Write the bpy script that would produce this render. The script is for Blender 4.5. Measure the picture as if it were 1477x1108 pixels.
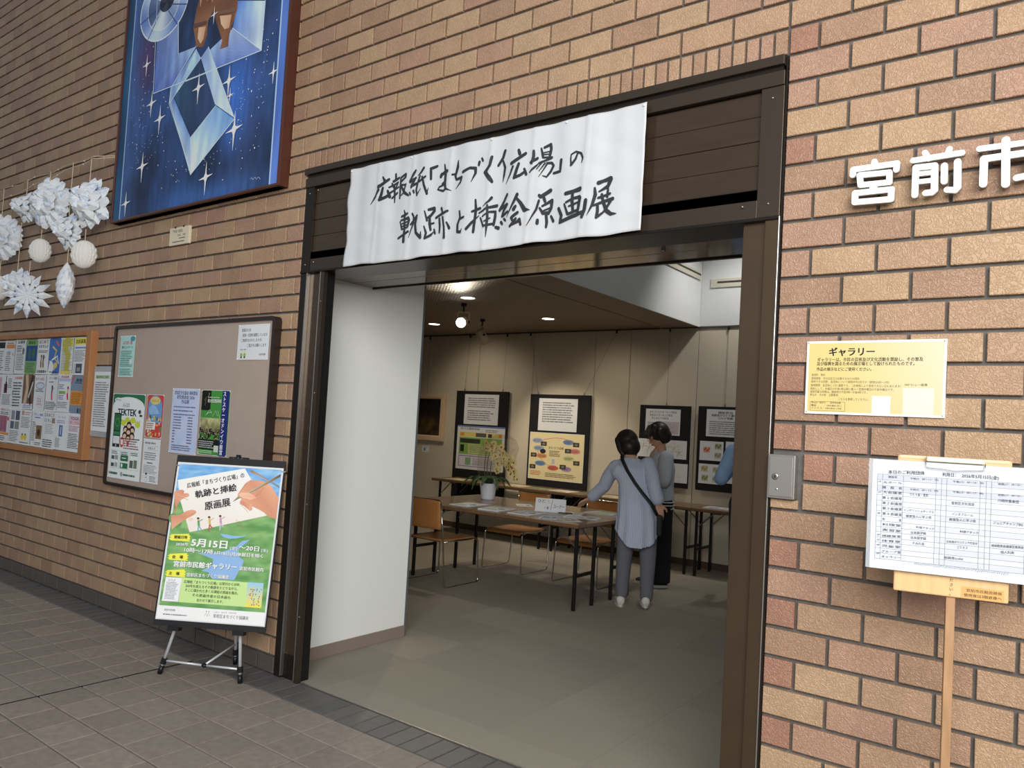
import bpy, bmesh, math, random
from mathutils import Vector, Matrix
from math import sin, cos, pi, radians
random.seed(7)
SC = bpy.context.scene
COL = SC.collection
for o in list(bpy.data.objects):
    bpy.data.objects.remove(o)

# ------------------------------------------------------------------ camera
cam_d = bpy.data.cameras.new('camera'); cam = bpy.data.objects.new('camera', cam_d); COL.objects.link(cam)

YAW, PIT, ROL = 0.646652, 0.0418769, 0.0574478
_f = Vector((-sin(YAW)*cos(PIT), cos(YAW)*cos(PIT), sin(PIT)))
_r = Vector((cos(YAW), sin(YAW), 0)); _u = _r.cross(_f)
_r2 = cos(ROL)*_r + sin(ROL)*_u; _u2 = -sin(ROL)*_r + cos(ROL)*_u
CAMP = Vector((0.852713, -2.699187, 1.430604))
mw = Matrix((( _r2.x, _u2.x, -_f.x, CAMP.x), (_r2.y, _u2.y, -_f.y, CAMP.y), (_r2.z, _u2.z, -_f.z, CAMP.z), (0, 0, 0, 1)))
cam.matrix_world = mw
cam_d.sensor_width = 36; cam_d.lens = 1107.045/1477*36
cam_d.shift_x = 14.65/1477; cam_d.shift_y = 13.91/1477
cam_d.clip_start = 0.02
SC.camera = cam

# ------------------------------------------------------------------ world, daylight, exposure
W = bpy.data.worlds.new('world'); SC.world = W; W.use_nodes = True
wn = W.node_tree.nodes; wl_ = W.node_tree.links; bg = wn['Background']; bg.inputs[1].default_value = 0.36
_tc = wn.new('ShaderNodeTexCoord'); _sp = wn.new('ShaderNodeSeparateXYZ'); wl_.new(_tc.outputs['Generated'], _sp.inputs[0])
_mr = wn.new('ShaderNodeMapRange'); _mr.inputs[1].default_value = -.06; _mr.inputs[2].default_value = .10; wl_.new(_sp.outputs['Z'], _mr.inputs[0])
_mx = wn.new('ShaderNodeMix'); _mx.data_type = 'RGBA'; _mx.inputs['A'].default_value = (.10, .09, .08, 1); _mx.inputs['B'].default_value = (.80, .90, 1.0, 1)   # ground below, sky above
wl_.new(_mr.outputs[0], _mx.inputs['Factor']); wl_.new(_mx.outputs['Result'], bg.inputs[0])
def area(name, loc, target, sx, sy, power, col):
    d = bpy.data.lights.new(name, 'AREA'); d.shape = 'RECTANGLE'; d.size = sx; d.size_y = sy; d.energy = power; d.color = col
    o = bpy.data.objects.new(name, d); COL.objects.link(o); o.location = loc
    o.rotation_euler = (Vector(target)-Vector(loc)).to_track_quat('-Z', 'Y').to_euler()
    return o
area('daylight_opening', (2.2, -4.3, 3.1), (-1.0, 0.3, 1.3), 4.4, 2.8, 400, (1.0, 0.98, 0.95))
vs = SC.view_settings
SC.display_settings.display_device = 'sRGB'
vs.view_transform = 'Standard'; vs.look = 'None'; vs.gamma = 1.0; vs.use_curve_mapping = False
vs.exposure = 0.0

# ------------------------------------------------------------------ materials
def lin(c):
    c = c/255.0
    return c/12.92 if c <= .04045 else ((c+.055)/1.055)**2.4
def rgb(c): return (lin(c[0]), lin(c[1]), lin(c[2]), 1)
MATS = {}
def mat(name, col, rough=.6, metal=0., spec=.5, noise=None, bump=None, coord='Object', coat=0., trans=0., ior=1.45, emis=None, alpha=1., sheen=0.):
    """noise=(scale, amount, stretch)  bump=(scale, strength, dist, kind)"""
    if name in MATS: return MATS[name]
    m = bpy.data.materials.new(name); MATS[name] = m; m.use_nodes = True
    nt = m.node_tree; N = nt.nodes; L = nt.links; b = N['Principled BSDF']
    c = rgb(col)
    b.inputs['Base Color'].default_value = c; b.inputs['Roughness'].default_value = rough
    b.inputs['Metallic'].default_value = metal; b.inputs['Specular IOR Level'].default_value = spec
    b.inputs['Coat Weight'].default_value = coat; b.inputs['Transmission Weight'].default_value = trans; b.inputs['IOR'].default_value = ior
    b.inputs['Alpha'].default_value = alpha
    if emis: b.inputs['Emission Color'].default_value = rgb(emis[0]); b.inputs['Emission Strength'].default_value = emis[1]
    if noise or bump:
        if coord == 'World':
            g = N.new('ShaderNodeNewGeometry'); src = g.outputs['Position']
        else:
            g = N.new('ShaderNodeTexCoord'); src = g.outputs['Object']
    if noise:
        s, a = noise[0], noise[1]; st = noise[2] if len(noise) > 2 else (1, 1, 1)
        mp = N.new('ShaderNodeMapping'); L.new(src, mp.inputs[0]); mp.inputs['Scale'].default_value = st
        n = N.new('ShaderNodeTexNoise'); n.inputs['Scale'].default_value = s; n.inputs['Detail'].default_value = 5; L.new(mp.outputs[0], n.inputs['Vector'])
        r = N.new('ShaderNodeMapRange'); r.inputs[1].default_value = .25; r.inputs[2].default_value = .75; r.inputs[3].default_value = 1-a; r.inputs[4].default_value = 1+a
        L.new(n.outputs[0], r.inputs[0])
        h = N.new('ShaderNodeHueSaturation'); h.inputs['Color'].default_value = c; L.new(r.outputs[0], h.inputs['Value'])
        L.new(h.outputs[0], b.inputs['Base Color'])
    if bump:
        s, strg, dist, kind = bump
        n = N.new('ShaderNodeTexNoise'); n.inputs['Scale'].default_value = s; L.new(src, n.inputs['Vector'])
        out = n.outputs[0]
        if kind == 'worm':
            n.inputs['Detail'].default_value = 1.0; n.inputs['Distortion'].default_value = 1.6
            m1 = N.new('ShaderNodeMath'); m1.operation = 'SUBTRACT'; m1.inputs[1].default_value = .5; L.new(out, m1.inputs[0])
            m2 = N.new('ShaderNodeMath'); m2.operation = 'ABSOLUTE'; L.new(m1.outputs[0], m2.inputs[0])
            m3 = N.new('ShaderNodeMapRange'); m3.inputs[1].default_value = 0; m3.inputs[2].default_value = .12; m3.inputs[3].default_value = 1; m3.inputs[4].default_value = 0
            L.new(m2.outputs[0], m3.inputs[0]); out = m3.outputs[0]
        else:
            n.inputs['Detail'].default_value = 4
        bp = N.new('ShaderNodeBump'); bp.inputs['Strength'].default_value = strg; bp.inputs['Distance'].default_value = dist
        L.new(out, bp.inputs['Height']); L.new(bp.outputs[0], b.inputs['Normal'])
    return m

INK = bpy.data.materials.new('printed_ink'); INK.use_nodes = True
_n = INK.node_tree.nodes; _a = _n.new('ShaderNodeAttribute'); _a.attribute_name = 'Col'
INK.node_tree.links.new(_a.outputs['Color'], _n['Principled BSDF'].inputs['Base Color']); _n['Principled BSDF'].inputs['Roughness'].default_value = .55
_n['Principled BSDF'].inputs['Specular IOR Level'].default_value = .3

# ------------------------------------------------------------------ object helpers
def link(name, data, parent=None, loc=None, rot=None):
    o = bpy.data.objects.new(name, data); COL.objects.link(o)
    if parent is not None: o.parent = parent
    if loc is not None: o.location = loc
    if rot is not None: o.rotation_euler = rot
    return o
def tag(o, label=None, cat=None, group=None, kind=None):
    if label: o['label'] = label
    if cat: o['category'] = cat
    if group: o['group'] = group
    if kind: o['kind'] = kind
    return o
def thing(name, label, cat, loc=(0, 0, 0), rot=(0, 0, 0), group=None):
    o = link(name, None, None, loc, rot); o.empty_display_size = .1
    return tag(o, label, cat, group)
class MB:
    def __init__(s): s.v = []; s.f = []; s.m = []; s.cur = 0; s.T = None
    def add(s, vs_, fs):
        b = len(s.v)
        if s.T is not None: vs_ = [tuple(s.T @ Vector(p)) for p in vs_]
        s.v += [tuple(p) for p in vs_]; s.f += [tuple(i+b for i in f) for f in fs]; s.m += [s.cur]*len(fs); return s
    def box(s, x0, x1, y0, y1, z0, z1):
        return s.add([(x0,y0,z0),(x1,y0,z0),(x1,y1,z0),(x0,y1,z0),(x0,y0,z1),(x1,y0,z1),(x1,y1,z1),(x0,y1,z1)],
                     [(0,3,2,1),(4,5,6,7),(0,1,5,4),(1,2,6,5),(2,3,7,6),(3,0,4,7)])
    def loft(s, rings, cap=True, close=False):
        n = len(rings[0]); vs_ = [p for r in rings for p in r]; fs = []
        for i in range(len(rings)-(0 if close else 1)):
            j = (i+1) % len(rings)
            for k in range(n):
                k2 = (k+1) % n; fs.append((i*n+k, i*n+k2, j*n+k2, j*n+k))
        if cap and not close:
            fs.append(tuple(range(n-1, -1, -1))); fs.append(tuple((len(rings)-1)*n+k for k in range(n)))
        return s.add(vs_, fs)
    def tube(s, pts, r, n=8, close=False, squash=1.):
        pts = [Vector(p) for p in pts]; rings = []; L_ = len(pts); prev = None
        for i, p in enumerate(pts):
            if close: d = pts[(i+1) % L_]-pts[i-1]
            else: d = pts[min(i+1, L_-1)]-pts[max(i-1, 0)]
            if d.length < 1e-9: d = Vector((0, 0, 1))
            d.normalize()
            a = prev if prev is not None else (Vector((0, 0, 1)) if abs(d.z) < .9 else Vector((1, 0, 0)))
            u = (a-d*a.dot(d)); 
            if u.length < 1e-6: u = d.orthogonal()
            u.normalize(); w = d.cross(u); prev = u
            rr = r[i] if isinstance(r, (list, tuple)) else r
            rings.append([p+u*cos(2*pi*k/n)*rr*squash+w*sin(2*pi*k/n)*rr for k in range(n)])
        return s.loft(rings, True, close)
    def lathe(s, prof, n=24, c=(0, 0, 0), cap=True):
        return s.loft([[(c[0]+r*cos(2*pi*k/n), c[1]+r*sin(2*pi*k/n), c[2]+z) for k in range(n)] for r, z in prof], cap)
    def prism(s, poly, y0, y1):
        """poly in (x,z), extruded along y"""
        n = len(poly); vs_ = [(x, y0, z) for x, z in poly]+[(x, y1, z) for x, z in poly]
        fs = [tuple(range(n)), tuple(range(2*n-1, n-1, -1))]+[(i, n+i, n+(i+1) % n, (i+1) % n) for i in range(n)]
        return s.add(vs_, fs)
    def sphere(s, c, r, n=12, m=8):
        if not isinstance(r, (tuple, list)): r = (r, r, r)
        rings = []
        for i in range(m+1):
            t = pi*i/m; rr = max(sin(t), 1e-4)
            rings.append([(c[0]+r[0]*rr*cos(2*pi*k/n), c[1]+r[1]*rr*sin(2*pi*k/n), c[2]-r[2]*cos(t)) for k in range(n)])
        return s.loft(rings)
    def mesh(s, name, mats):
        me = bpy.data.meshes.new(name); me.from_pydata(s.v, [], s.f)
        if not isinstance(mats, (list, tuple)): mats = [mats]
        for m in mats: me.materials.append(m)
        if len(mats) > 1: me.polygons.foreach_set('material_index', s.m)
        me.update(); return me
    def build(s, name, mats, parent=None, loc=None, rot=None, smooth=False, bevel=0., fix=True):
        me = s.mesh(name, mats)
        if fix:
            bm = bmesh.new(); bm.from_mesh(me); bmesh.ops.recalc_face_normals(bm, faces=bm.faces); bm.to_mesh(me); bm.free()
        if smooth: me.shade_smooth()
        o = link(name, me, parent, loc, rot)
        if bevel:
            md = o.modifiers.new('bevel', 'BEVEL'); md.width = bevel; md.segments = 2; md.limit_method = 'ANGLE'; md.angle_limit = radians(40)
        return o
def arc(p0, c, p1, n=5):
    """quadratic corner through control c"""
    p0, c, p1 = Vector(p0), Vector(c), Vector(p1)
    return [(1-t)**2*p0+2*t*(1-t)*c+t*t*p1 for t in [i/n for i in range(n+1)]]
def path(pts, r, n=4):
    """polyline with rounded corners"""
    P = [Vector(p) for p in pts]; out = [P[0]]
    for i in range(1, len(P)-1):
        a = (P[i-1]-P[i]); b = (P[i+1]-P[i]); ra = min(r, a.length*.48); rb = min(r, b.length*.48)
        out += arc(P[i]+a.normalized()*ra, P[i], P[i]+b.normalized()*rb, n)
    out.append(P[-1]); return out

# ------------------------------------------------------------------ flat print (lettering, pictures) as coloured polygons
GC = {}
_cu = bpy.data.curves.new('glyph', 'FONT'); _cu.size = 1; _cu.resolution_u = 2; _cu.fill_mode = 'FRONT'
_go = bpy.data.objects.new('glyph', _cu)
def _raw(txt, off):
    _cu.body = txt; _cu.offset = off
    me = _go.to_mesh()
    v = [(p.co.x, p.co.y) for p in me.vertices]; f = [tuple(p.vertices) for p in me.polygons]
    _go.to_mesh_clear(); return v, f
def _w(txt):
    v, f = _raw(txt, 0)
    return (max(p[0] for p in v)-min(p[0] for p in v)) if v else 0
def glyph(ch, b):
    k = (ch, b)
    if k not in GC:
        adv = GC[(ch, 0)][2] if (ch, 0) in GC else _w('H'+ch+'H')-_w('HH')
        v, f = _raw(ch, 0) if ch.strip() else ([], [])
        if b and v:
            sh = ([], [(-.012, 0), (.012, 0)], [(-.02, -.012), (.02, -.012), (-.02, .012), (.02, .012)], [(-.035, -.02), (.035, -.02), (-.035, .02), (.035, .02), (0, 0)])[b]
            GC[k] = ([[(x+dx, y+dy) for x, y in v] for dx, dy in sh], f, adv)
        else: GC[k] = ([v] if v else [], f, adv)
    return GC[k]
KC = {'k': (35, 34, 36), 'w': (250, 252, 250), 'g': (90, 96, 105), 'n': (70, 48, 25), 'b': (45, 70, 140), 'r': (190, 50, 60), 'o': (225, 140, 40), 'm': (120, 120, 125)}
class Art:
    def __init__(s, eps=.00003): s.v = []; s.f = []; s.c = []; s.lay = 1; s.eps = eps; s.warp = None
    def _col(s, c):
        if isinstance(c, str): c = KC[c]
        return rgb(c)
    def polyraw(s, pts, faces, cols):
        b = len(s.v); y = -s.eps*s.lay
        for p in pts:
            if s.warp: s.v.append(s.warp(p[0], p[1], y))
            else: s.v.append((p[0], y, p[1]))
        s.f += [tuple(i+b for i in f) for f in faces]; s.c += cols; return s
    def up(s): s.lay += 1; return s
    def poly(s, pts, col):
        n = len(pts); cols = [s._col(c) for c in col] if isinstance(col, list) else [s._col(col)]*n
        return s.polyraw(pts, [tuple(range(n))], cols).up()
    def rect(s, u0, v0, u1, v1, col, top=None):
        if top is None: return s.poly([(u0, v0), (u1, v0), (u1, v1), (u0, v1)], col)
        return s.poly([(u0, v0), (u1, v0), (u1, v1), (u0, v1)], [col, col, top, top])
    def ell(s, cx, cy, rx, ry, col, n=18, a0=0, a1=2*pi):
        return s.poly([(cx+rx*cos(a0+(a1-a0)*i/n), cy+ry*sin(a0+(a1-a0)*i/n)) for i in range(n if a1-a0 > 6.2 else n+1)], col)
    def frame(s, u0, v0, u1, v1, t, col):
        s.rect(u0, v0, u1, v0+t, col); s.rect(u0, v1-t, u1, v1, col); s.rect(u0, v0, u0+t, v1, col); return s.rect(u1-t, v0, u1, v1, col)
    def grid(s, u0, v0, u1, v1, nu, nv, fn):
        pts = []; cols = []
        for j in range(nv+1):
            for i in range(nu+1):
                u = u0+(u1-u0)*i/nu; v = v0+(v1-v0)*j/nv; pts.append((u, v)); cols.append(rgb(fn(u, v, i/nu, j/nv)))
        fs = [(j*(nu+1)+i, j*(nu+1)+i+1, (j+1)*(nu+1)+i+1, (j+1)*(nu+1)+i) for j in range(nv) for i in range(nu)]
        return s.polyraw(pts, fs, cols).up()
    def stroke(s, pts, col, k=1., cap=8, sub=1):
        """brush stroke: pts = (u, v, width)"""
        P = []
        for i in range(len(pts)-1):
            for j in range(sub):
                t = j/sub; P.append(tuple(pts[i][q]*(1-t)+pts[i+1][q]*t for q in range(3)))
        P.append(tuple(pts[-1])); C = s._col(col); n = len(P)
        vs_ = []; fs = []
        for i, p in enumerate(P):
            a = P[max(i-1, 0)]; b = P[min(i+1, n-1)]; dx, dy = b[0]-a[0], b[1]-a[1]; l = math.hypot(dx, dy) or 1e-6
            nx, ny = -dy/l, dx/l; w = p[2]*k/2
            vs_ += [(p[0]+nx*w, p[1]+ny*w), (p[0]-nx*w, p[1]-ny*w)]
        fs = [(2*i, 2*i+1, 2*i+3, 2*i+2) for i in range(n-1)]
        s.polyraw(vs_, fs, [C]*len(vs_)); s.lay += .5
        for p in P:
            if p[2]*k > .0012:
                q = [(p[0]+p[2]*k/2*cos(2*pi*t/cap), p[1]+p[2]*k/2*sin(2*pi*t/cap)) for t in range(cap)]
                s.polyraw(q, [tuple(range(cap))], [C]*cap); s.lay += .3
        s.lay += .5; return s
    def line(s, pts, w, col):
        return s.stroke([(p[0], p[1], w) for p in pts], col, cap=6)
    def text(s, txt, u, v, h, col, b=0, width=None, ang=0., align='l', sx=1.):
        C = s._col(col); adv = [glyph(c, b)[2] for c in txt]; tot = sum(adv) or 1
        em = h/.9; kx = em*sx if width is None else width/tot
        tw = tot*kx; off = 0 if align == 'l' else (-tw/2 if align == 'c' else -tw)
        ca, sa = cos(ang), sin(ang); x = off
        for c, a in zip(txt, adv):
            vv, ff, _ = glyph(c, b)
            l0 = s.lay
            for cp in vv:
                pts = [(u+(x+p[0]*kx)*ca-(p[1]*em+.08*em)*sa, v+(x+p[0]*kx)*sa+(p[1]*em+.08*em)*ca) for p in cp]
                s.polyraw(pts, ff, [C]*len(pts)); s.lay += .3
            s.lay = l0
            x += a*kx
        s.lay += 1; return s
    def span(s, t):
        txt, a, b_, h, col, b = t; w = math.hypot(b_[0]-a[0], b_[1]-a[1])
        return s.text(txt, a[0], a[1], h, col, b, width=w, ang=math.atan2(b_[1]-a[1], b_[0]-a[0]))
    def lines(s, u0, v0, u1, v1, n, col, fill=.5, rag=.25):
        """rows of print too small to read"""
        hh = (v1-v0)/n; C = s._col(col)
        for i in range(n):
            y = v1-hh*(i+.75); x = u0; end = u1-(u1-u0)*rag*random.random()
            while x < end:
                w = hh*fill*random.uniform(.5, 1.1); x2 = min(x+w, end)
                s.polyraw([(x, y), (x2, y), (x2, y+hh*fill), (x, y+hh*fill)], [(0, 1, 2, 3)], [C]*4)
                x = x2+hh*fill*random.choice((.12, .15, .2, .5))
        s.lay += .5; return s
    def build(s, name, parent, loc=None, rot=None, label=None, gain=1.):
        if gain != 1.: s.c = [(min(.93, c[0]*gain), min(.93, c[1]*gain), min(.93, c[2]*gain), 1) for c in s.c]
        me = bpy.data.meshes.new(name); me.from_pydata(s.v, [], s.f)
        at = me.color_attributes.new('Col', 'FLOAT_COLOR', 'POINT')
        at.data.foreach_set('color', [x for c in s.c for x in c])
        me.materials.append(INK); me.update()
        o = link(name, me, parent, loc, rot)
        if label: o['label'] = label
        return o
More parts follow.
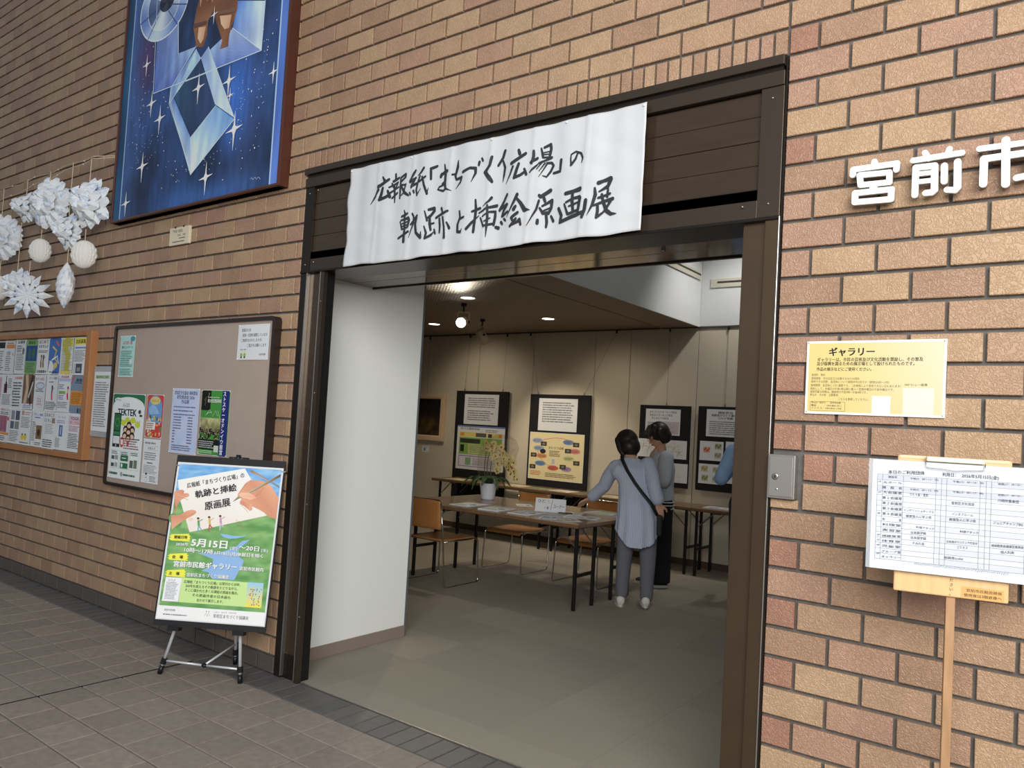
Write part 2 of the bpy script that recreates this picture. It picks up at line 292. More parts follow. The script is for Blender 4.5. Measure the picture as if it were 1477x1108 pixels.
# traced measurements, metres in the plane of each object
BANNER=[[(-1.993,2.6538,0.0083),(-1.9768,2.6311,0.0157)],[(-2.0197,2.6086,0.0167),(-1.9875,2.6192,0.0157),(-1.9491,2.6361,0.0123)],[(-2.0181,2.5915,0.0133),(-2.0392,2.5604,0.0117),(-2.0718,2.5222,0.0025)],[(-1.9877,2.5956,0.014),(-1.9967,2.5648,0.0174),(-2.011,2.5397,0.0149),(-1.9715,2.5462,0.014),(-1.9465,2.5545,0.0139)],[(-1.9532,2.5773,0.0123),(-1.9388,2.5468,0.0155)],[(-1.907,2.6575,0.0097),(-1.9048,2.6321,0.0121)],[(-1.9201,2.6227,0.0122),(-1.8822,2.6354,0.0105)],[(-1.9454,2.5946,0.0082),(-1.8894,2.6132,0.0097)],[(-1.9284,2.6122,0.0081),(-1.9199,2.5943,0.0089)],[(-1.8933,2.6054,0.0081),(-1.9009,2.5882,0.0081)],[(-1.9359,2.5665,0.0098),(-1.8827,2.589,0.008)],[(-1.9138,2.6034,0.0105),(-1.9078,2.5626,0.0113),(-1.9058,2.514,0.0065)],[(-1.9241,2.5381,0.0089),(-1.8893,2.56,0.0097)],[(-1.8683,2.6333,0.0096),(-1.8333,2.6461,0.0111),(-1.832,2.6311,0.0103),(-1.8621,2.6141,0.0096)],[(-1.8683,2.6333,0.0104),(-1.8695,2.5837,0.012),(-1.8694,2.5308,0.0096)],[(-1.8582,2.5954,0.0088),(-1.8285,2.5911,0.0079)],[(-1.8288,2.5944,0.0087),(-1.8433,2.5536,0.008),(-1.8604,2.5428,0.0056)],[(-1.8596,2.5856,0.0096),(-1.8342,2.5523,0.0143),(-1.8058,2.5353,0.0095)],[(-1.7672,2.6539,0.0102),(-1.7848,2.6272,0.0126),(-1.8005,2.6034,0.0118)],[(-1.798,2.5997,0.0118),(-1.7618,2.6156,0.0109)],[(-1.766,2.6129,0.0102),(-1.7891,2.5739,0.0134)],[(-1.7894,2.5772,0.0118),(-1.7572,2.5872,0.0109)],[(-1.7979,2.5473,0.0094),(-1.7904,2.5365,0.0102)],[(-1.7741,2.5538,0.0102),(-1.7688,2.5433,0.0094)],[(-1.7086,2.656,0.0116),(-1.7265,2.6378,0.0101),(-1.7472,2.6248,0.0047)],[(-1.7337,2.6194,0.0101),(-1.7483,2.5859,0.0109),(-1.7544,2.5543,0.0109),(-1.7455,2.5271,0.0085)],[(-1.7477,2.5274,0.0078),(-1.724,2.5565,0.0039)],[(-1.7359,2.5938,0.0093),(-1.6963,2.6121,0.0092)],[(-1.718,2.6138,0.01),(-1.7038,2.5729,0.0115),(-1.6805,2.5262,0.0114)],[(-1.6826,2.5249,0.0092),(-1.6742,2.5526,0.003)],[(-1.6628,2.5958,0.0114),(-1.6648,2.6459,0.013),(-1.6273,2.6527,0.0113)],[(-1.5783,2.6524,0.0067),(-1.5718,2.6118,0.0126),(-1.5716,2.5581,0.0126),(-1.5681,2.5355,0.0104)],[(-1.601,2.5989,0.015),(-1.5976,2.6079,0.015)],[(-1.5975,2.6063,0.0127),(-1.5634,2.62,0.0149)],[(-1.5875,2.5604,0.0097),(-1.5679,2.5733,0.0082)],[(-1.5687,2.5577,0.0089),(-1.6074,2.549,0.0075),(-1.617,2.5377,0.006),(-1.5806,2.5262,0.0097),(-1.5669,2.5353,0.0089),(-1.5309,2.5214,0.0022)],[(-1.4951,2.6577,0.0058),(-1.4948,2.628,0.0146),(-1.5097,2.5866,0.011),(-1.5023,2.5698,0.0102),(-1.4665,2.5738,0.0123),(-1.4729,2.553,0.0101),(-1.5028,2.5247,0.0022)],[(-1.5309,2.5976,0.0081),(-1.5125,2.5964,0.0081)],[(-1.4584,2.5974,0.0123),(-1.4178,2.6095,0.0107),(-1.3863,2.6045,0.0128),(-1.3844,2.5797,0.012),(-1.4048,2.5414,0.0021)],[(-1.3669,2.6305,0.012),(-1.3698,2.6172,0.0106)],[(-1.3526,2.6449,0.0091),(-1.3468,2.6333,0.0098)],[(-1.2935,2.6411,0.0118),(-1.3041,2.6066,0.0125),(-1.3304,2.5775,0.016),(-1.3056,2.5495,0.0173),(-1.287,2.5271,0.0117)],[(-1.2223,2.6575,0.0129),(-1.233,2.628,0.0122),(-1.2586,2.5978,0.0103)],[(-1.232,2.6129,0.0088),(-1.2187,2.5809,0.0122),(-1.2216,2.5457,0.0101),(-1.2269,2.5167,0.002)],[(-1.1421,2.6453,0.0113),(-1.1356,2.628,0.0139)],[(-1.1797,2.5926,0.0141),(-1.1447,2.606,0.0133),(-1.1052,2.6243,0.0125)],[(-1.1695,2.5762,0.0107),(-1.1835,2.5444,0.008),(-1.2078,2.5037,0.0017)],[(-1.1378,2.5829,0.0119),(-1.1514,2.5483,0.0133),(-1.1605,2.5247,0.012),(-1.1289,2.5317,0.0112),(-1.105,2.544,0.0105)],[(-1.1076,2.5561,0.0098),(-1.0971,2.5312,0.0118)],[(-1.0618,2.627,0.011),(-1.0602,2.6036,0.0123),(-1.0688,2.576,0.0123)],[(-1.0742,2.5798,0.0111),(-1.0405,2.5916,0.0116)],[(-1.0783,2.537,0.0065),(-1.0535,2.5548,0.0084),(-1.037,2.5651,0.0058)],[(-1.0244,2.6336,0.0071),(-1.0178,2.6108,0.0096),(-1.0132,2.5928,0.009)],[(-1.0092,2.6352,0.0096),(-0.9794,2.6443,0.0121),(-0.9755,2.6265,0.0114),(-0.9784,2.6041,0.0108),(-0.9832,2.585,0.0095)],[(-1.0111,2.6126,0.0051),(-0.9825,2.6148,0.0051)],[(-1.0105,2.6039,0.0051),(-0.9817,2.6033,0.0051)],[(-1.0097,2.5914,0.0077),(-0.9689,2.5868,0.0082)],[(-1.0304,2.5698,0.0083),(-0.9704,2.5843,0.0082)],[(-1.0168,2.5705,0.0064),(-1.0425,2.5458,0.0039)],[(-1.0029,2.5653,0.007),(-1.0298,2.5352,0.0032)],[(-0.9909,2.5634,0.0076),(-1.0298,2.5093,0.0019)],[(-0.9927,2.5651,0.0083),(-0.969,2.5627,0.0095),(-0.9598,2.5498,0.0101),(-0.9733,2.5264,0.0095),(-0.9921,2.5051,0.007),(-1.0112,2.5123,0.0032)],[(-0.9195,2.5659,0.0124),(-0.923,2.5185,0.0106),(-0.9577,2.5168,0.0094)],[(-0.8364,2.5827,0.0067),(-0.8476,2.5568,0.0091),(-0.8671,2.5349,0.0098)],[(-0.8672,2.5377,0.008),(-0.8703,2.5605,0.0061),(-0.8683,2.5798,0.0055),(-0.8463,2.5886,0.0067),(-0.8202,2.5771,0.0085),(-0.811,2.5562,0.0078),(-0.8161,2.5363,0.0024)],[(-1.8277,2.4628,0.0055),(-1.8168,2.4402,0.011),(-1.8222,2.4244,0.0095)],[(-1.8409,2.4332,0.0103),(-1.8016,2.4449,0.0094)],[(-1.85,2.408,0.0071),(-1.8354,2.3702,0.0103)],[(-1.8437,2.4139,0.0079),(-1.7929,2.421,0.0125),(-1.7889,2.4107,0.0125),(-1.7956,2.3757,0.0102)],[(-1.8354,2.3965,0.0063),(-1.8024,2.4025,0.0063)],[(-1.8343,2.3832,0.0063),(-1.8011,2.3877,0.0063)],[(-1.8309,2.3697,0.0079),(-1.7956,2.3757,0.0078)],[(-1.8587,2.3267,0.0095),(-1.7892,2.3521,0.0109)],[(-1.8199,2.4242,0.0102),(-1.817,2.3649,0.0118),(-1.8186,2.3063,0.0149)],[(-1.7701,2.4394,0.0093),(-1.7577,2.4233,0.0093),(-1.7574,2.3941,0.0108),(-1.7844,2.3224,0.0023)],[(-1.7766,2.3865,0.0093),(-1.7337,2.4237,0.0116),(-1.7436,2.386,0.0139),(-1.7331,2.3397,0.0131),(-1.7028,2.314,0.0145),(-1.7009,2.3427,0.003)],[(-1.6854,2.4403,0.0061),(-1.6687,2.3935,0.0098)],[(-1.6623,2.4454,0.0106),(-1.6309,2.4494,0.0143),(-1.6298,2.4366,0.0128),(-1.6512,2.4137,0.0121),(-1.6676,2.4061,0.0091)],[(-1.6555,2.4143,0.0106),(-1.6523,2.3756,0.0128),(-1.6456,2.3463,0.0105)],[(-1.648,2.3751,0.009),(-1.6271,2.3775,0.0075)],[(-1.6835,2.3664,0.0061),(-1.67,2.333,0.0106),(-1.6764,2.3065,0.0091),(-1.6435,2.3206,0.0113),(-1.6278,2.3348,0.0037)],[(-1.5844,2.4436,0.0111),(-1.5766,2.4237,0.0089)],[(-1.6165,2.4016,0.0105),(-1.5761,2.4173,0.0118),(-1.5418,2.4256,0.0095)],[(-1.5929,2.3941,0.0104),(-1.5882,2.362,0.0111),(-1.5896,2.3275,0.0081)],[(-1.5727,2.4012,0.0089),(-1.5606,2.3526,0.0118),(-1.5542,2.2987,0.011)],[(-1.6246,2.3471,0.0075),(-1.6188,2.3275,0.0104)],[(-1.5456,2.3713,0.0073),(-1.5291,2.3429,0.0131)],[(-1.4641,2.4129,0.0086),(-1.4579,2.3843,0.0107),(-1.4733,2.3522,0.0122),(-1.4706,2.3179,0.0129),(-1.4503,2.3126,0.01),(-1.4435,2.3273,0.0028)],[(-1.4591,2.3752,0.0093),(-1.4339,2.3815,0.0085)],[(-1.3737,2.4547,0.0084),(-1.3672,2.4122,0.012),(-1.3699,2.3604,0.012),(-1.3757,2.3064,0.012)],[(-1.3879,2.4017,0.009),(-1.3441,2.4119,0.0113)],[(-1.4154,2.3238,0.0121),(-1.3841,2.3516,0.0114),(-1.3482,2.3786,0.0036)],[(-1.2855,2.4533,0.0129),(-1.3021,2.4375,0.0083),(-1.3299,2.4191,0.0018)],[(-1.3491,2.3904,0.0066),(-1.3065,2.4097,0.0089),(-1.2522,2.413,0.0128)],[(-1.3042,2.4223,0.0077),(-1.3,2.3651,0.0112),(-1.302,2.3267,0.0106),(-1.3047,2.2756,0.0023)],[(-1.3391,2.3672,0.0071),(-1.3181,2.326,0.0094)],[(-1.3282,2.3736,0.0065),(-1.2921,2.3899,0.0076),(-1.2583,2.387,0.0105),(-1.2595,2.3603,0.0122),(-1.2651,2.3277,0.0111)],[(-1.3149,2.3488,0.0059),(-1.2868,2.361,0.0059)],[(-1.32,2.3288,0.0083),(-1.2656,2.3342,0.0093)],[(-1.2531,2.3162,0.0116),(-1.2369,2.3105,0.0138)],[(-1.194,2.4549,0.0115),(-1.212,2.4231,0.0121),(-1.2348,2.3904,0.0121)],[(-1.235,2.393,0.0098),(-1.1908,2.4102,0.0126)],[(-1.192,2.4053,0.0097),(-1.2122,2.3825,0.0109),(-1.22,2.3607,0.0098)],[(-1.2185,2.3617,0.0104),(-1.1869,2.3769,0.0108)],[(-1.2245,2.3358,0.0115),(-1.216,2.326,0.0098)],[(-1.2066,2.3477,0.0097),(-1.1966,2.3389,0.0086)],[(-1.1348,2.4455,0.0135),(-1.1526,2.4153,0.0108),(-1.1913,2.3522,0.0017)],[(-1.1384,2.4309,0.0096),(-1.1153,2.4054,0.0134),(-1.092,2.3726,0.0178),(-1.0634,2.369,0.0022)],[(-1.1419,2.3938,0.0124),(-1.1502,2.3824,0.0152)],[(-1.1276,2.3646,0.0123),(-1.157,2.3481,0.0124)],[(-1.16,2.3459,0.0124),(-1.1529,2.3326,0.0102)],[(-1.1349,2.338,0.0107),(-1.1666,2.309,0.0102)],[(-1.1668,2.3116,0.0079),(-1.1248,2.3243,0.0112),(-1.1149,2.3331,0.0123),(-1.1087,2.31,0.01)],[(-1.0203,2.4273,0.0109),(-1.0125,2.4202,0.0129),(-0.967,2.4428,0.0148)],[(-1.0206,2.4044,0.0095),(-1.0308,2.3659,0.0102),(-1.0744,2.3003,0.0017)],[(-0.9975,2.4136,0.0122),(-0.991,2.3974,0.0101)],[(-1.0025,2.3791,0.0081),(-0.957,2.399,0.0127)],[(-0.9568,2.396,0.0134),(-0.9584,2.3659,0.012),(-0.9712,2.3433,0.0107)],[(-1.0147,2.3715,0.0075),(-0.9967,2.3464,0.0115)],[(-0.9938,2.3582,0.0068),(-0.9656,2.3668,0.0067)],[(-0.9967,2.3464,0.0108),(-0.968,2.3489,0.0094)],[(-0.9821,2.3446,0.0108),(-0.9779,2.3077,0.0114),(-0.9801,2.2867,0.0094)],[(-1.0203,2.3187,0.0115),(-1.0213,2.3066,0.0136)],[(-0.9579,2.3311,0.0087),(-0.9458,2.3085,0.0113)],[(-0.8859,2.4165,0.0131),(-0.8499,2.4204,0.0136),(-0.8145,2.4258,0.0167)],[(-0.8513,2.4147,0.011),(-0.8508,2.379,0.0136),(-0.8445,2.3337,0.011)],[(-0.8818,2.3786,0.0079),(-0.8481,2.3905,0.0091),(-0.8141,2.3918,0.0128),(-0.8103,2.3854,0.0147),(-0.8155,2.3596,0.0135),(-0.8205,2.3307,0.0109)],[(-0.8901,2.3722,0.0072),(-0.8717,2.3281,0.0104)],[(-0.8668,2.3602,0.0065),(-0.8162,2.3715,0.0077)],[(-0.8682,2.3277,0.0104),(-0.8176,2.3392,0.0103)],[(-0.9189,2.3579,0.0119),(-0.9028,2.3259,0.0131),(-0.908,2.2981,0.0125),(-0.8501,2.3137,0.0136),(-0.7965,2.3248,0.0134)],[(-0.7827,2.3729,0.014),(-0.7871,2.3354,0.014),(-0.7969,2.3044,0.0108)],[(-0.7287,2.4383,0.0138),(-0.7079,2.4439,0.0112),(-0.676,2.4507,0.0161)],[(-0.6742,2.4476,0.0148),(-0.6871,2.4207,0.013),(-0.725,2.4029,0.0056)],[(-0.744,2.4187,0.0082),(-0.7406,2.3906,0.0132),(-0.7515,2.3513,0.0107),(-0.7738,2.3089,0.0016)],[(-0.7267,2.3771,0.0088),(-0.6756,2.3889,0.0086)],[(-0.7128,2.3897,0.01),(-0.7063,2.3628,0.0106)],[(-0.6864,2.4091,0.0087),(-0.6878,2.3776,0.0099)],[(-0.7446,2.3475,0.0075),(-0.7029,2.3595,0.0105),(-0.6614,2.3654,0.0129)],[(-0.7279,2.3425,0.0106),(-0.7265,2.3191,0.0112),(-0.7301,2.2964,0.0106),(-0.7034,2.3134,0.0074),(-0.688,2.3259,0.0025)],[(-0.7025,2.3537,0.0118),(-0.6876,2.3201,0.0148),(-0.6675,2.3047,0.0129),(-0.6419,2.303,0.0024)],[(-0.6706,2.3581,0.0117),(-0.6912,2.3263,0.0086),(-0.7005,2.3188,0.0056)]]
SIGN=[[[(0.3043,2.3528,0.0214),(0.3048,2.3378,0.0206)],[(0.2399,2.3199,0.021),(0.2413,2.3371,0.021),(0.3705,2.3369,0.0201),(0.3693,2.3169,0.0193)],[(0.2611,2.3154,0.02),(0.3496,2.3112,0.0194),(0.3499,2.279,0.0194),(0.265,2.2821,0.02),(0.2611,2.3154,0.02)],[(0.3035,2.2739,0.0246),(0.3039,2.2611,0.0246)],[(0.2493,2.2576,0.0209),(0.3574,2.2552,0.0201),(0.3566,2.2234,0.0201),(0.2492,2.2274,0.0209),(0.2493,2.2576,0.0209)]],[[(0.4487,2.3581,0.0195),(0.46,2.3376,0.0179)],[(0.5158,2.3587,0.0191),(0.5094,2.3416,0.0176)],[(0.4167,2.3386,0.0198),(0.5491,2.3409,0.0188)],[(0.4245,2.2275,0.0204),(0.4247,2.3144,0.0205),(0.4768,2.3123,0.0216),(0.4784,2.2364,0.0215),(0.4704,2.2294,0.0208),(0.4544,2.2296,0.0194)],[(0.4272,2.2933,0.0157),(0.4774,2.2917,0.0154)],[(0.4279,2.2684,0.0157),(0.4782,2.2671,0.0169)],[(0.5033,2.308,0.0206),(0.5041,2.2592,0.0206)],[(0.5385,2.3145,0.0219),(0.54,2.2358,0.0218),(0.5334,2.2279,0.0203),(0.5125,2.2316,0.0182)]],[[(0.6607,2.3597,0.0231),(0.6631,2.2279,0.0244)],[(0.5945,2.345,0.0192),(0.7251,2.3434,0.0183)],[(0.6067,2.2361,0.0227),(0.607,2.3123,0.0228),(0.7258,2.3133,0.0204)],[(0.7196,2.3144,0.0204),(0.7212,2.2462,0.021),(0.6898,2.2421,0.0184)]]]
PAINT={'left_strip':[(-4.7846,4.3826),(-4.6758,4.3504),(-4.6307,2.7277),(-4.7347,2.7247)],'right_strip':[(-2.9089,3.8287),(-2.8205,3.8027),(-2.8089,2.726),(-2.9065,2.7282)],'p1':[(-4.3123,4.0431),(-4.0384,4.0089),(-4.0109,3.7887),(-4.2991,3.5802)],'p2':[(-4.2991,3.5802),(-4.0115,3.7928),(-3.7968,3.7856),(-4.0803,3.5764)],'p3':[(-3.3651,3.9634),(-3.0706,3.8765),(-3.0758,3.5747),(-3.3942,3.7969)],'p4':[(-3.6896,3.7926),(-3.3942,3.7969),(-3.0758,3.5747),(-3.537,3.5751),(-3.7299,3.6909)],'b1':[(-3.7947,3.7694),(-3.7299,3.6909),(-4.0189,3.5028),(-4.0791,3.4637),(-4.0721,3.5706)],'b2':[(-3.7299,3.6909),(-3.65,3.7439),(-3.304,3.2127),(-3.5268,3.3434)],'b3':[(-4.0718,3.4763),(-4.0313,3.4986),(-3.781,3.1763),(-3.7475,2.9273)],'b4':[(-3.5165,3.3318),(-3.3026,3.2037),(-3.7475,2.9273),(-3.781,3.1763)],'in':[(-3.7359,3.6834),(-3.5174,3.3386),(-3.781,3.1763),(-4.0177,3.4929)],'leg1':[(-3.7884,4.1355),(-3.6079,4.0812),(-3.6324,3.9655),(-3.6801,3.9251),(-3.6804,3.8249),(-3.7121,3.7598),(-3.7963,3.7815),(-3.8499,3.9251),(-3.8303,4.0378)],'leg2':[(-3.6215,4.0853),(-3.3644,4.0078),(-3.3595,3.9172),(-3.3784,3.8706),(-3.4276,3.765),(-3.4309,3.6912),(-3.5202,3.6954),(-3.5011,3.747),(-3.5749,3.8729),(-3.6365,3.9974)],'hl1':[(-3.7857,3.9076),(-3.7026,3.8926),(-3.7189,3.8119),(-3.7496,3.7889),(-3.7902,3.8385)],'hl2':[(-3.5484,3.9187),(-3.418,3.8893),(-3.4333,3.8113),(-3.4841,3.8139),(-3.5281,3.8599)],'band1':[(-3.846,3.9477),(-3.6939,3.9289),(-3.6908,3.9049),(-3.8422,3.9191)],'band2':[(-3.5792,3.9579),(-3.3723,3.9209),(-3.3753,3.8958),(-3.5695,3.9323)],'disc':[(-4.2506,4.2),(-3.9375,4.1085),(-4.2151,3.9509)],'disc2':[(-4.2518,4.2087),(-4.043,4.1474),(-4.2249,4.0193)],'disc3':[(-4.2142,4.21),(-4.1209,4.1825),(-4.2041,4.1387)],'lines':[[(-4.2991,3.5802),(-3.0758,3.5747)],[(-4.3424,4.252),(-4.2991,3.5802)],[(-4.0437,4.0265),(-4.0109,3.7887)],[(-3.65,3.7439),(-3.304,3.2127)],[(-3.7299,3.6909),(-4.0791,3.4637)],[(-4.0721,3.5706),(-4.0791,3.4637),(-3.7716,2.9825)],[(-3.0706,3.8765),(-3.0758,3.5747)],[(-3.3942,3.7969),(-3.0758,3.5747)],[(-3.8932,3.5738),(-3.5304,3.5735)],[(-3.7968,3.7856),(-4.0721,3.5706)],[(-3.7475,2.9273),(-3.3026,3.2037)],[(-4.0718,3.4763),(-3.7475,2.9273)],[(-3.781,3.1763),(-3.7475,2.9273)],[(-3.5165,3.3318),(-3.781,3.1763)],[(-4.6758,4.3504),(-4.6307,2.7277)],[(-2.9089,3.8287),(-2.9065,2.7282)]],'stars':[(-4.419,3.8116,0.0745),(-4.3124,3.5129,0.088),(-4.1863,3.3807,0.0948),(-3.731,3.4942,0.0948),(-3.3901,3.4622,0.0948),(-2.939,3.4109,0.0609),(-3.61,3.9438,0.0542),(-3.3656,3.3646,0.0474),(-4.3703,3.0809,0.1001),(-3.568,2.8826,0.1001),(-3.2946,3.1382,0.1144),(-4.5613,2.8451,0.0834)],'dots':[(-4.4658,3.2505,0.0048),(-4.5266,3.2761,0.0036),(-4.4425,3.6584,0.0048),(-4.4068,3.6063,0.0036),(-4.4347,3.5682,0.0048),(-4.4106,3.519,0.0036),(-4.4431,3.4742,0.0048),(-4.4583,3.4257,0.0048),(-4.3298,3.4584,0.0036),(-4.1928,3.259,0.0048),(-4.1188,3.203,0.0048),(-4.0972,3.1427,0.0036),(-4.1579,3.054,0.006),(-3.9431,3.047,0.0048),(-3.9224,2.9885,0.0048),(-3.2581,3.1885,0.0048),(-3.0684,2.9836,0.0071),(-3.328,3.0612,0.0048),(-3.1863,2.9415,0.0048),(-3.2224,3.0675,0.006),(-3.4232,2.9486,0.006),(-3.3763,2.8382,0.0048),(-3.141,3.3411,0.0083),(-3.1273,3.4512,0.0048),(-3.1212,3.4686,0.0036),(-3.0373,3.4921,0.006),(-3.0113,3.5602,0.0048),(-3.0074,3.5778,0.0036),(-2.9393,3.7204,0.0048),(-2.9702,3.6486,0.0036),(-3.2182,3.5555,0.006),(-3.0561,3.223,0.0036),(-3.1228,3.1867,0.0036),(-4.4683,4.0206,0.0036),(-4.3428,3.9213,0.0036),(-4.5683,3.7391,0.0036),(-4.1511,3.5217,0.0036),(-4.12,3.4865,0.0048),(-4.087,3.4371,0.0036),(-3.5482,3.0479,0.0048),(-3.5301,3.0842,0.0036),(-3.5999,3.0038,0.0048),(-3.955,2.9522,0.0048),(-3.9107,2.9043,0.0036),(-4.0869,2.8882,0.0048),(-3.1743,3.3611,0.0036),(-3.3433,3.36,0.0048),(-3.3735,3.3407,0.0036)],'sig':[(-3.0873,2.8012),(-2.9919,2.7563)]}
EASEL={'corners':[(-0.2941,0.4143),(0.2955,0.4137),(0.2974,-0.4231),(-0.2969,-0.422)],'white_top':[(-0.2895,-0.3538),(0.3034,-0.349)],'sheet':[(-0.2834,0.315),(0.083,0.4001),(0.126,0.3425),(0.1869,0.236),(0.2394,0.1551),(-0.1761,0.0389),(-0.2495,0.1995)],'lh1':[(-0.2843,0.2571),(-0.2496,0.2639),(-0.2368,0.2578),(-0.2394,0.2438),(-0.2162,0.2475),(-0.2064,0.2389),(-0.2085,0.2273),(-0.2357,0.2187),(-0.2565,0.199),(-0.2666,0.1709),(-0.2742,0.143),(-0.2645,0.1254),(-0.2923,0.2474)],'lh2':[(-0.2926,0.1236),(-0.2457,0.1266),(-0.2069,0.1518),(-0.1798,0.1604),(-0.1578,0.1558),(-0.1537,0.1438),(-0.1661,0.1316),(-0.2009,0.1112),(-0.239,0.0815),(-0.2763,0.0474)],'rh':[(0.0617,0.2579),(0.073,0.2793),(0.0959,0.3198),(0.1217,0.3399),(0.1925,0.3396),(0.243,0.3128),(0.2657,0.282),(0.2905,0.2516),(0.2905,0.1379),(0.2448,0.1486),(0.2188,0.1696),(0.184,0.1856),(0.1497,0.1971),(0.148,0.1742),(0.1282,0.1821),(0.1025,0.1987),(0.0803,0.2064),(0.0785,0.22),(0.086,0.2342),(0.0658,0.2444)],'finger':[(0.0684,0.2606),(0.0815,0.2683),(0.1212,0.2708),(0.156,0.2569),(0.1671,0.2439),(0.1356,0.2327),(0.0971,0.2395),(0.0725,0.2471)],'finger2':[(0.0849,0.225),(0.1479,0.2107),(0.152,0.179),(0.1387,0.1737),(0.1025,0.1987)],'brush':[(0.0391,0.2153),(0.0672,0.2514),(0.1119,0.2702),(0.2728,0.3769),(0.2864,0.3809),(0.2859,0.3661),(0.1484,0.2794),(0.0697,0.2332)],'brush2':[(0.1127,0.3903),(0.124,0.3942),(0.1794,0.3688),(0.2848,0.3177),(0.2888,0.3041),(0.1712,0.3591),(0.1186,0.3813)],'lake':[(-0.0076,0.0421),(0.0301,0.04),(0.0634,0.0355),(0.1146,0.0365),(0.1346,0.0445),(0.1198,0.0324),(0.0884,0.0236),(0.047,0.0187),(0.0134,0.0255)],'lake2':[(0.1627,0.0205),(0.1231,-0.0139),(0.104,-0.0364),(0.1144,-0.0726),(0.1417,-0.0919),(0.137,-0.1185),(0.1194,-0.1511),(0.1032,-0.194),(-0.017,-0.1968),(-0.044,-0.162),(-0.0829,-0.1594),(-0.0273,-0.1241),(-0.0262,-0.0925),(-0.1184,-0.0668),(-0.0361,-0.0614),(0.0179,-0.0526),(0.0493,-0.0399),(0.0958,-0.0157),(0.1196,0.0124)],'yb':[[(-0.2733,0.0216),(-0.177,0.0305),(-0.1668,-0.0009),(-0.2713,-0.0103)],[(-0.266,-0.0818),(-0.1731,-0.0715),(-0.1657,-0.1027),(-0.2641,-0.1124)],[(-0.2668,-0.1674),(-0.1742,-0.1576),(-0.1665,-0.1912),(-0.2648,-0.1988)]],'green':[(-0.1818,-0.2),(0.1808,-0.2018),(0.1811,-0.3285),(-0.182,-0.3276)],'leaf':[(-0.2697,-0.2033),(-0.1815,-0.2016),(-0.1838,-0.3267),(-0.2737,-0.3276)],'book':[(0.1779,-0.2004),(0.2651,-0.1997),(0.2679,-0.3287),(0.1801,-0.3286)],'logo':[(-0.0331,-0.392),(0.0107,-0.3941)],'text':[('広報紙「まちづくり広場」の',(-0.2225,0.2739),(0.0908,0.3519),0.0269,'k',1),('軌跡と挿絵',(-0.1688,0.222),(0.0567,0.2774),0.0391,'k',2),('原画展',(-0.1065,0.1604),(0.0335,0.1944),0.0435,'k',2),('開催日時',(-0.2549,-0.0002),(-0.1812,0.0025),0.0172,'k',2),('2026年',(-0.2395,-0.0365),(-0.1686,-0.034),0.0171,'w',2),('5月15日',(-0.1575,-0.0338),(0.0515,-0.0356),0.0427,'w',3),('(金)',(0.0576,-0.0394),(0.1001,-0.0398),0.0191,'w',1),('〜20日',(0.1068,-0.0362),(0.2244,-0.039),0.0275,'w',2),('(水)',(0.23,-0.0397),(0.2685,-0.0404),0.019,'w',1),('10時〜17時',(-0.1949,-0.0665),(-0.0295,-0.0689),0.0245,'w',2),('5月18日(月)休館日を除く',(-0.0239,-0.0696),(0.2503,-0.07),0.0191,'w',2),('会\u3000場',(-0.2503,-0.1046),(-0.1896,-0.1022),0.017,'k',2),('宮前市民館ギャラリー',(-0.2385,-0.146),(0.1138,-0.1421),0.0295,'w',3),('宮前市民館内',(0.1248,-0.1424),(0.2578,-0.1419),0.02,'w',2),('主\u3000催',(-0.2561,-0.1908),(-0.1956,-0.1889),0.0168,'k',2),('宮前区まちづくり協議会',(-0.1579,-0.1932),(0.0754,-0.1906),0.0189,'w',2),('広報紙「まちづくり広場」は発刊から30年、',(-0.1666,-0.2278),(0.1538,-0.2244),0.0157,'k',0),('300号を超えるその軌跡をたどりながら、',(-0.1551,-0.2494),(0.143,-0.2464),0.0157,'k',0),('そこに描かれた多くの挿絵の原画を展示。',(-0.1559,-0.2703),(0.146,-0.269),0.0157,'k',0),('その原画作者の日本画も',(-0.1129,-0.2939),(0.1003,-0.2938),0.0157,'k',0),('合わせて展示します。',(-0.0847,-0.3183),(0.0709,-0.318),0.0155,'k',0),('宮前市民館',(-0.2514,-0.3763),(-0.1912,-0.3757),0.0104,'g',0),('宮前区まちづくり協議会',(0.0161,-0.3938),(0.2086,-0.3932),0.0185,'g',0),('つなぐ・もやす・ひろげる',(0.0181,-0.3695),(0.14,-0.3662),0.0072,'g',0)]}
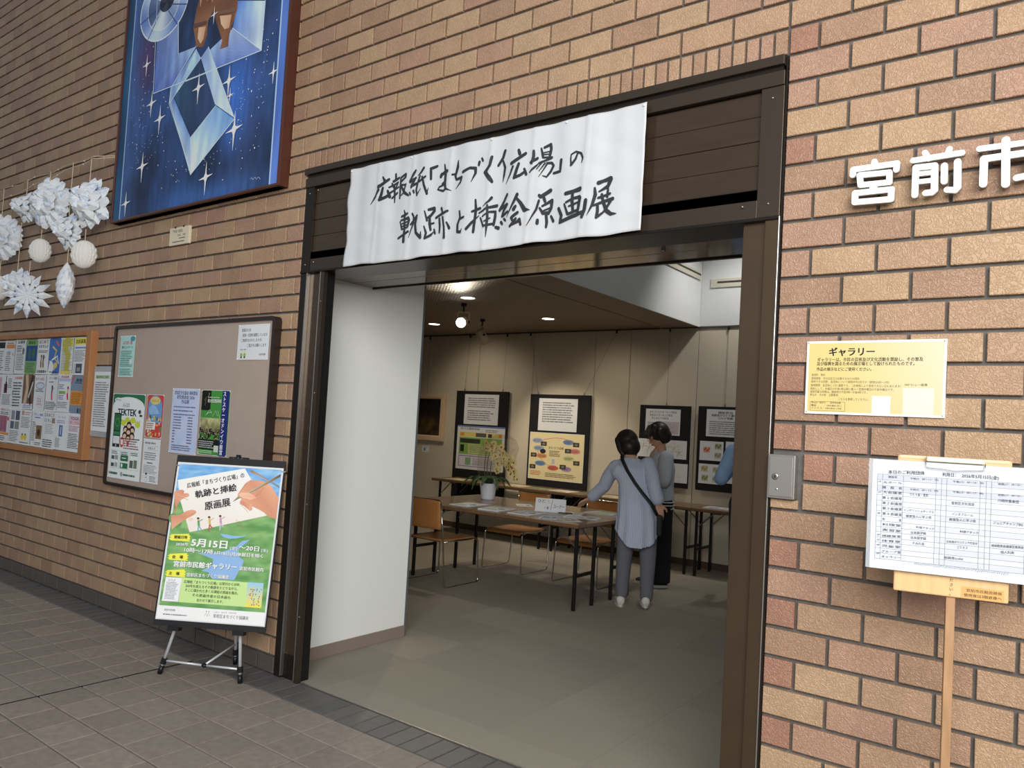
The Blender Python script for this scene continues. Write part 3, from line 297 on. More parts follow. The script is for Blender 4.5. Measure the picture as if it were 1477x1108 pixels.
SCHED={'text':[('本日のご利用団体',(-0.1568,0.134),(-0.0668,0.1375),0.0103,'k',1),('利用日：',(-0.0247,0.1374),(0.0138,0.1377),0.0103,'k',1),('2026年5月15日(金)',(0.0212,0.1376),(0.1068,0.1378),0.0103,'k',1),('施設名',(-0.1564,0.1225),(-0.1333,0.1229),0.0062,'k',0),('午前(9：00〜11：30)',(-0.1015,0.1227),(-0.0333,0.1241),0.0055,'k',0),('午後(12：30〜16：30)',(0.001,0.1225),(0.0729,0.124),0.0055,'k',0),('夜間(17：30〜21：',(0.1051,0.1244),(0.1626,0.1259),0.0055,'k',0),('大ホール',(-0.1694,0.106),(-0.1204,0.1073),0.0069,'k',0),('施\u3000設\u3000名',(-0.1705,0.0919),(-0.1199,0.0928),0.0069,'k',0),('午前(9：00〜12：00)',(-0.1014,0.0923),(-0.033,0.0941),0.0055,'k',0),('午後(13：00〜17：00)',(0.0018,0.0944),(0.0731,0.0959),0.0055,'k',0),('夜間(17：30〜21：',(0.1059,0.0955),(0.1633,0.0974),0.0055,'k',0),('大会議室',(-0.1691,0.078),(-0.1201,0.0789),0.0075,'k',0),('うたう会・宮前',(-0.1022,0.077),(-0.056,0.0784),0.0082,'k',0),('第１会議室',(-0.1695,0.0629),(-0.1197,0.064),0.0075,'k',0),('第２会議室',(-0.1691,0.0483),(-0.1192,0.0485),0.0075,'k',0),('第３会議室',(-0.1686,0.0333),(-0.1187,0.034),0.0075,'k',0),('第４会議室',(-0.1681,0.0187),(-0.1182,0.0191),0.0075,'k',0),('和',(-0.1676,0.0034),(-0.1604,0.0034),0.0069,'k',0),('室',(-0.1264,0.0041),(-0.1196,0.0041),0.0069,'k',0),('料理室',(-0.1671,-0.0112),(-0.1189,-0.0103),0.0069,'k',0),('実習室',(-0.1673,-0.0259),(-0.119,-0.0259),0.0069,'k',0),('視聴覚室',(-0.1673,-0.0433),(-0.1185,-0.0407),0.0069,'k',0),('体育室',(-0.1672,-0.0565),(-0.119,-0.0552),0.0069,'k',0),('児童室',(-0.1674,-0.0704),(-0.1185,-0.0696),0.0069,'k',0),('グループ室',(-0.1672,-0.0857),(-0.1181,-0.084),0.0069,'k',0),('ギャラリー',(-0.1667,-0.1006),(-0.1176,-0.0984),0.0069,'k',0),('イングリッシュサークル',(-0.1156,0.0339),(-0.0411,0.0347),0.0069,'k',0),('宮前区文化協会',(-0.0012,0.0629),(0.0532,0.064),0.0082,'k',0),('川崎吹奏楽団',(0.1055,0.0795),(0.1532,0.0793),0.0082,'k',0),('ゾンヌフルーム',(0.0005,0.0343),(0.0511,0.035),0.0075,'k',0),('観賞型人に学ぶ会',(-0.1089,0.0173),(-0.0467,0.0194),0.0075,'k',0),('観賞型人に学ぶ会',(-0.0049,0.0186),(0.0578,0.0203),0.0075,'k',0),('ジュニアチャンプBG',(0.0965,0.0206),(0.1638,0.021),0.0075,'k',0),('料理アタック',(-0.0836,-0.01),(-0.0389,-0.0104),0.0062,'k',0),('料理アタック',(0.0209,-0.0108),(0.0644,-0.0104),0.0062,'k',0),('日本語学級',(-0.0968,-0.0269),(-0.0583,-0.0251),0.0075,'k',0),('日本語学級',(-0.0964,-0.0406),(-0.0579,-0.0394),0.0075,'k',0),('すみれ会',(-0.092,-0.0549),(-0.0616,-0.0548),0.0075,'k',0),('日本語ボランティア打合せ',(-0.01,-0.0411),(0.0629,-0.0386),0.0062,'k',0),('コスモス',(0.0134,-0.0543),(0.0413,-0.0537),0.0075,'k',0),('地域教育会議運営委員会',(0.0938,-0.0403),(0.1666,-0.0375),0.0069,'k',0),('個人利用',(0.1154,-0.0556),(0.1462,-0.0539),0.0075,'k',0),('振興係(cafe)',(-0.0146,-0.0856),(0.0311,-0.0837),0.0075,'k',0),('1F',(-0.1812,0.1086),(-0.1736,0.1085),0.0055,'k',0),('1F',(-0.1808,0.0784),(-0.1726,0.0784),0.0055,'k',0),('4F',(-0.1807,0.0199),(-0.1725,0.02),0.0055,'k',0),('3F',(-0.18,-0.0405),(-0.1712,-0.0402),0.0055,'k',0),('1F',(-0.1802,-0.0545),(-0.1714,-0.0542),0.0055,'k',0),('4F',(-0.1797,-0.0684),(-0.1709,-0.068),0.0055,'k',0),('2F',(-0.1796,-0.0917),(-0.1708,-0.0913),0.0055,'k',0)],'cols':[-0.1845,-0.1724,-0.1198,-0.0406,-0.0271,-0.0145,0.0639,0.0778,0.0898],'cols_b':[-0.1814,-0.1678,-0.1165,-0.0366,-0.0241,-0.0116,0.0663,0.0798,0.092],'rows':[0.1319,0.1161,0.1004,0.0846,0.0741,0.0584,0.0444,0.0294,0.0147,0.0008,-0.0149,-0.0288,-0.0444,-0.0583,-0.074,-0.0879,-0.1035]}
BOARDTXT=[('宮前市民館庶務係',(0.0421,-0.169),(0.1248,-0.1687),0.0082,'n',1),('使用後は3階倉庫へ',(0.0369,-0.1822),(0.1245,-0.1814),0.0082,'n',1)]
# ================================================================== SETTING: brick facade
U = 0.10337; VP_ = 0.1; JT = 0.0125
BR = {'tan': (174, 142, 114), 'pale': (179, 149, 118), 'rose': (170, 135, 113), 'red': (161, 120, 100), 'brown': (163, 131, 106), 'base': (92, 84, 78)}
def brick_mat(k):
    return mat('brick_glaze_'+k, BR[k], rough=.40, spec=.5, noise=(9, .10), bump=(58, .5, .0035, 'worm'), coord='World')
BM = {k: brick_mat(k) for k in BR}
MORT = mat('mortar', (98, 95, 92), rough=.95, noise=(30, .2), coord='World', bump=(120, .5, .002, 'n'))
def brick_geo(mb, x0, x1, z0, z1, y=-.0, d=.019, ch=.0022):
    a = [(x0, y+d, z0), (x1, y+d, z0), (x1, y+d, z1), (x0, y+d, z1)]
    b = [(x0, y+ch, z0), (x1, y+ch, z0), (x1, y+ch, z1), (x0, y+ch, z1)]
    c = [(x0+ch, y, z0+ch), (x1-ch, y, z0+ch), (x1-ch, y, z1-ch), (x0+ch, y, z1-ch)]
    mb.add(a+b+c, [(8, 9, 10, 11)]+[(4+i, 4+(i+1) % 4, 8+(i+1) % 4, 8+i) for i in range(4)]+[(i, (i+1) % 4, 4+(i+1) % 4, 4+i) for i in range(4)])
BMESH = {}
def brick_mesh(w, h, k):
    key = (round(w, 3), round(h, 3), k)
    if key not in BMESH:
        mb = MB(); brick_geo(mb, -w/2, w/2, -h/2, h/2); BMESH[key] = mb.mesh('brick', BM[k])
    return BMESH[key]
def pick(i, row, n, end=False):
    r = random.random()
    if row == 0: return 'base'
    if end: return 'red' if r < .6 else 'rose'
    return 'tan' if r < .42 else 'pale' if r < .66 else 'rose' if r < .86 else 'brown'
def wall_bricks(parent, items, cam_key, limit=300):
    """items: (cx, cz, w, h, kind). The ones that show largest become parts, the rest one stuff mesh per wall"""
    items.sort(key=cam_key)
    for it in items[:limit]:
        cx, cz, w, h, k = it
        link('brick', brick_mesh(w, h, k), parent, (cx, random.uniform(-.0012, .0012), cz))
    rest = items[limit:]
    if rest:
        ks = sorted(set(i[4] for i in rest)); mb = MB()
        for cx, cz, w, h, k in rest:
            mb.cur = ks.index(k); brick_geo(mb, cx-w/2, cx+w/2, cz-h/2, cz+h/2, random.uniform(-.0012, .0012))
        o = mb.build('brick_field', [BM[k] for k in ks], parent, fix=False); o['kind'] = 'stuff'
def size_key(it):
    p = Vector((it[0], 0, it[1])); d = p-CAMP; q_ = (d.dot(_r2), d.dot(_u2), d.dot(_f)) if False else None
    dep = d.dot(Vector((mw[0][2], mw[1][2], mw[2][2]))*-1); ix = 723.85+1107*d.dot(_r2)/max(dep, .01); iy = 567.9-1107*d.dot(_u2)/max(dep, .01)
    vis = dep > .1 and -20 < ix < 1500 and -20 < iy < 1130
    area_ = it[2]*it[3]*abs(d.y)/max(d.length, .1)**3
    return -area_ if vis else 1e6+d.length
def rows(x0, x1, z0, z1):
    """running bond, joints at even half modules in odd rows from the top line z=2.9"""
    out = []; r0 = int(round(z0/VP_)); r1 = int(round(z1/VP_))
    for r in range(r0, r1):
        L_ = 29-r-1                      # row between L_ and L_+1 counted from z=2.9 down
        odd = (L_ % 2 == 0)              # rows that begin with a half brick at the door jamb
        zc = r*VP_+VP_/2; h = VP_-JT
        js = [k for k in range(int(math.floor(x0/U))-3, int(math.ceil(x1/U))+3) if (k % 2 == (1 if odd else 0))]
        for a in js:
            l = max(a*U, x0); rr = min((a+2)*U, x1)
            if rr-l < .03: continue
            full = abs((rr-l)-2*U) < .004
            out.append((l, rr, zc, h, r, full))
    return out
def mk(x0, x1, z0, z1, endside):
    items = []
    for l, rr, zc, h, r, full in rows(x0, x1, z0, z1):
        end = (endside == 'L' and l <= x0+.001 and not full)
        items.append(((l+rr)/2, zc, rr-l-JT*.85, h, pick(0, r, 0, end)))
    return items
ZT = 5.6; XL = -9.0; XR = 2.6; DL = -2.636
def wall_struct(name, x0, x1, z0, z1):
    mb = MB(); mb.box(x0, x1, .015, .20, z0, z1); return tag(mb.build(name, MORT), kind='structure')
wr = wall_struct('wall_right', 0.002, XR, 0, 2.8)
it = mk(0.0, XR, 0, 2.8, 'L')
it = [i for i in it if not (0.0 < i[0] < .12 and 1.2 < i[1] < 1.42)] + [(.0485, 1.219, .092, .03, 'pale'), (.155, 1.35, .092, .0875, 'red')]
it = [(i[0], i[1], i[2], i[3], i[4]) for i in it]
wall_bricks(wr, it, size_key)
wl = wall_struct('wall_left', XL, DL-.004, 0, 2.8)
wall_bricks(wl, mk(XL, DL-.004, 0, 2.8, ''), size_key)
wt = wall_struct('wall_top', XL, XR, 2.8, ZT)
top = mk(XL, XR, 2.9, ZT, '')
lo = [i for i in mk(XL, -25.5*U, 2.8, 2.9, '')]+[i for i in mk(0.0, XR, 2.8, 2.9, 'L')]
sw = U/2
sold = [(-(k+.5)*sw, 2.85, sw-.009, VP_-JT, random.choice(('rose', 'brown', 'tan', 'brown', 'rose', 'pale'))) for k in range(51)]
wall_bricks(wt, top+lo+sold, size_key)

# ------------------------------------------------------------------ pavement outside
T0x, T0y, TS = -3.1328, -.1794, .2021
TILE = [mat('paver_%d' % i, c, rough=.62, noise=(26, .14), coord='World', bump=(90, .35, .0015, 'n')) for i, c in enumerate([(142, 132, 122), (137, 127, 118), (146, 135, 125), (140, 130, 121)])]
BORD = [mat('border_paver_%d' % i, c, rough=.5, noise=(18, .12), coord='World', bump=(70, .35, .0015, 'n')) for i, c in enumerate([(98, 95, 94), (103, 98, 95), (93, 91, 91)])]
mb = MB(); mb.box(XL-4, 9, -14, .03, -.12, -.006)
fl = tag(mb.build('floor', mat('pavement_joint', (88, 82, 77), rough=.95, noise=(40, .2), coord='World')), kind='structure')
TM = {}
def slab_mesh(w, d, m, t=.012, c=.0025):
    k = (round(w, 3), round(d, 3), m.name)
    if k not in TM:
        b = MB(); z0 = -t
        b.add([(-w/2, -d/2, z0), (w/2, -d/2, z0), (w/2, d/2, z0), (-w/2, d/2, z0), (-w/2, -d/2, -c), (w/2, -d/2, -c), (w/2, d/2, -c), (-w/2, d/2, -c),
               (-w/2+c, -d/2+c, 0), (w/2-c, -d/2+c, 0), (w/2-c, d/2-c, 0), (-w/2+c, d/2-c, 0)],
              [(8, 9, 10, 11)]+[(4+i, 4+(i+1) % 4, 8+(i+1) % 4, 8+i) for i in range(4)]+[(i, (i+1) % 4, 4+(i+1) % 4, 4+i) for i in range(4)])
        TM[k] = b.mesh('tile', m)
    return TM[k]
def floor_key(it):
    p = Vector((it[0], it[1], 0)); d = p-CAMP; dep = -d.dot(Vector((mw[0][2], mw[1][2], mw[2][2])))
    if dep < .1: return 1e6+d.length
    ix = 723.85+1107*d.dot(_r2)/dep; iy = 567.9-1107*d.dot(_u2)/dep
    return -(1.43/d.length**3) if (-40 < ix < 1520 and 0 < iy < 1150) else 1e6+d.length
tiles = []
for i in range(-29, 33):
    for j in range(0, 31):
        tiles.append((T0x+(i+.5)*TS, T0y-(j+.5)*TS, random.choice(TILE)))
tiles.sort(key=floor_key)
for x, y, m in tiles[:300]:
    link('tile', slab_mesh(TS-.007, TS-.007, m), fl, (x, y, random.uniform(-.0008, .0008)))
b = MB()
for x, y, m in tiles[300:]:
    b.cur = TILE.index(m); w = TS-.007; b.add([(x-w/2, y-w/2, 0), (x+w/2, y-w/2, 0), (x+w/2, y+w/2, 0), (x-w/2, y+w/2, 0), (x-w/2, y-w/2, -.01), (x+w/2, y-w/2, -.01), (x+w/2, y+w/2, -.01), (x-w/2, y+w/2, -.01)], [(0, 1, 2, 3), (0, 4, 5, 1), (1, 5, 6, 2), (2, 6, 7, 3), (3, 7, 4, 0)])
b.build('tile_field', TILE, fl, fix=False)['kind'] = 'stuff'
for k in range(-56, 62):
    x = T0x+(k+.5)*TS/2
    link('border_tile', slab_mesh(TS/2-.006, .196, random.choice(BORD)), fl, (x, -.079, random.uniform(-.0006, .0006)))

mb = MB(); mb.box(T0x-.004, T0x+.004, -6.2, -.18, -.01, .0015); mb.build('expansion_joint', mat('joint_black', (28, 25, 24), rough=.9), fl)
# ------------------------------------------------------------------ bronze door frame (structure)
BRZ = mat('bronze_metal', (94, 78, 62), rough=.33, metal=.7, noise=(6, .08), spec=.6)
BRZ2 = mat('bronze_panel', (84, 70, 56), rough=.16, metal=.6, noise=(5, .10, (1, 1, 8)), spec=.7)
HBZ = mat('header_bronze', (76, 66, 57), rough=.33, metal=.6)
BRZD = mat('dark_bronze', (44, 38, 33), rough=.28, metal=.5)
STEEL = mat('brushed_steel', (170, 168, 164), rough=.32, metal=.9)
fr = link('trim_1', None); tag(fr, kind='structure')
fr['label'] = 'dark bronze metal frame around the wide gallery doorway'
def fbox(name, m, *a, bevel=.002, par=None):
    mb = MB(); mb.box(*a); return mb.build(name, m, par or fr, bevel=bevel)
HB = 2.225
# left jamb, profiled
fbox('jamb_strip', BRZD, -2.636, -2.584, .0, .045, 0, HB)
fbox('edge_bead', STEEL, -2.584, -2.576, -.004, .03, .01, HB)
fbox('jamb_panel', BRZ2, -2.576, -2.470, .020, .05, 0, HB)
fbox('edge_bead', STEEL, -2.470, -2.465, -.003, .02, .01, HB)
fbox('jamb_strip', HBZ, -2.465, -2.440, .0, .03, 0, HB)
fbox('jamb_groove', mat('groove_black', (16, 15, 15)), -2.51, -2.452, .03, .09, 0, HB)
fbox('jamb_strip', BRZD, -2.565, -2.518, .09, .14, 0, HB)
for z in (.35, .95, 1.55, 2.05): mb = MB(); mb.sphere((-2.452, .0, z), .004, 8, 5); mb.build('screw', STEEL, fr, smooth=True)
fbox('kick_plate', BRZD, -2.576, -2.480, .016, .020, 0, .13, bevel=0)
# right jamb
fbox('jamb_panel', BRZ, -.141, -.057, .018, .23, 0, HB)
fbox('jamb_strip', BRZ, -.057, -.009, .0, .23, 0, HB)
fbox('edge_bead', STEEL, -.009, -.004, -.006, .03, 0, HB)
fbox('sealant', BRZD, -.004, .003, .0, .04, 0, 2.8, bevel=0)
# header box
fbox('header_trim', HBZ, -2.636, -.006, -.022, .2, 2.765, 2.80)
fbox('header_trim', BRZD, -2.62, -.012, -.006, .2, 2.748, 2.765, bevel=0)
fbox('header_rail', HBZ, -2.636, -.006, -.010, .2, 2.695, 2.748)
fbox('header_post', BRZD, -2.636, -2.565, -.004, .2, HB, 2.695)
fbox('header_post', HBZ, -.088, -.006, -.004, .2, HB, 2.695)
for k in range(4):
    z0 = 2.335+k*.09
    if k == 0: fbox('header_rail', HBZ, -2.565, -.088, .000, .2, HB, 2.330)
    fbox('header_board', BRZ2, -2.565, -.088, .012+.0015*(k % 2), .2, z0-.003, z0+.086, bevel=.0025)
fbox('header_trim', BRZD, -2.636, -.006, -.008, .2, HB-.012, HB)
for x, z in ((-2.60, 2.66), (-2.60, 2.26), (-2.53, 2.67), (-2.53, 2.27), (-.047, 2.655), (-.047, 2.272), (-.14, 2.272), (-.55, 2.30)):
    mb = MB(); mb.sphere((x, -.004, z), .0045, 8, 5); mb.build('screw', STEEL, fr, smooth=True)
# soffit over the doorway with shutter guide slot
SOF = mat('soffit_metal', (138, 126, 114), rough=.10, metal=.75, noise=(3, .08, (1, 9, 1)), spec=.7)
for y0, y1, z in ((.03, .075, 2.235), (.11, .27, 2.243), (.276, .43, 2.243), (.436, .60, 2.243)):
    fbox('soffit_panel', SOF, -2.72, -.10, y0, y1, z, z+.05, bevel=.002)
fbox('shutter_slot', BRZD, -2.636, -.05, .0, .62, 2.29, 2.33, bevel=0)
fbox('soffit_edge', BRZD, -2.72, -.05, .60, .62, 2.236, 2.30)
fbox('lock_stud', STEEL, -.615, -.60, .33, .345, 2.228, 2.245)

# ------------------------------------------------------------------ gallery room
WPL = mat('wall_cloth_white', (243, 245, 241), rough=.8, noise=(60, .02), bump=(260, .12, .0006, 'n'))
WPB = mat('wall_panel_cream', (206, 196, 176), rough=.75, noise=(60, .02), bump=(260, .12, .0006, 'n'))
WRM = mat('plaster_white', (214, 216, 216), rough=.85, noise=(8, .02))
BASE = mat('baseboard_vinyl', (146, 130, 120), rough=.55)
BASEB = mat('baseboard_brown', (92, 70, 55), rough=.55)
YB = 5.48; RXL = -9.5; RXR = 1.6
# partition beside the door
mb = MB(); mb.box(-2.82, -2.70, .20, 1.075, 0, 2.9); ws = tag(mb.build('wall_side', WPL), kind='structure')
mb = MB(); mb.box(-2.705, -2.692, .20, 1.078, 0, .075); tag(mb.build('baseboard_side', BASE, None, bevel=.002), kind='structure')
mb = MB(); mb.box(-2.83, -2.697, 1.075, 1.09, 0, 2.9); mb.build('edge_strip', mat('grey_alu', (112, 120, 124), rough=.4, metal=.3), ws)
# inner face of the facade wall, side walls, back wall
mb = MB(); mb.box(RXL, -2.83, .24, .30, 0, 4.2); mb.box(-.06, RXR, .24, .30, 0, 4.2); mb.box(-2.83, -.06, .62, .68, 2.25, 4.2); mb.box(-2.83, -.06, .24, .62, 2.90, 2.96)
tag(mb.build('wall_front', WRM), kind='structure')
mb = MB(); mb.box(RXL-.1, RXL, .24, YB+.1, 0, 4.2); tag(mb.build('wall_far_left', WRM), kind='structure')
mb = MB(); mb.box(RXR, RXR+.1, .24, YB+.1, 0, 4.2); tag(mb.build('wall_far_right', WRM), kind='structure')
mb = MB(); mb.box(RXL, RXR, YB, YB+.1, 0, 4.2); wb = tag(mb.build('wall_back', mat('panel_joint', (110, 100, 84), rough=.9)), kind='structure')
edges = [RXL, -8.46, -7.55, -6.64, -5.73, -4.825, -3.91, -3.43, -2.585, -1.95, -1.04, -.13, .78, RXR]
for a, c in zip(edges, edges[1:]):
    mb = MB(); mb.box(a+.003, c-.003, YB-.012, YB, .0, 2.665); mb.build('wall_panel', WPB, wb, bevel=.002)
mb = MB(); mb.box(-2.58, RXR, YB-.012, YB, 2.672, 4.0); mb.build('wall_panel', WRM, wb)
mb = MB(); mb.box(RXL, RXR, YB-.020, YB-.012, 0, .072); tag(mb.build('baseboard_back', BASEB), kind='structure')
mb = MB(); mb.box(RXL, RXR, YB-.03, YB-.012, 2.655, 2.672); tag(mb.build('trim_2', mat('picture_rail', (88, 82, 74), rough=.5, metal=.3)), kind='structure')
# ceilings
CEIL = mat('ceiling_ribbed', (136, 120, 105), rough=.52)
nt = CEIL.node_tree; N = nt.nodes; L = nt.links
tc = N.new('ShaderNodeTexCoord'); w1 = N.new('ShaderNodeTexWave'); w1.bands_direction = 'X'; w1.inputs['Scale'].default_value = 8.0
w2 = N.new('ShaderNodeTexWave'); w2.bands_direction = 'Y'; w2.inputs['Scale'].default_value = 8.0
L.new(tc.outputs['Object'], w1.inputs[0]); L.new(tc.outputs['Object'], w2.inputs[0])
mm = N.new('ShaderNodeMath'); mm.operation = 'MULTIPLY'; L.new(w1.outputs[1], mm.inputs[0]); L.new(w2.outputs[1], mm.inputs[1])
bp = N.new('ShaderNodeBump'); bp.inputs['Strength'].default_value = .6; bp.inputs['Distance'].default_value = .01; L.new(mm.outputs[0], bp.inputs['Height']); L.new(bp.outputs[0], N['Principled BSDF'].inputs['Normal'])
CPL = mat('ceiling_plain', (144, 127, 111), rough=.6)
mb = MB(); mb.box(RXL, -3.03, .3, YB, 2.672, 2.74); tag(mb.build('ceiling', CEIL), kind='structure')
mb = MB(); mb.box(-3.025, -2.585, .3, YB, 2.668, 2.74); mb.box(-3.045, -3.025, .3, YB, 2.662, 2.70); tag(mb.build('trim_3', CPL), kind='structure')
mb = MB(); mb.box(-2.70, -2.583, .62, YB, 2.70, 4.1); mb.box(-2.592, -2.578, .62, YB, 2.665, 2.70); tag(mb.build('wall_bulkhead', WRM), kind='structure')
mb = MB(); mb.box(-2.7, RXR, .3, YB+.1, 4.0, 4.1); tag(mb.build('ceiling', WRM), kind='structure')
# carpet tiles
CARP = [mat('carpet_%d' % i, c, rough=.95, noise=(220, .12), coord='World', bump=(420, .6, .0015, 'n')) for i, c in enumerate([(154, 146, 131), (150, 142, 128), (157, 149, 134), (151, 144, 131)])]
mb = MB(); mb.box(RXL, RXR, .03, YB, -.10, -.006); fi = tag(mb.build('floor', mat('carpet_gap', (108, 100, 88), rough=.95)), kind='structure')
CM = {}
for i in range(-18, 5):
    for j in range(-1, 11):
        x0 = max(-.81+.5*(i-1), RXL); x1 = min(x0+.5, RXR); y0 = max(.25+.5*j, .034); y1 = min(.25+.5*(j+1), YB-.02)
        if x1-x0 < .05: continue
        m = random.choice(CARP); k = (round(x1-x0, 3), round(y1-y0, 3), m.name)
        if k not in CM:
            b = MB(); w, d = (x1-x0)/2-.0006, (y1-y0)/2-.0006; b.box(-w, w, -d, d, -.006, 0); CM[k] = b.mesh('carpet_tile', m)
        link('carpet_tile', CM[k], fi, ((x0+x1)/2, (y0+y1)/2, 0))
mb = MB(); mb.box(DL+.2, -.0, .028, .036, -.004, .002); tag(mb.build('trim_4', mat('threshold_alu', (150, 148, 140), rough=.4, metal=.7)), kind='structure')
# vents high in the room
def vent(loc, w, label, rotz=0):
    t = thing('air_vent', label, 'vent', loc, (0, 0, rotz), 'slot vents high on the white walls')
    b = MB(); b.box(-w/2, w/2, -.012, 0, -.05, .05); b.build('vent_frame', mat('vent_cream', (200, 196, 178), rough=.5), t, bevel=.003)
    b = MB(); b.box(-w/2+.08, w/2-.01, -.016, -.012, .0, .018); b.build('vent_slot', mat('vent_dark', (60, 60, 60), rough=.6), t)
vent((-2.578, 4.85, 3.235), 1.1, 'long slot vent on the side face of the white bulkhead', pi/2)
vent((-1.95, YB-.013, 3.15), 1.05, 'long slot vent on the white wall above the picture rail')
# downlights
LAMP = mat('lamp_warm', (255, 240, 215), emis=((255, 238, 208), 7.0))
def downlight(x, y, label):
    t = thing('downlight', label, 'ceiling light', (x, y, 2.672), group='recessed downlights')
    b = MB(); b.lathe([(.075, -.004), (.082, -.006), (.082, 0), (.072, 0), (.068, -.003), (.075, -.004)], 28, cap=False); b.build('ring', mat('lamp_ring', (210, 205, 195), rough=.4), t, smooth=True)
    b = MB(); b.lathe([(.001, -.0035), (.070, -.003), (.070, 0), (.001, 0)], 28); b.build('diffuser', LAMP, t)
    d = bpy.data.lights.new('downlight_lamp', 'SPOT'); d.energy = 34; d.color = (1, .86, .66); d.spot_size = radians(110); d.spot_blend = .8; d.shadow_soft_size = .06
    o = link('lamp', d, t, (0, 0, -.02))
for x, y, lb in ((-3.99, 3.07, 'round recessed downlight nearest the doorway'), (-5.72, 4.50, 'round recessed downlight farthest left near the partition'), (-3.98, 4.49, 'round recessed downlight in the middle of the brown ceiling')):
    downlight(x, y, lb)
def spotlight(x, y, aim, label, lit):
    t = thing('spotlight', label, 'spotlight', (x, y, 2.672), group='swivelling spotlights on the ceiling')
    cream = mat('spot_cream', (206, 192, 168), rough=.4); dk = mat('spot_dark', (30, 28, 28), rough=.4)
    b = MB(); b.lathe([(.02, -.03), (.03, -.02), (.03, 0), (.001, 0)], 16); b.tube([(0, 0, -.02), (0, 0, -.09)], .008); b.build('mount', dk, t, smooth=True)
    a = Vector(aim).normalized(); c = Vector((0, 0, -.19)); side = a.cross(Vector((0, 0, 1))).normalized()
    b = MB(); b.tube(path([c+side*.062, c+side*.062+Vector((0, 0, .10)), c-side*.062+Vector((0, 0, .10)), c-side*.062], .02), .006); b.build('yoke', cream, t, smooth=True)
    b = MB(); b.tube([c-a*.075, c-a*.06, c+a*.10], [.035, .052, .055], 20); b.build('can', cream, t, smooth=True)
    [MB().tube([c+side*.07*q_, c+side*.055*q_], .014, 10).build('knob', dk, t) for q_ in (-1, 1)]
    b = MB(); b.tube([c+a*.098, c+a*.103], .050, 20); b.build('lens', mat('spot_lit', (255, 255, 255), emis=((255, 250, 240), 14.)) if lit else dk, t)
    d = bpy.data.lights.new('spot_lamp', 'SPOT'); d.energy = 60 if lit else 45; d.color = (1, .87, .68); d.spot_size = radians(75); d.spot_blend = .7; d.shadow_soft_size = .04
    o = link('lamp', d, t, c+a*.13); o.rotation_euler = a.to_track_quat('-Z', 'Y').to_euler()
spotlight(-4.27, 3.35, (.45, -.86, -.22), 'cream spotlight with its bulb glowing white toward the door', True)
spotlight(-4.80, 4.33, (.28, .55, -.78), 'cream spotlight tilted down toward the back wall', False)
# lights without fixtures; the warm pair is added to brighten the back wall
def unseen_room_light(x, y, z, e, col=(1, .86, .66), s=.12):
    d = bpy.data.lights.new('unseen_room_light', 'POINT'); d.energy = e; d.color = col; d.shadow_soft_size = s
    link('unseen_room_light', d, None, (x, y, z))
def unseen_spot(x, y, z, tx, ty, tz, e, col=(1, .86, .66), ang=100):
    d = bpy.data.lights.new('unseen_room_light', 'SPOT'); d.energy = e; d.color = col; d.shadow_soft_size = .08; d.spot_size = radians(ang); d.spot_blend = .9
    o = link('unseen_room_light', d, None, (x, y, z)); o.rotation_euler = (Vector((tx, ty, tz))-Vector((x, y, z))).to_track_quat('-Z', 'Y').to_euler()
unseen_spot(-5.6, 4.3, 2.66, -5.6, 5.6, 1.2, 38); unseen_spot(-3.6, 4.3, 2.66, -3.5, 5.6, .9, 30)
unseen_spot(-1.62, 4.75, 3.92, -2.7, 5.5, 1.0, 85, (1.0, .97, .94), 95)
unseen_room_light(-.6, 3.2, 3.8, 9, (.95, .97, 1.0), .2)
# ================================================================== things on the facade
PAPER = mat('paper_white', (226, 229, 232), rough=.7)
def vnoise(x, y, s=0):
    from mathutils import noise
    return noise.noise(Vector((x, y, s)))
def mix(a, b, t):
    t = max(0, min(1, t)); return tuple(a[i]*(1-t)+b[i]*t for i in range(3))
# ---- banner
bn = thing('banner', 'white paper banner brushed with two lines of black calligraphy over the doorway', 'banner', (0, 0, 0))
BX0, BX1, BZ0, BZ1 = -2.244, -.53, 2.219, 2.733
def bwave(x, z):
    t = (x-BX0)/(BX1-BX0); s_ = (z-BZ0)/(BZ1-BZ0)
    y = -.028+.0035*sin(x*21+1.2*z)+.002*sin(x*47+3)-.006*(1-s_)*sin(x*9+2)**2
    for fx in (-2.03, -1.79, -1.55, -1.31, -1.07, -.80): y -= .004*math.exp(-((x-fx-(.02*(s_-.5)))/.008)**2)
    y += .003*vnoise(x*9, z*16)
    return y
NX, NZ = 150, 44; vs_ = []; fs = []
for j in range(NZ+1):
    for i in range(NX+1):
        x = BX0+(BX1-BX0)*i/NX; z = BZ0+(BZ1-BZ0)*j/NZ
        zz = z+(.0025*sin(x*11)+.002*sin(x*29))*(1-j/NZ)+(.008*(x-BX0)/1.7-.004)*(1-j/NZ); xx = x+(.006*sin(z*19)+.003*sin(z*41))*(1-i/NX) 
        vs_.append((xx, bwave(xx, zz), zz))
for j in range(NZ):
    for i in range(NX): fs.append((j*(NX+1)+i, j*(NX+1)+i+1, (j+1)*(NX+1)+i+1, (j+1)*(NX+1)+i))
mb = MB(); mb.add(vs_, fs); o = mb.build('paper_sheet', mat('banner_paper', (206, 208, 211), rough=.75, bump=(14, .25, .006, 'n')), bn, smooth=True, fix=False)
md = o.modifiers.new('thick', 'SOLIDIFY'); md.thickness = .0006; md.offset = 1
ar = Art(.00003); ar.warp = lambda x, z, y: (x, bwave(x, z)-.0018+y*.2, z)
for st in BANNER: ar.stroke(st, (52, 54, 58), k=1.22, cap=10, sub=4)
ar.build('brush_lettering', bn)
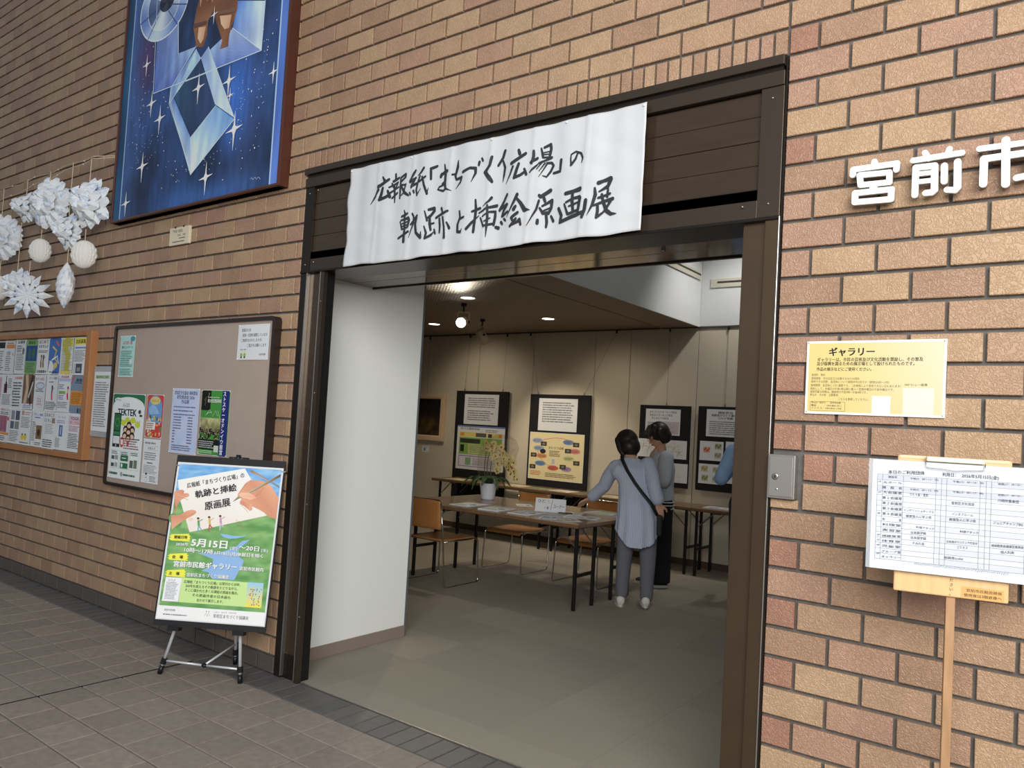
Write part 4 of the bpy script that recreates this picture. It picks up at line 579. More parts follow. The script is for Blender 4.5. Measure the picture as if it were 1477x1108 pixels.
for x, z in ((BX0+.012, BZ1-.012), (BX1-.012, BZ1-.012), (-1.8, BZ1-.01), (-1.3, BZ1-.01), (-.9, BZ1-.01)):
    mb = MB(); mb.sphere((x, bwave(x, z)-.003, z), .005, 8, 5); mb.build('tack', mat('tack_white', (225, 225, 222), rough=.4), bn)

# ---- white sign letters standing off the wall
def letter(name, label, strokes_):
    cx = sum(p[0] for s_ in strokes_ for p in s_)/sum(len(s_) for s_ in strokes_); cz = min(p[1] for s_ in strokes_ for p in s_)
    t = thing(name, label, 'sign letter', (cx, 0, cz), group='raised white letters on the brick wall')
    b = MB()
    k = 0
    for st in strokes_:
        for i in range(len(st)-1):
            a = st[i]; c = st[i+1]; w = (a[2]+c[2])/4*.92; dx, dz = c[0]-a[0], c[1]-a[1]; ang = math.atan2(dz, dx); n = 9
            pl_ = [(c[0]-cx+w*cos(ang-pi/2+pi*q/n), c[1]-cz+w*sin(ang-pi/2+pi*q/n)) for q in range(n+1)]+[(a[0]-cx+w*cos(ang+pi/2+pi*q/n), a[1]-cz+w*sin(ang+pi/2+pi*q/n)) for q in range(n+1)]
            k += 1; b.prism(pl_[::-1], -.046-.00004*k, -.036)
    b.build('letter_face', mat('letter_white', (246, 246, 242), rough=.35), t)
    b = MB()
    k = 0
    for st in strokes_:
        for i in range(len(st)-1):
            a = st[i]; c = st[i+1]; w = (a[2]+c[2])/4*.92-.0006; ang = math.atan2(c[1]-a[1], c[0]-a[0]); n = 9
            pl_ = [(c[0]-cx+w*cos(ang-pi/2+pi*q/n), c[1]-cz+w*sin(ang-pi/2+pi*q/n)) for q in range(n+1)]+[(a[0]-cx+w*cos(ang+pi/2+pi*q/n), a[1]-cz+w*sin(ang+pi/2+pi*q/n)) for q in range(n+1)]
            k += 1; b.prism(pl_[::-1], -.0362, -.026-.00004*k)
    b.build('letter_back', mat('letter_side', (84, 82, 80), rough=.4), t)
    b = MB()
    for st in strokes_[:3]: b = MB(); b.tube([(st[0][0]-cx, -.02, st[0][1]-cz), (st[0][0]-cx, .012, st[0][1]-cz)], .004, 8); b.build('stud', STEEL, t)
letter('sign_letter', 'raised white letter like a house with stacked boxes, leftmost of the wall sign', SIGN[0])
letter('sign_letter', 'raised white letter with two small horns, middle of the wall sign', SIGN[1])
letter('sign_letter', 'raised white letter cut by the right picture edge, rightmost of the wall sign', SIGN[2])

# ---- lock box at the right jamb
t = thing('lock_box', 'small grey metal box with a round keyhole set in the bricks right of the doorway', 'key box', (.0425, 0, 1.237))
mb = MB(); mb.box(-.046, .046, -.022, .02, 0, .15); mb.build('case', mat('case_grey', (150, 146, 142), rough=.35, metal=.5), t, bevel=.003)
mb = MB(); mb.box(-.039, .039, -.025, -.022, .008, .142); mb.build('lid', mat('lid_grey', (162, 158, 154), rough=.3, metal=.5), t, bevel=.0015)
mb = MB(); mb.T = Matrix.Translation((-.018, -.025, .075)) @ Matrix.Rotation(pi/2, 4, 'X'); mb.lathe([(.001, 0), (.011, 0), (.011, .003), (.007, .004), (.001, .0035)], 20); o = mb.build('lock_cylinder', STEEL, t, smooth=True)
mb = MB(); mb.box(-.0195, -.0165, -.0302, -.0288, .070, .080); mb.build('keyhole', BRZD, o)
mb = MB(); mb.T = Matrix.Translation((-.012, -.0252, .032)) @ Matrix.Rotation(pi/2, 4, 'X'); mb.lathe([(.001, 0), (.004, 0), (.001, .001)], 12); mb.build('rivet', STEEL, t)

# ---- yellow gallery notice
t = thing('notice_sign', 'yellow gallery notice with white border on the bricks under the raised letters', 'sign', (.108, 0, 1.532))
SW, SH = .414, .244
mb = MB(); mb.box(0, SW, -.008, .0, 0, SH); mb.build('backing', mat('laminate_white', (244, 246, 246), rough=.3, coat=.3), t)
ar = Art(.00003); m_ = .007
ar.grid(m_, m_, SW-m_, SH-m_, 12, 8, lambda u, v, a, b_: mix((220, 200, 132), (218, 210, 180), max(0, a*1.1-.35+.35*b_*a)))
FX = lambda X: (X-60)/(1412-60)*SW
FZ = lambda Y: (752-Y)/(752-45)*SH
def st(txt, X0, Y, X1, h, col='k', b=0): ar.text(txt, FX(X0), FZ(Y), h/707*SH, col, b, width=FX(X1)-FX(X0))
st('ギャラリー', 285, 190, 755, 78, 'k', 3)
st('ギャラリーは、市民の芸術及び文化活動を奨励し、その普及', 170, 243, 1205, 36, 'k', 2)
st('及び振興を図るための展示場として設けられたものです。', 168, 283, 1150, 36, 'k', 2)
st('作品の展示などにご使用ください。', 168, 335, 745, 34, 'k', 2)
for tx_, X0, Y, X1 in (('使用料　無料', 118, 386, 262), ('使用資格　市内在住又は在勤するものの団体', 116, 420, 608), ('使用できる回数　各団体について期間中年2回です（期間は4月〜3月）', 114, 452, 915), ('使用期間　各団体につき1週間です。（点検等により使用できない日もあります）', 112, 487, 1025),
                       ('原則として、木曜日の午後1時以降に搬入〜翌週木曜日の午前中搬出です。', 110, 520, 960), ('使用可能な時間は、開館時の午前9時〜午後9時です。', 110, 550, 705), ('申込み　その他　注意事項', 108, 580, 400), ('こちらを参照してください。', 400, 617, 722)):
    st(tx_, X0, Y, X1, 24, (70, 66, 60), 0)
st('申込み・問合せ　　宮前市民館', 125, 652, 432, 20, (60, 56, 50)); st('電話　　　：044-888-3911', 125, 680, 442, 20, (60, 56, 50)); st('ファクス：044-856-1436', 125, 706, 442, 20, (60, 56, 50))
ar.frame(FX(115), FZ(722), FX(475), FZ(632), .0008, (90, 84, 70))
st('360°ビュー画像', 1040, 470, 1252, 22, (80, 76, 66))
ar.rect(FX(738), FZ(735), FX(915), FZ(570), (244, 242, 236)); ar.rect(FX(1030), FZ(735), FX(1312), FZ(490), (243, 236, 205))
ar.build('print', t, (0, -.008, 0))
for x, z in ((.006, .006), (SW-.006, .006), (.006, SH-.006), (SW-.006, SH-.006)): mb = MB(); mb.sphere((x, -.009, z), .0022, 8, 5); mb.build('pin', STEEL, t)

# ---- room schedule on a wooden stand
YW = .232
t = thing('schedule_stand', 'wooden post stand with a square ply board in front of the right brick wall', 'stand', (.575, -.265, 0), (0, 0, YW))
WOOD = mat('light_ply', (222, 184, 132), rough=.5, noise=(7, .10, (9, 1, .8)), coord='Object')
POST = mat('worn_post', (178, 138, 100), rough=.6, noise=(9, .22, (6, 6, .8)), coord='Object')
mb = MB(); mb.box(-.133, .140, -.003, .006, 1.036, 1.4135); mb.build('board', WOOD, t, bevel=.004)
mb = MB(); mb.box(-.0035, .019, .006, .030, .03, 1.40); mb.build('post', POST, t, bevel=.002)
mb = MB(); mb.box(-.18, .20, -.02, .055, 0, .03); mb.box(-.015, .035, -.17, .20, 0, .03); mb.build('foot', POST, t, bevel=.003)
ar = Art(.00003)
for s_ in BOARDTXT: ar.span((s_[0], (s_[1][0], s_[1][1]), (s_[2][0], s_[2][1]), s_[3], s_[4], s_[5]))
for k, ch in enumerate('ださい。'): ar.text(ch, .002, -.147-.0125*k, .009, 'n', 1)
ar.v = [(p[0], p[1], p[2]+1.225) for p in ar.v]
ar2 = Art(.00003); ar2.rect(.030, 1.225-.187, .130, 1.225-.156, (214, 168, 104)); 
ar2.build('tape_label', t, (0, -.0031, 0)); ar.build('print', t, (0, -.0034, 0))
t2 = thing('schedule_sheet', 'white daily room schedule in a clear sleeve clipped to the wooden stand', 'notice', (.575, -.265, 1.225), (0, 0, YW))
off = -.018
mb = MB(); mb.box(-.206, .245, off-.001, off+.001, -.131, .174); mb.build('sleeve', mat('clear_sleeve', (235, 240, 245), rough=.15, trans=.6, coat=.5), t2, bevel=.0004)
mb = MB(); mb.box(-.196, .236, off-.0017, off-.0012, -.131, .172); mb.build('paper', mat('copy_paper', (208, 213, 222), rough=.7), t2)
ar = Art(.00003); cs = [(a+b_)/2 for a, b_ in zip(SCHED['cols'], SCHED['cols_b'])]+[.168, .176, .184, .226]; rs = SCHED['rows']
gl = (112, 116, 124); sh = (198, 201, 210)
for r in (0, 2): ar.rect(cs[0], rs[r+1], cs[-1], rs[r], (190, 194, 205))
for r in (5, 7, 9, 11, 13, 15): ar.rect(cs[3], rs[r+1], cs[-1], rs[r], sh)
for c in range(3, len(cs)-1):
    pass
for z in rs: ar.rect(cs[0], z-.00035, cs[-1], z+.00035, gl)
for c, x in enumerate(cs): ar.rect(x-.00035, rs[-1], x+.00035, rs[0] if c in (0, len(cs)-1) else rs[0], gl)
for s_ in SCHED['text']: ar.span(s_)
for k in range(2):
    u = -.085
    while u < .135:
        ar.line([(u, -.1085-.006*k*0+random.uniform(-.002, .002)), (u+.003, -.104+random.uniform(-.002, .002))], .0005, (110, 112, 120)); u += .0045
ar.build('print', t2, (0, off-.0018, 0))
clipm = mat('clip_cream', (214, 210, 186), rough=.35, metal=.3)
mb = MB(); mb.box(-.064, .074, off-.008, -.004+.012, .1755, .1885); mb.build('clip_bar', clipm, t2, bevel=.002)
mb = MB(); mb.tube(path([(-.066, off-.006, .176), (-.064, off-.010, .159), (-.02, off-.012, .1575), (.005, off-.012, .154), (.03, off-.012, .1575), (.073, off-.010, .160), (.075, off-.006, .177)], .006), .0012, 8); mb.build('clip_wire', STEEL, t2, smooth=True)
mb = MB(); mb.box(-.1298, .136, -.004, .008, .1785, .1895); mb.build('clip_rest', mat('ply_pink', (232, 196, 160), rough=.5), t2, bevel=.003)

# ---- painting
t = thing('painting', 'tall framed blue painting of glass prisms and stars high on the left wall', 'painting', (-3.775, 0, 2.70))
PX0, PX1, PZ0, PZ1 = -4.750, -2.806, 2.722, 5.35
MAH = mat('mahogany_frame', (84, 46, 36), rough=.35, noise=(6, .15, (1, 1, .2)))
ox, oz = -3.775, 2.70
mb = MB(); mb.box(PX0-ox, PX1-ox+.02-.02, -.055, .012, PZ0-oz, PZ1-oz); mb.build('stretcher', MAH, t, bevel=.003)
f_ = .022
for n_, a in (('frame_side', (PX0-.006, PX0+.012, PZ0, PZ1)), ('frame_side', (PX1-.02, PX1+.004, PZ0, PZ1)), ('frame_bottom', (PX0+.012, PX1-.02, PZ0-.0, PZ0+.016)), ('frame_top', (PX0+.012, PX1-.02, PZ1-.01, PZ1))):
    mb = MB(); mb.box(a[0]-ox, a[1]-ox, -.068, .01, a[2]-oz, a[3]-oz); mb.build(n_, MAH, t, bevel=.003)
ar = Art(.00002); PT = PAINT
cu0, cu1 = PX0+.012, PX1-.02
def sky(u, v, a, b_):
    n1 = vnoise(u*1.6, v*1.3, 3)+.5*vnoise(u*4, v*3, 8)+.25*vnoise(u*11, v*6, 2)
    base = mix((28, 42, 68), (50, 80, 134), .40+1.2*n1)
    e = max(0, 1-abs(a-.02)/.16); base = mix(base, (84, 124, 194), e*.75)
    e = max(0, 1-abs(a-.80)/.16); base = mix(base, (54, 64, 100), e*.7)
    g = math.exp(-((u+3.30)**2/.03+(v-3.35)**2/.12)); base = mix(base, (62, 112, 200), g*.9)
    g = math.exp(-((u+3.5)**2/.5+(v-2.76)**2/.012)); base = mix(base, (70, 118, 196), g*.6)
    g = math.exp(-((u+4.42)**2/.015+(v-3.85)**2/.06)); base = mix(base, (92, 62, 110), g*.8)
    s_ = .06*vnoise(u*40, v*6, 5); return tuple(max(0, min(255, c*(1+s_*3))) for c in base)
ar.grid(cu0, PZ0+.014, cu1, PZ1, 90, 110, sky)
def quadgrid(q4, c4, n=14, nz=.12):
    A_, B_, C_, D_ = q4; pts = []; cols = []
    for j in range(n+1):
        for i in range(n+1):
            s_, r_ = i/n, j/n
            p = [(A_[k]*(1-s_)+B_[k]*s_)*(1-r_)+(D_[k]*(1-s_)+C_[k]*s_)*r_ for k in range(2)]
            c = mix(mix(c4[0], c4[1], s_), mix(c4[3], c4[2], s_), r_); f = 1+nz*vnoise(p[0]*20, p[1]*5, 1)*1.6
            pts.append(tuple(p)); cols.append(rgb(tuple(max(0, min(255, x*f)) for x in c)))
    fs_ = [(j*(n+1)+i, j*(n+1)+i+1, (j+1)*(n+1)+i+1, (j+1)*(n+1)+i) for j in range(n) for i in range(n)]
    ar.polyraw(pts, fs_, cols).up()
lsx = PX0+.10; 
ar.grid(cu0, PZ0+.014, cu0+.085, PZ1, 3, 30, lambda u, v, a, b_: mix((44, 92, 130), (32, 66, 100), .5+vnoise(u*9, v*2)))
ar.rect(cu0+.085, PZ0+.014, cu0+.098, PZ1, (150, 178, 216))
rx0 = PT['right_strip'][0][0]*.5+PT['right_strip'][3][0]*.5
ar.grid(rx0, PZ0+.02, cu1, PZ1, 4, 30, lambda u, v, a, b_: mix((98, 134, 214), (74, 106, 182), .5+1.2*vnoise(u*6, v*2.2)))
ar.rect(rx0-.006, PZ0+.02, rx0+.006, PZ1, (170, 196, 236))
quadgrid(PT['p1'], [(96, 120, 176), (142, 160, 208), (130, 160, 214), (84, 106, 180)])
quadgrid(PT['p2'], [(96, 122, 190), (140, 166, 214), (158, 190, 232), (86, 100, 180)])
quadgrid(PT['p3'], [(84, 124, 200), (206, 226, 246), (214, 230, 248), (110, 146, 214)])
q5 = PT['p4']; quadgrid([q5[4], q5[3], q5[2], q5[1]], [(150, 180, 226), (96, 120, 196), (126, 146, 206), (160, 184, 230)])
# discs
def disc(d, col0, col1, a0=0, a1=2*pi, rin=0.):
    c = d[0]; ru = abs(d[1][0]-c[0]); rv = abs(c[1]-d[2][1]); n = 40; pts = []; cols = []
    for i in range(n+1):
        a = a0+(a1-a0)*i/n
        for r_ in (rin, 1.): pts.append((c[0]+ru*r_*cos(a), c[1]+rv*r_*sin(a))); cols.append(rgb(mix(col0, col1, .5+.5*sin(a*3+r_))))
    ar.polyraw(pts, [(2*i, 2*i+1, 2*i+3, 2*i+2) for i in range(n)], cols).up()
disc(PT['disc'], (96, 126, 188), (196, 216, 240), rin=.0); disc(PT['disc2'], (120, 140, 180), (214, 228, 244)); 
disc(PT['disc2'], (70, 88, 128), (110, 130, 170), 2.6, 3.9); disc(PT['disc3'], (26, 30, 44), (60, 66, 84))
for d, w in ((PT['disc'], .010), (PT['disc2'], .006)):
    c = d[0]; ru = abs(d[1][0]-c[0]); rv = abs(c[1]-d[2][1]); ar.line([(c[0]+ru*cos(a*.1571), c[1]+rv*sin(a*.1571)) for a in range(41)], w, (214, 228, 246))
for a in (-.35, -.9, -2.2, -2.9):
    c = PT['disc'][0]; ru = abs(PT['disc'][1][0]-c[0]); rv = abs(c[1]-PT['disc'][2][1]); ar.line([(c[0]+ru*.35*cos(a), c[1]+rv*.35*sin(a)), (c[0]+ru*cos(a), c[1]+rv*sin(a))], .008, (60, 80, 130))
# figure legs
for k, hk in (('leg1', 'hl1'), ('leg2', 'hl2')):
    ar.poly(PT[k], [mix((150, 104, 74), (112, 72, 52), .5+.5*sin(i*1.7)) for i in range(len(PT[k]))]); ar.poly(PT[hk], [(222, 184, 150), (206, 160, 124), (196, 148, 112), (212, 172, 138), (226, 190, 156)])
random.seed(5)
for i in range(46):
    l = PT['leg1'] if i % 2 else PT['leg2']; u = random.uniform(l[0][0]+.01, l[1][0]-.02); v = random.uniform(4.06, 4.40)
    ar.stroke([(u, v, .006), (u+random.uniform(-.03, .03), v-random.uniform(.01, .05), .012), (u+random.uniform(-.02, .02), v-.06, .004)], random.choice([(214, 170, 128), (122, 74, 52), (196, 106, 78), (232, 206, 176)]))
ar.poly(PT['band1'], (98, 70, 60)); ar.poly(PT['band2'], (120, 90, 70))
b1 = PT['b1']; quadgrid([b1[0], b1[1], b1[2], b1[3]], [(176, 204, 238), (150, 186, 232), (150, 196, 232), (190, 214, 244)], nz=.2)
quadgrid([b1[0], b1[2], b1[3], b1[4]], [(134, 160, 214), (120, 156, 214), (166, 194, 232), (128, 160, 216)])
quadgrid(PT['in'], [(44, 62, 96), (52, 76, 118), (40, 56, 92), (48, 84, 116)])
quadgrid(PT['b2'], [(140, 170, 226), (172, 196, 238), (206, 226, 248), (190, 212, 244)])
quadgrid(PT['b3'], [(150, 182, 228), (96, 130, 196), (130, 166, 216), (206, 224, 244)])
quadgrid(PT['b4'], [(132, 176, 224), (112, 158, 214), (226, 238, 250), (188, 214, 240)])
for l in PT['lines'][:-2]: ar.line(l, .006, (196, 214, 244))
for u, v, r in PT['stars']:
    for dx, dv in ((0, 1), (0, -1.15), (.75, .12), (-.75, -.08)): ar.stroke([(u, v, r*.42), (u+dx*r*.25, v+dv*r*.25, r*.16), (u+dx*r, v+dv*r, .002)], (240, 244, 252))
    ar.ell(u, v, r*.2, r*.24, (250, 252, 255))
_l = ar.lay
for u, v, r in PT['dots']: ar.ell(u, v, max(r*.7, .004), max(r*.9, .005), (226, 234, 248), 8); ar.lay = _l
for i in range(150):
    c = random.choice(((-4.45, 3.55, .12, .35), (-4.35, 3.2, .18, .15), (-3.05, 3.35, .05, .4), (-3.75, 3.0, .3, .08), (-3.25, 3.25, .05, .3))); u = random.gauss(c[0], c[2]*.6); v = random.gauss(c[1], c[3]*.6)
    if cu0+.1 < u < rx0-.01 and v > PZ0+.05: ar.ell(u, v, .0028, .0036, (190, 206, 236), 6); ar.lay = _l
sg = PT['sig']; ar.line([(sg[0][0]+i*.012, sg[0][1]-.001*i+.008*sin(i*2.2)) for i in range(9)], .003, (170, 190, 220))
ar.v = [(p[0]-ox, p[1], p[2]-oz) for p in ar.v]
ar.build('canvas_picture', t, (0, -.0556, 0), gain=1.25)
# plaque
t = thing('plaque', 'small cream title plaque on the brick wall below the blue painting', 'plaque', (-3.905, 0, 2.498))
mb = MB(); mb.box(-.118, .118, -.016, .002, 0, .118); mb.build('plate', mat('plaque_cream', (226, 214, 188), rough=.4), t, bevel=.002)
ar = Art(); ar.text('「宇宙と創造」', 0-.02, .082, .020, (70, 60, 50), 1, width=.15, align='c'); ar.text('宮前　市民', .03, .056, .014, (70, 60, 50), 1, width=.10, align='c'); ar.lines(-.0, .036, .095, .050, 1, (110, 100, 88)); ar.lines(-.075, .014, .095, .028, 1, (90, 80, 70)); ar.build('print', t, (0, -.0162, 0))
for x in (-.05, .05): mb = MB(); mb.sphere((x, -.014, .118), .008, 8, 5); mb.build('screw', BRZD, t)

# ---- notice boards
def sheet(name, label, cat, x0, z0, w, h, y, tilt=0., group=None, col=PAPER, curl=.004):
    t = thing(name, label, cat, (x0, y, z0), (0, tilt, 0), group)
    return t
def paper(t, w, h, art, m=PAPER, curl=.003, sd=0):
    """gently waved paper; the print is cut at the same folds and follows the wave"""
    n = 8
    cy = lambda k: -curl*(.4+.6*sin(k/n*pi*1.3+sd))-.0012
    def bend(u):
        i = min(max(u/w*n, 0), n); a_ = min(int(i), n-1); f_ = i-a_; return cy(a_)*(1-f_)+cy(a_+1)*f_
    vs_ = [(w*i/n, cy(i), v) for v in (0, h) for i in range(n+1)]
    b = MB(); b.add(vs_, [(i, i+1, n+2+i, n+1+i) for i in range(n)]); b.build('paper', m, t, fix=False)
    a = Art(.00003); art(a, w, h) if art.__code__.co_argcount == 3 else art(a); o = a.build('print', t)
    bm = bmesh.new(); bm.from_mesh(o.data)
    for i in range(1, n): bmesh.ops.bisect_plane(bm, geom=bm.verts[:]+bm.edges[:]+bm.faces[:], dist=1e-6, plane_co=(w*i/n, 0, 0), plane_no=(1, 0, 0))
    for v in bm.verts: v.co.y += bend(v.co.x)-.0002
    bm.to_mesh(o.data); bm.free()
    for u in (.006, w-.006):
        for v in (h-.006, .006): b = MB(); b.sphere((u, bend(u)-.0015, v), .0035, 7, 4); b.build('pin', mat('pin_white', (232, 232, 228), rough=.3), t)
# left corkboard with wooden frame
OAK = mat('oak_frame', (172, 118, 76), rough=.5, noise=(6, .14, (1, 1, .25)))
t = thing('notice_board', 'wide wooden framed board crowded with flyers at the left picture edge', 'notice board', (-6.3, 0, .985))
bx0, bx1, bz0, bz1 = -7.60-(-6.3), -4.935-(-6.3), 0.04, .972
mb = MB(); mb.box(bx0+.02, bx1-.02, -.022, .004, bz0+.01, bz1-.01); mb.build('pinboard', mat('cork_green', (128, 132, 118), rough=.9), t)
for n_, a in (('frame_side', (bx0, bx0+.075, bz0-.02, bz1)), ('frame_side', (bx1-.075, bx1, bz0-.02, bz1)), ('frame_top', (bx0+.075, bx1-.075, bz1-.035, bz1)), ('frame_bottom', (bx0+.075, bx1-.075, bz0-.02, bz0+.022))):
    mb = MB(); mb.box(a[0], a[1], -.05, .006, a[2], a[3]); mb.build(n_, OAK, t, bevel=.003)
colx = [-5.046, -5.256, -5.466, -5.679, -5.898, -6.109, -6.321, -6.53, -6.742]
rowz = [1.630, 1.340, 1.052]
Wp, Hp = .205, .287
def P_(a, ops):
    for o_ in ops:
        k = o_[0]; q_ = o_[1:]
        if k == 'r': a.rect(q_[0]*Wp, q_[1]*Hp, q_[2]*Wp, q_[3]*Hp, q_[4])
        elif k == 'e': a.ell(q_[0]*Wp, q_[1]*Hp, q_[2]*Wp, q_[3]*Hp, q_[4])
        elif k == 'l': a.lines(q_[0]*Wp, q_[1]*Hp, q_[2]*Wp, q_[3]*Hp, q_[4], q_[5])
        elif k == 't': a.text(q_[0], q_[1]*Wp, q_[2]*Hp, q_[3]*Hp, q_[4], 2, width=q_[5]*Wp, align='c')
        elif k == 's': a.stroke([(p[0]*Wp, p[1]*Hp, q_[1]) for p in q_[0]], q_[2])
gy = (120, 124, 130); dkc = (60, 62, 68)
def person(u, v, s_, c1, c2): return [('e', u, v+s_*.85, s_*.16, s_*.13, (60, 44, 40)), ('s', [(u, v+s_*.7), (u-s_*.05, v+s_*.3)], .16*s_*Wp*1.6, c1), ('s', [(u, v+s_*.6), (u+s_*.35, v+s_*.8)], .05*s_*Wp*1.6, c1), ('s', [(u-s_*.05, v+s_*.35), (u+s_*.05, v)], .2*s_*Wp*1.6, c2)]
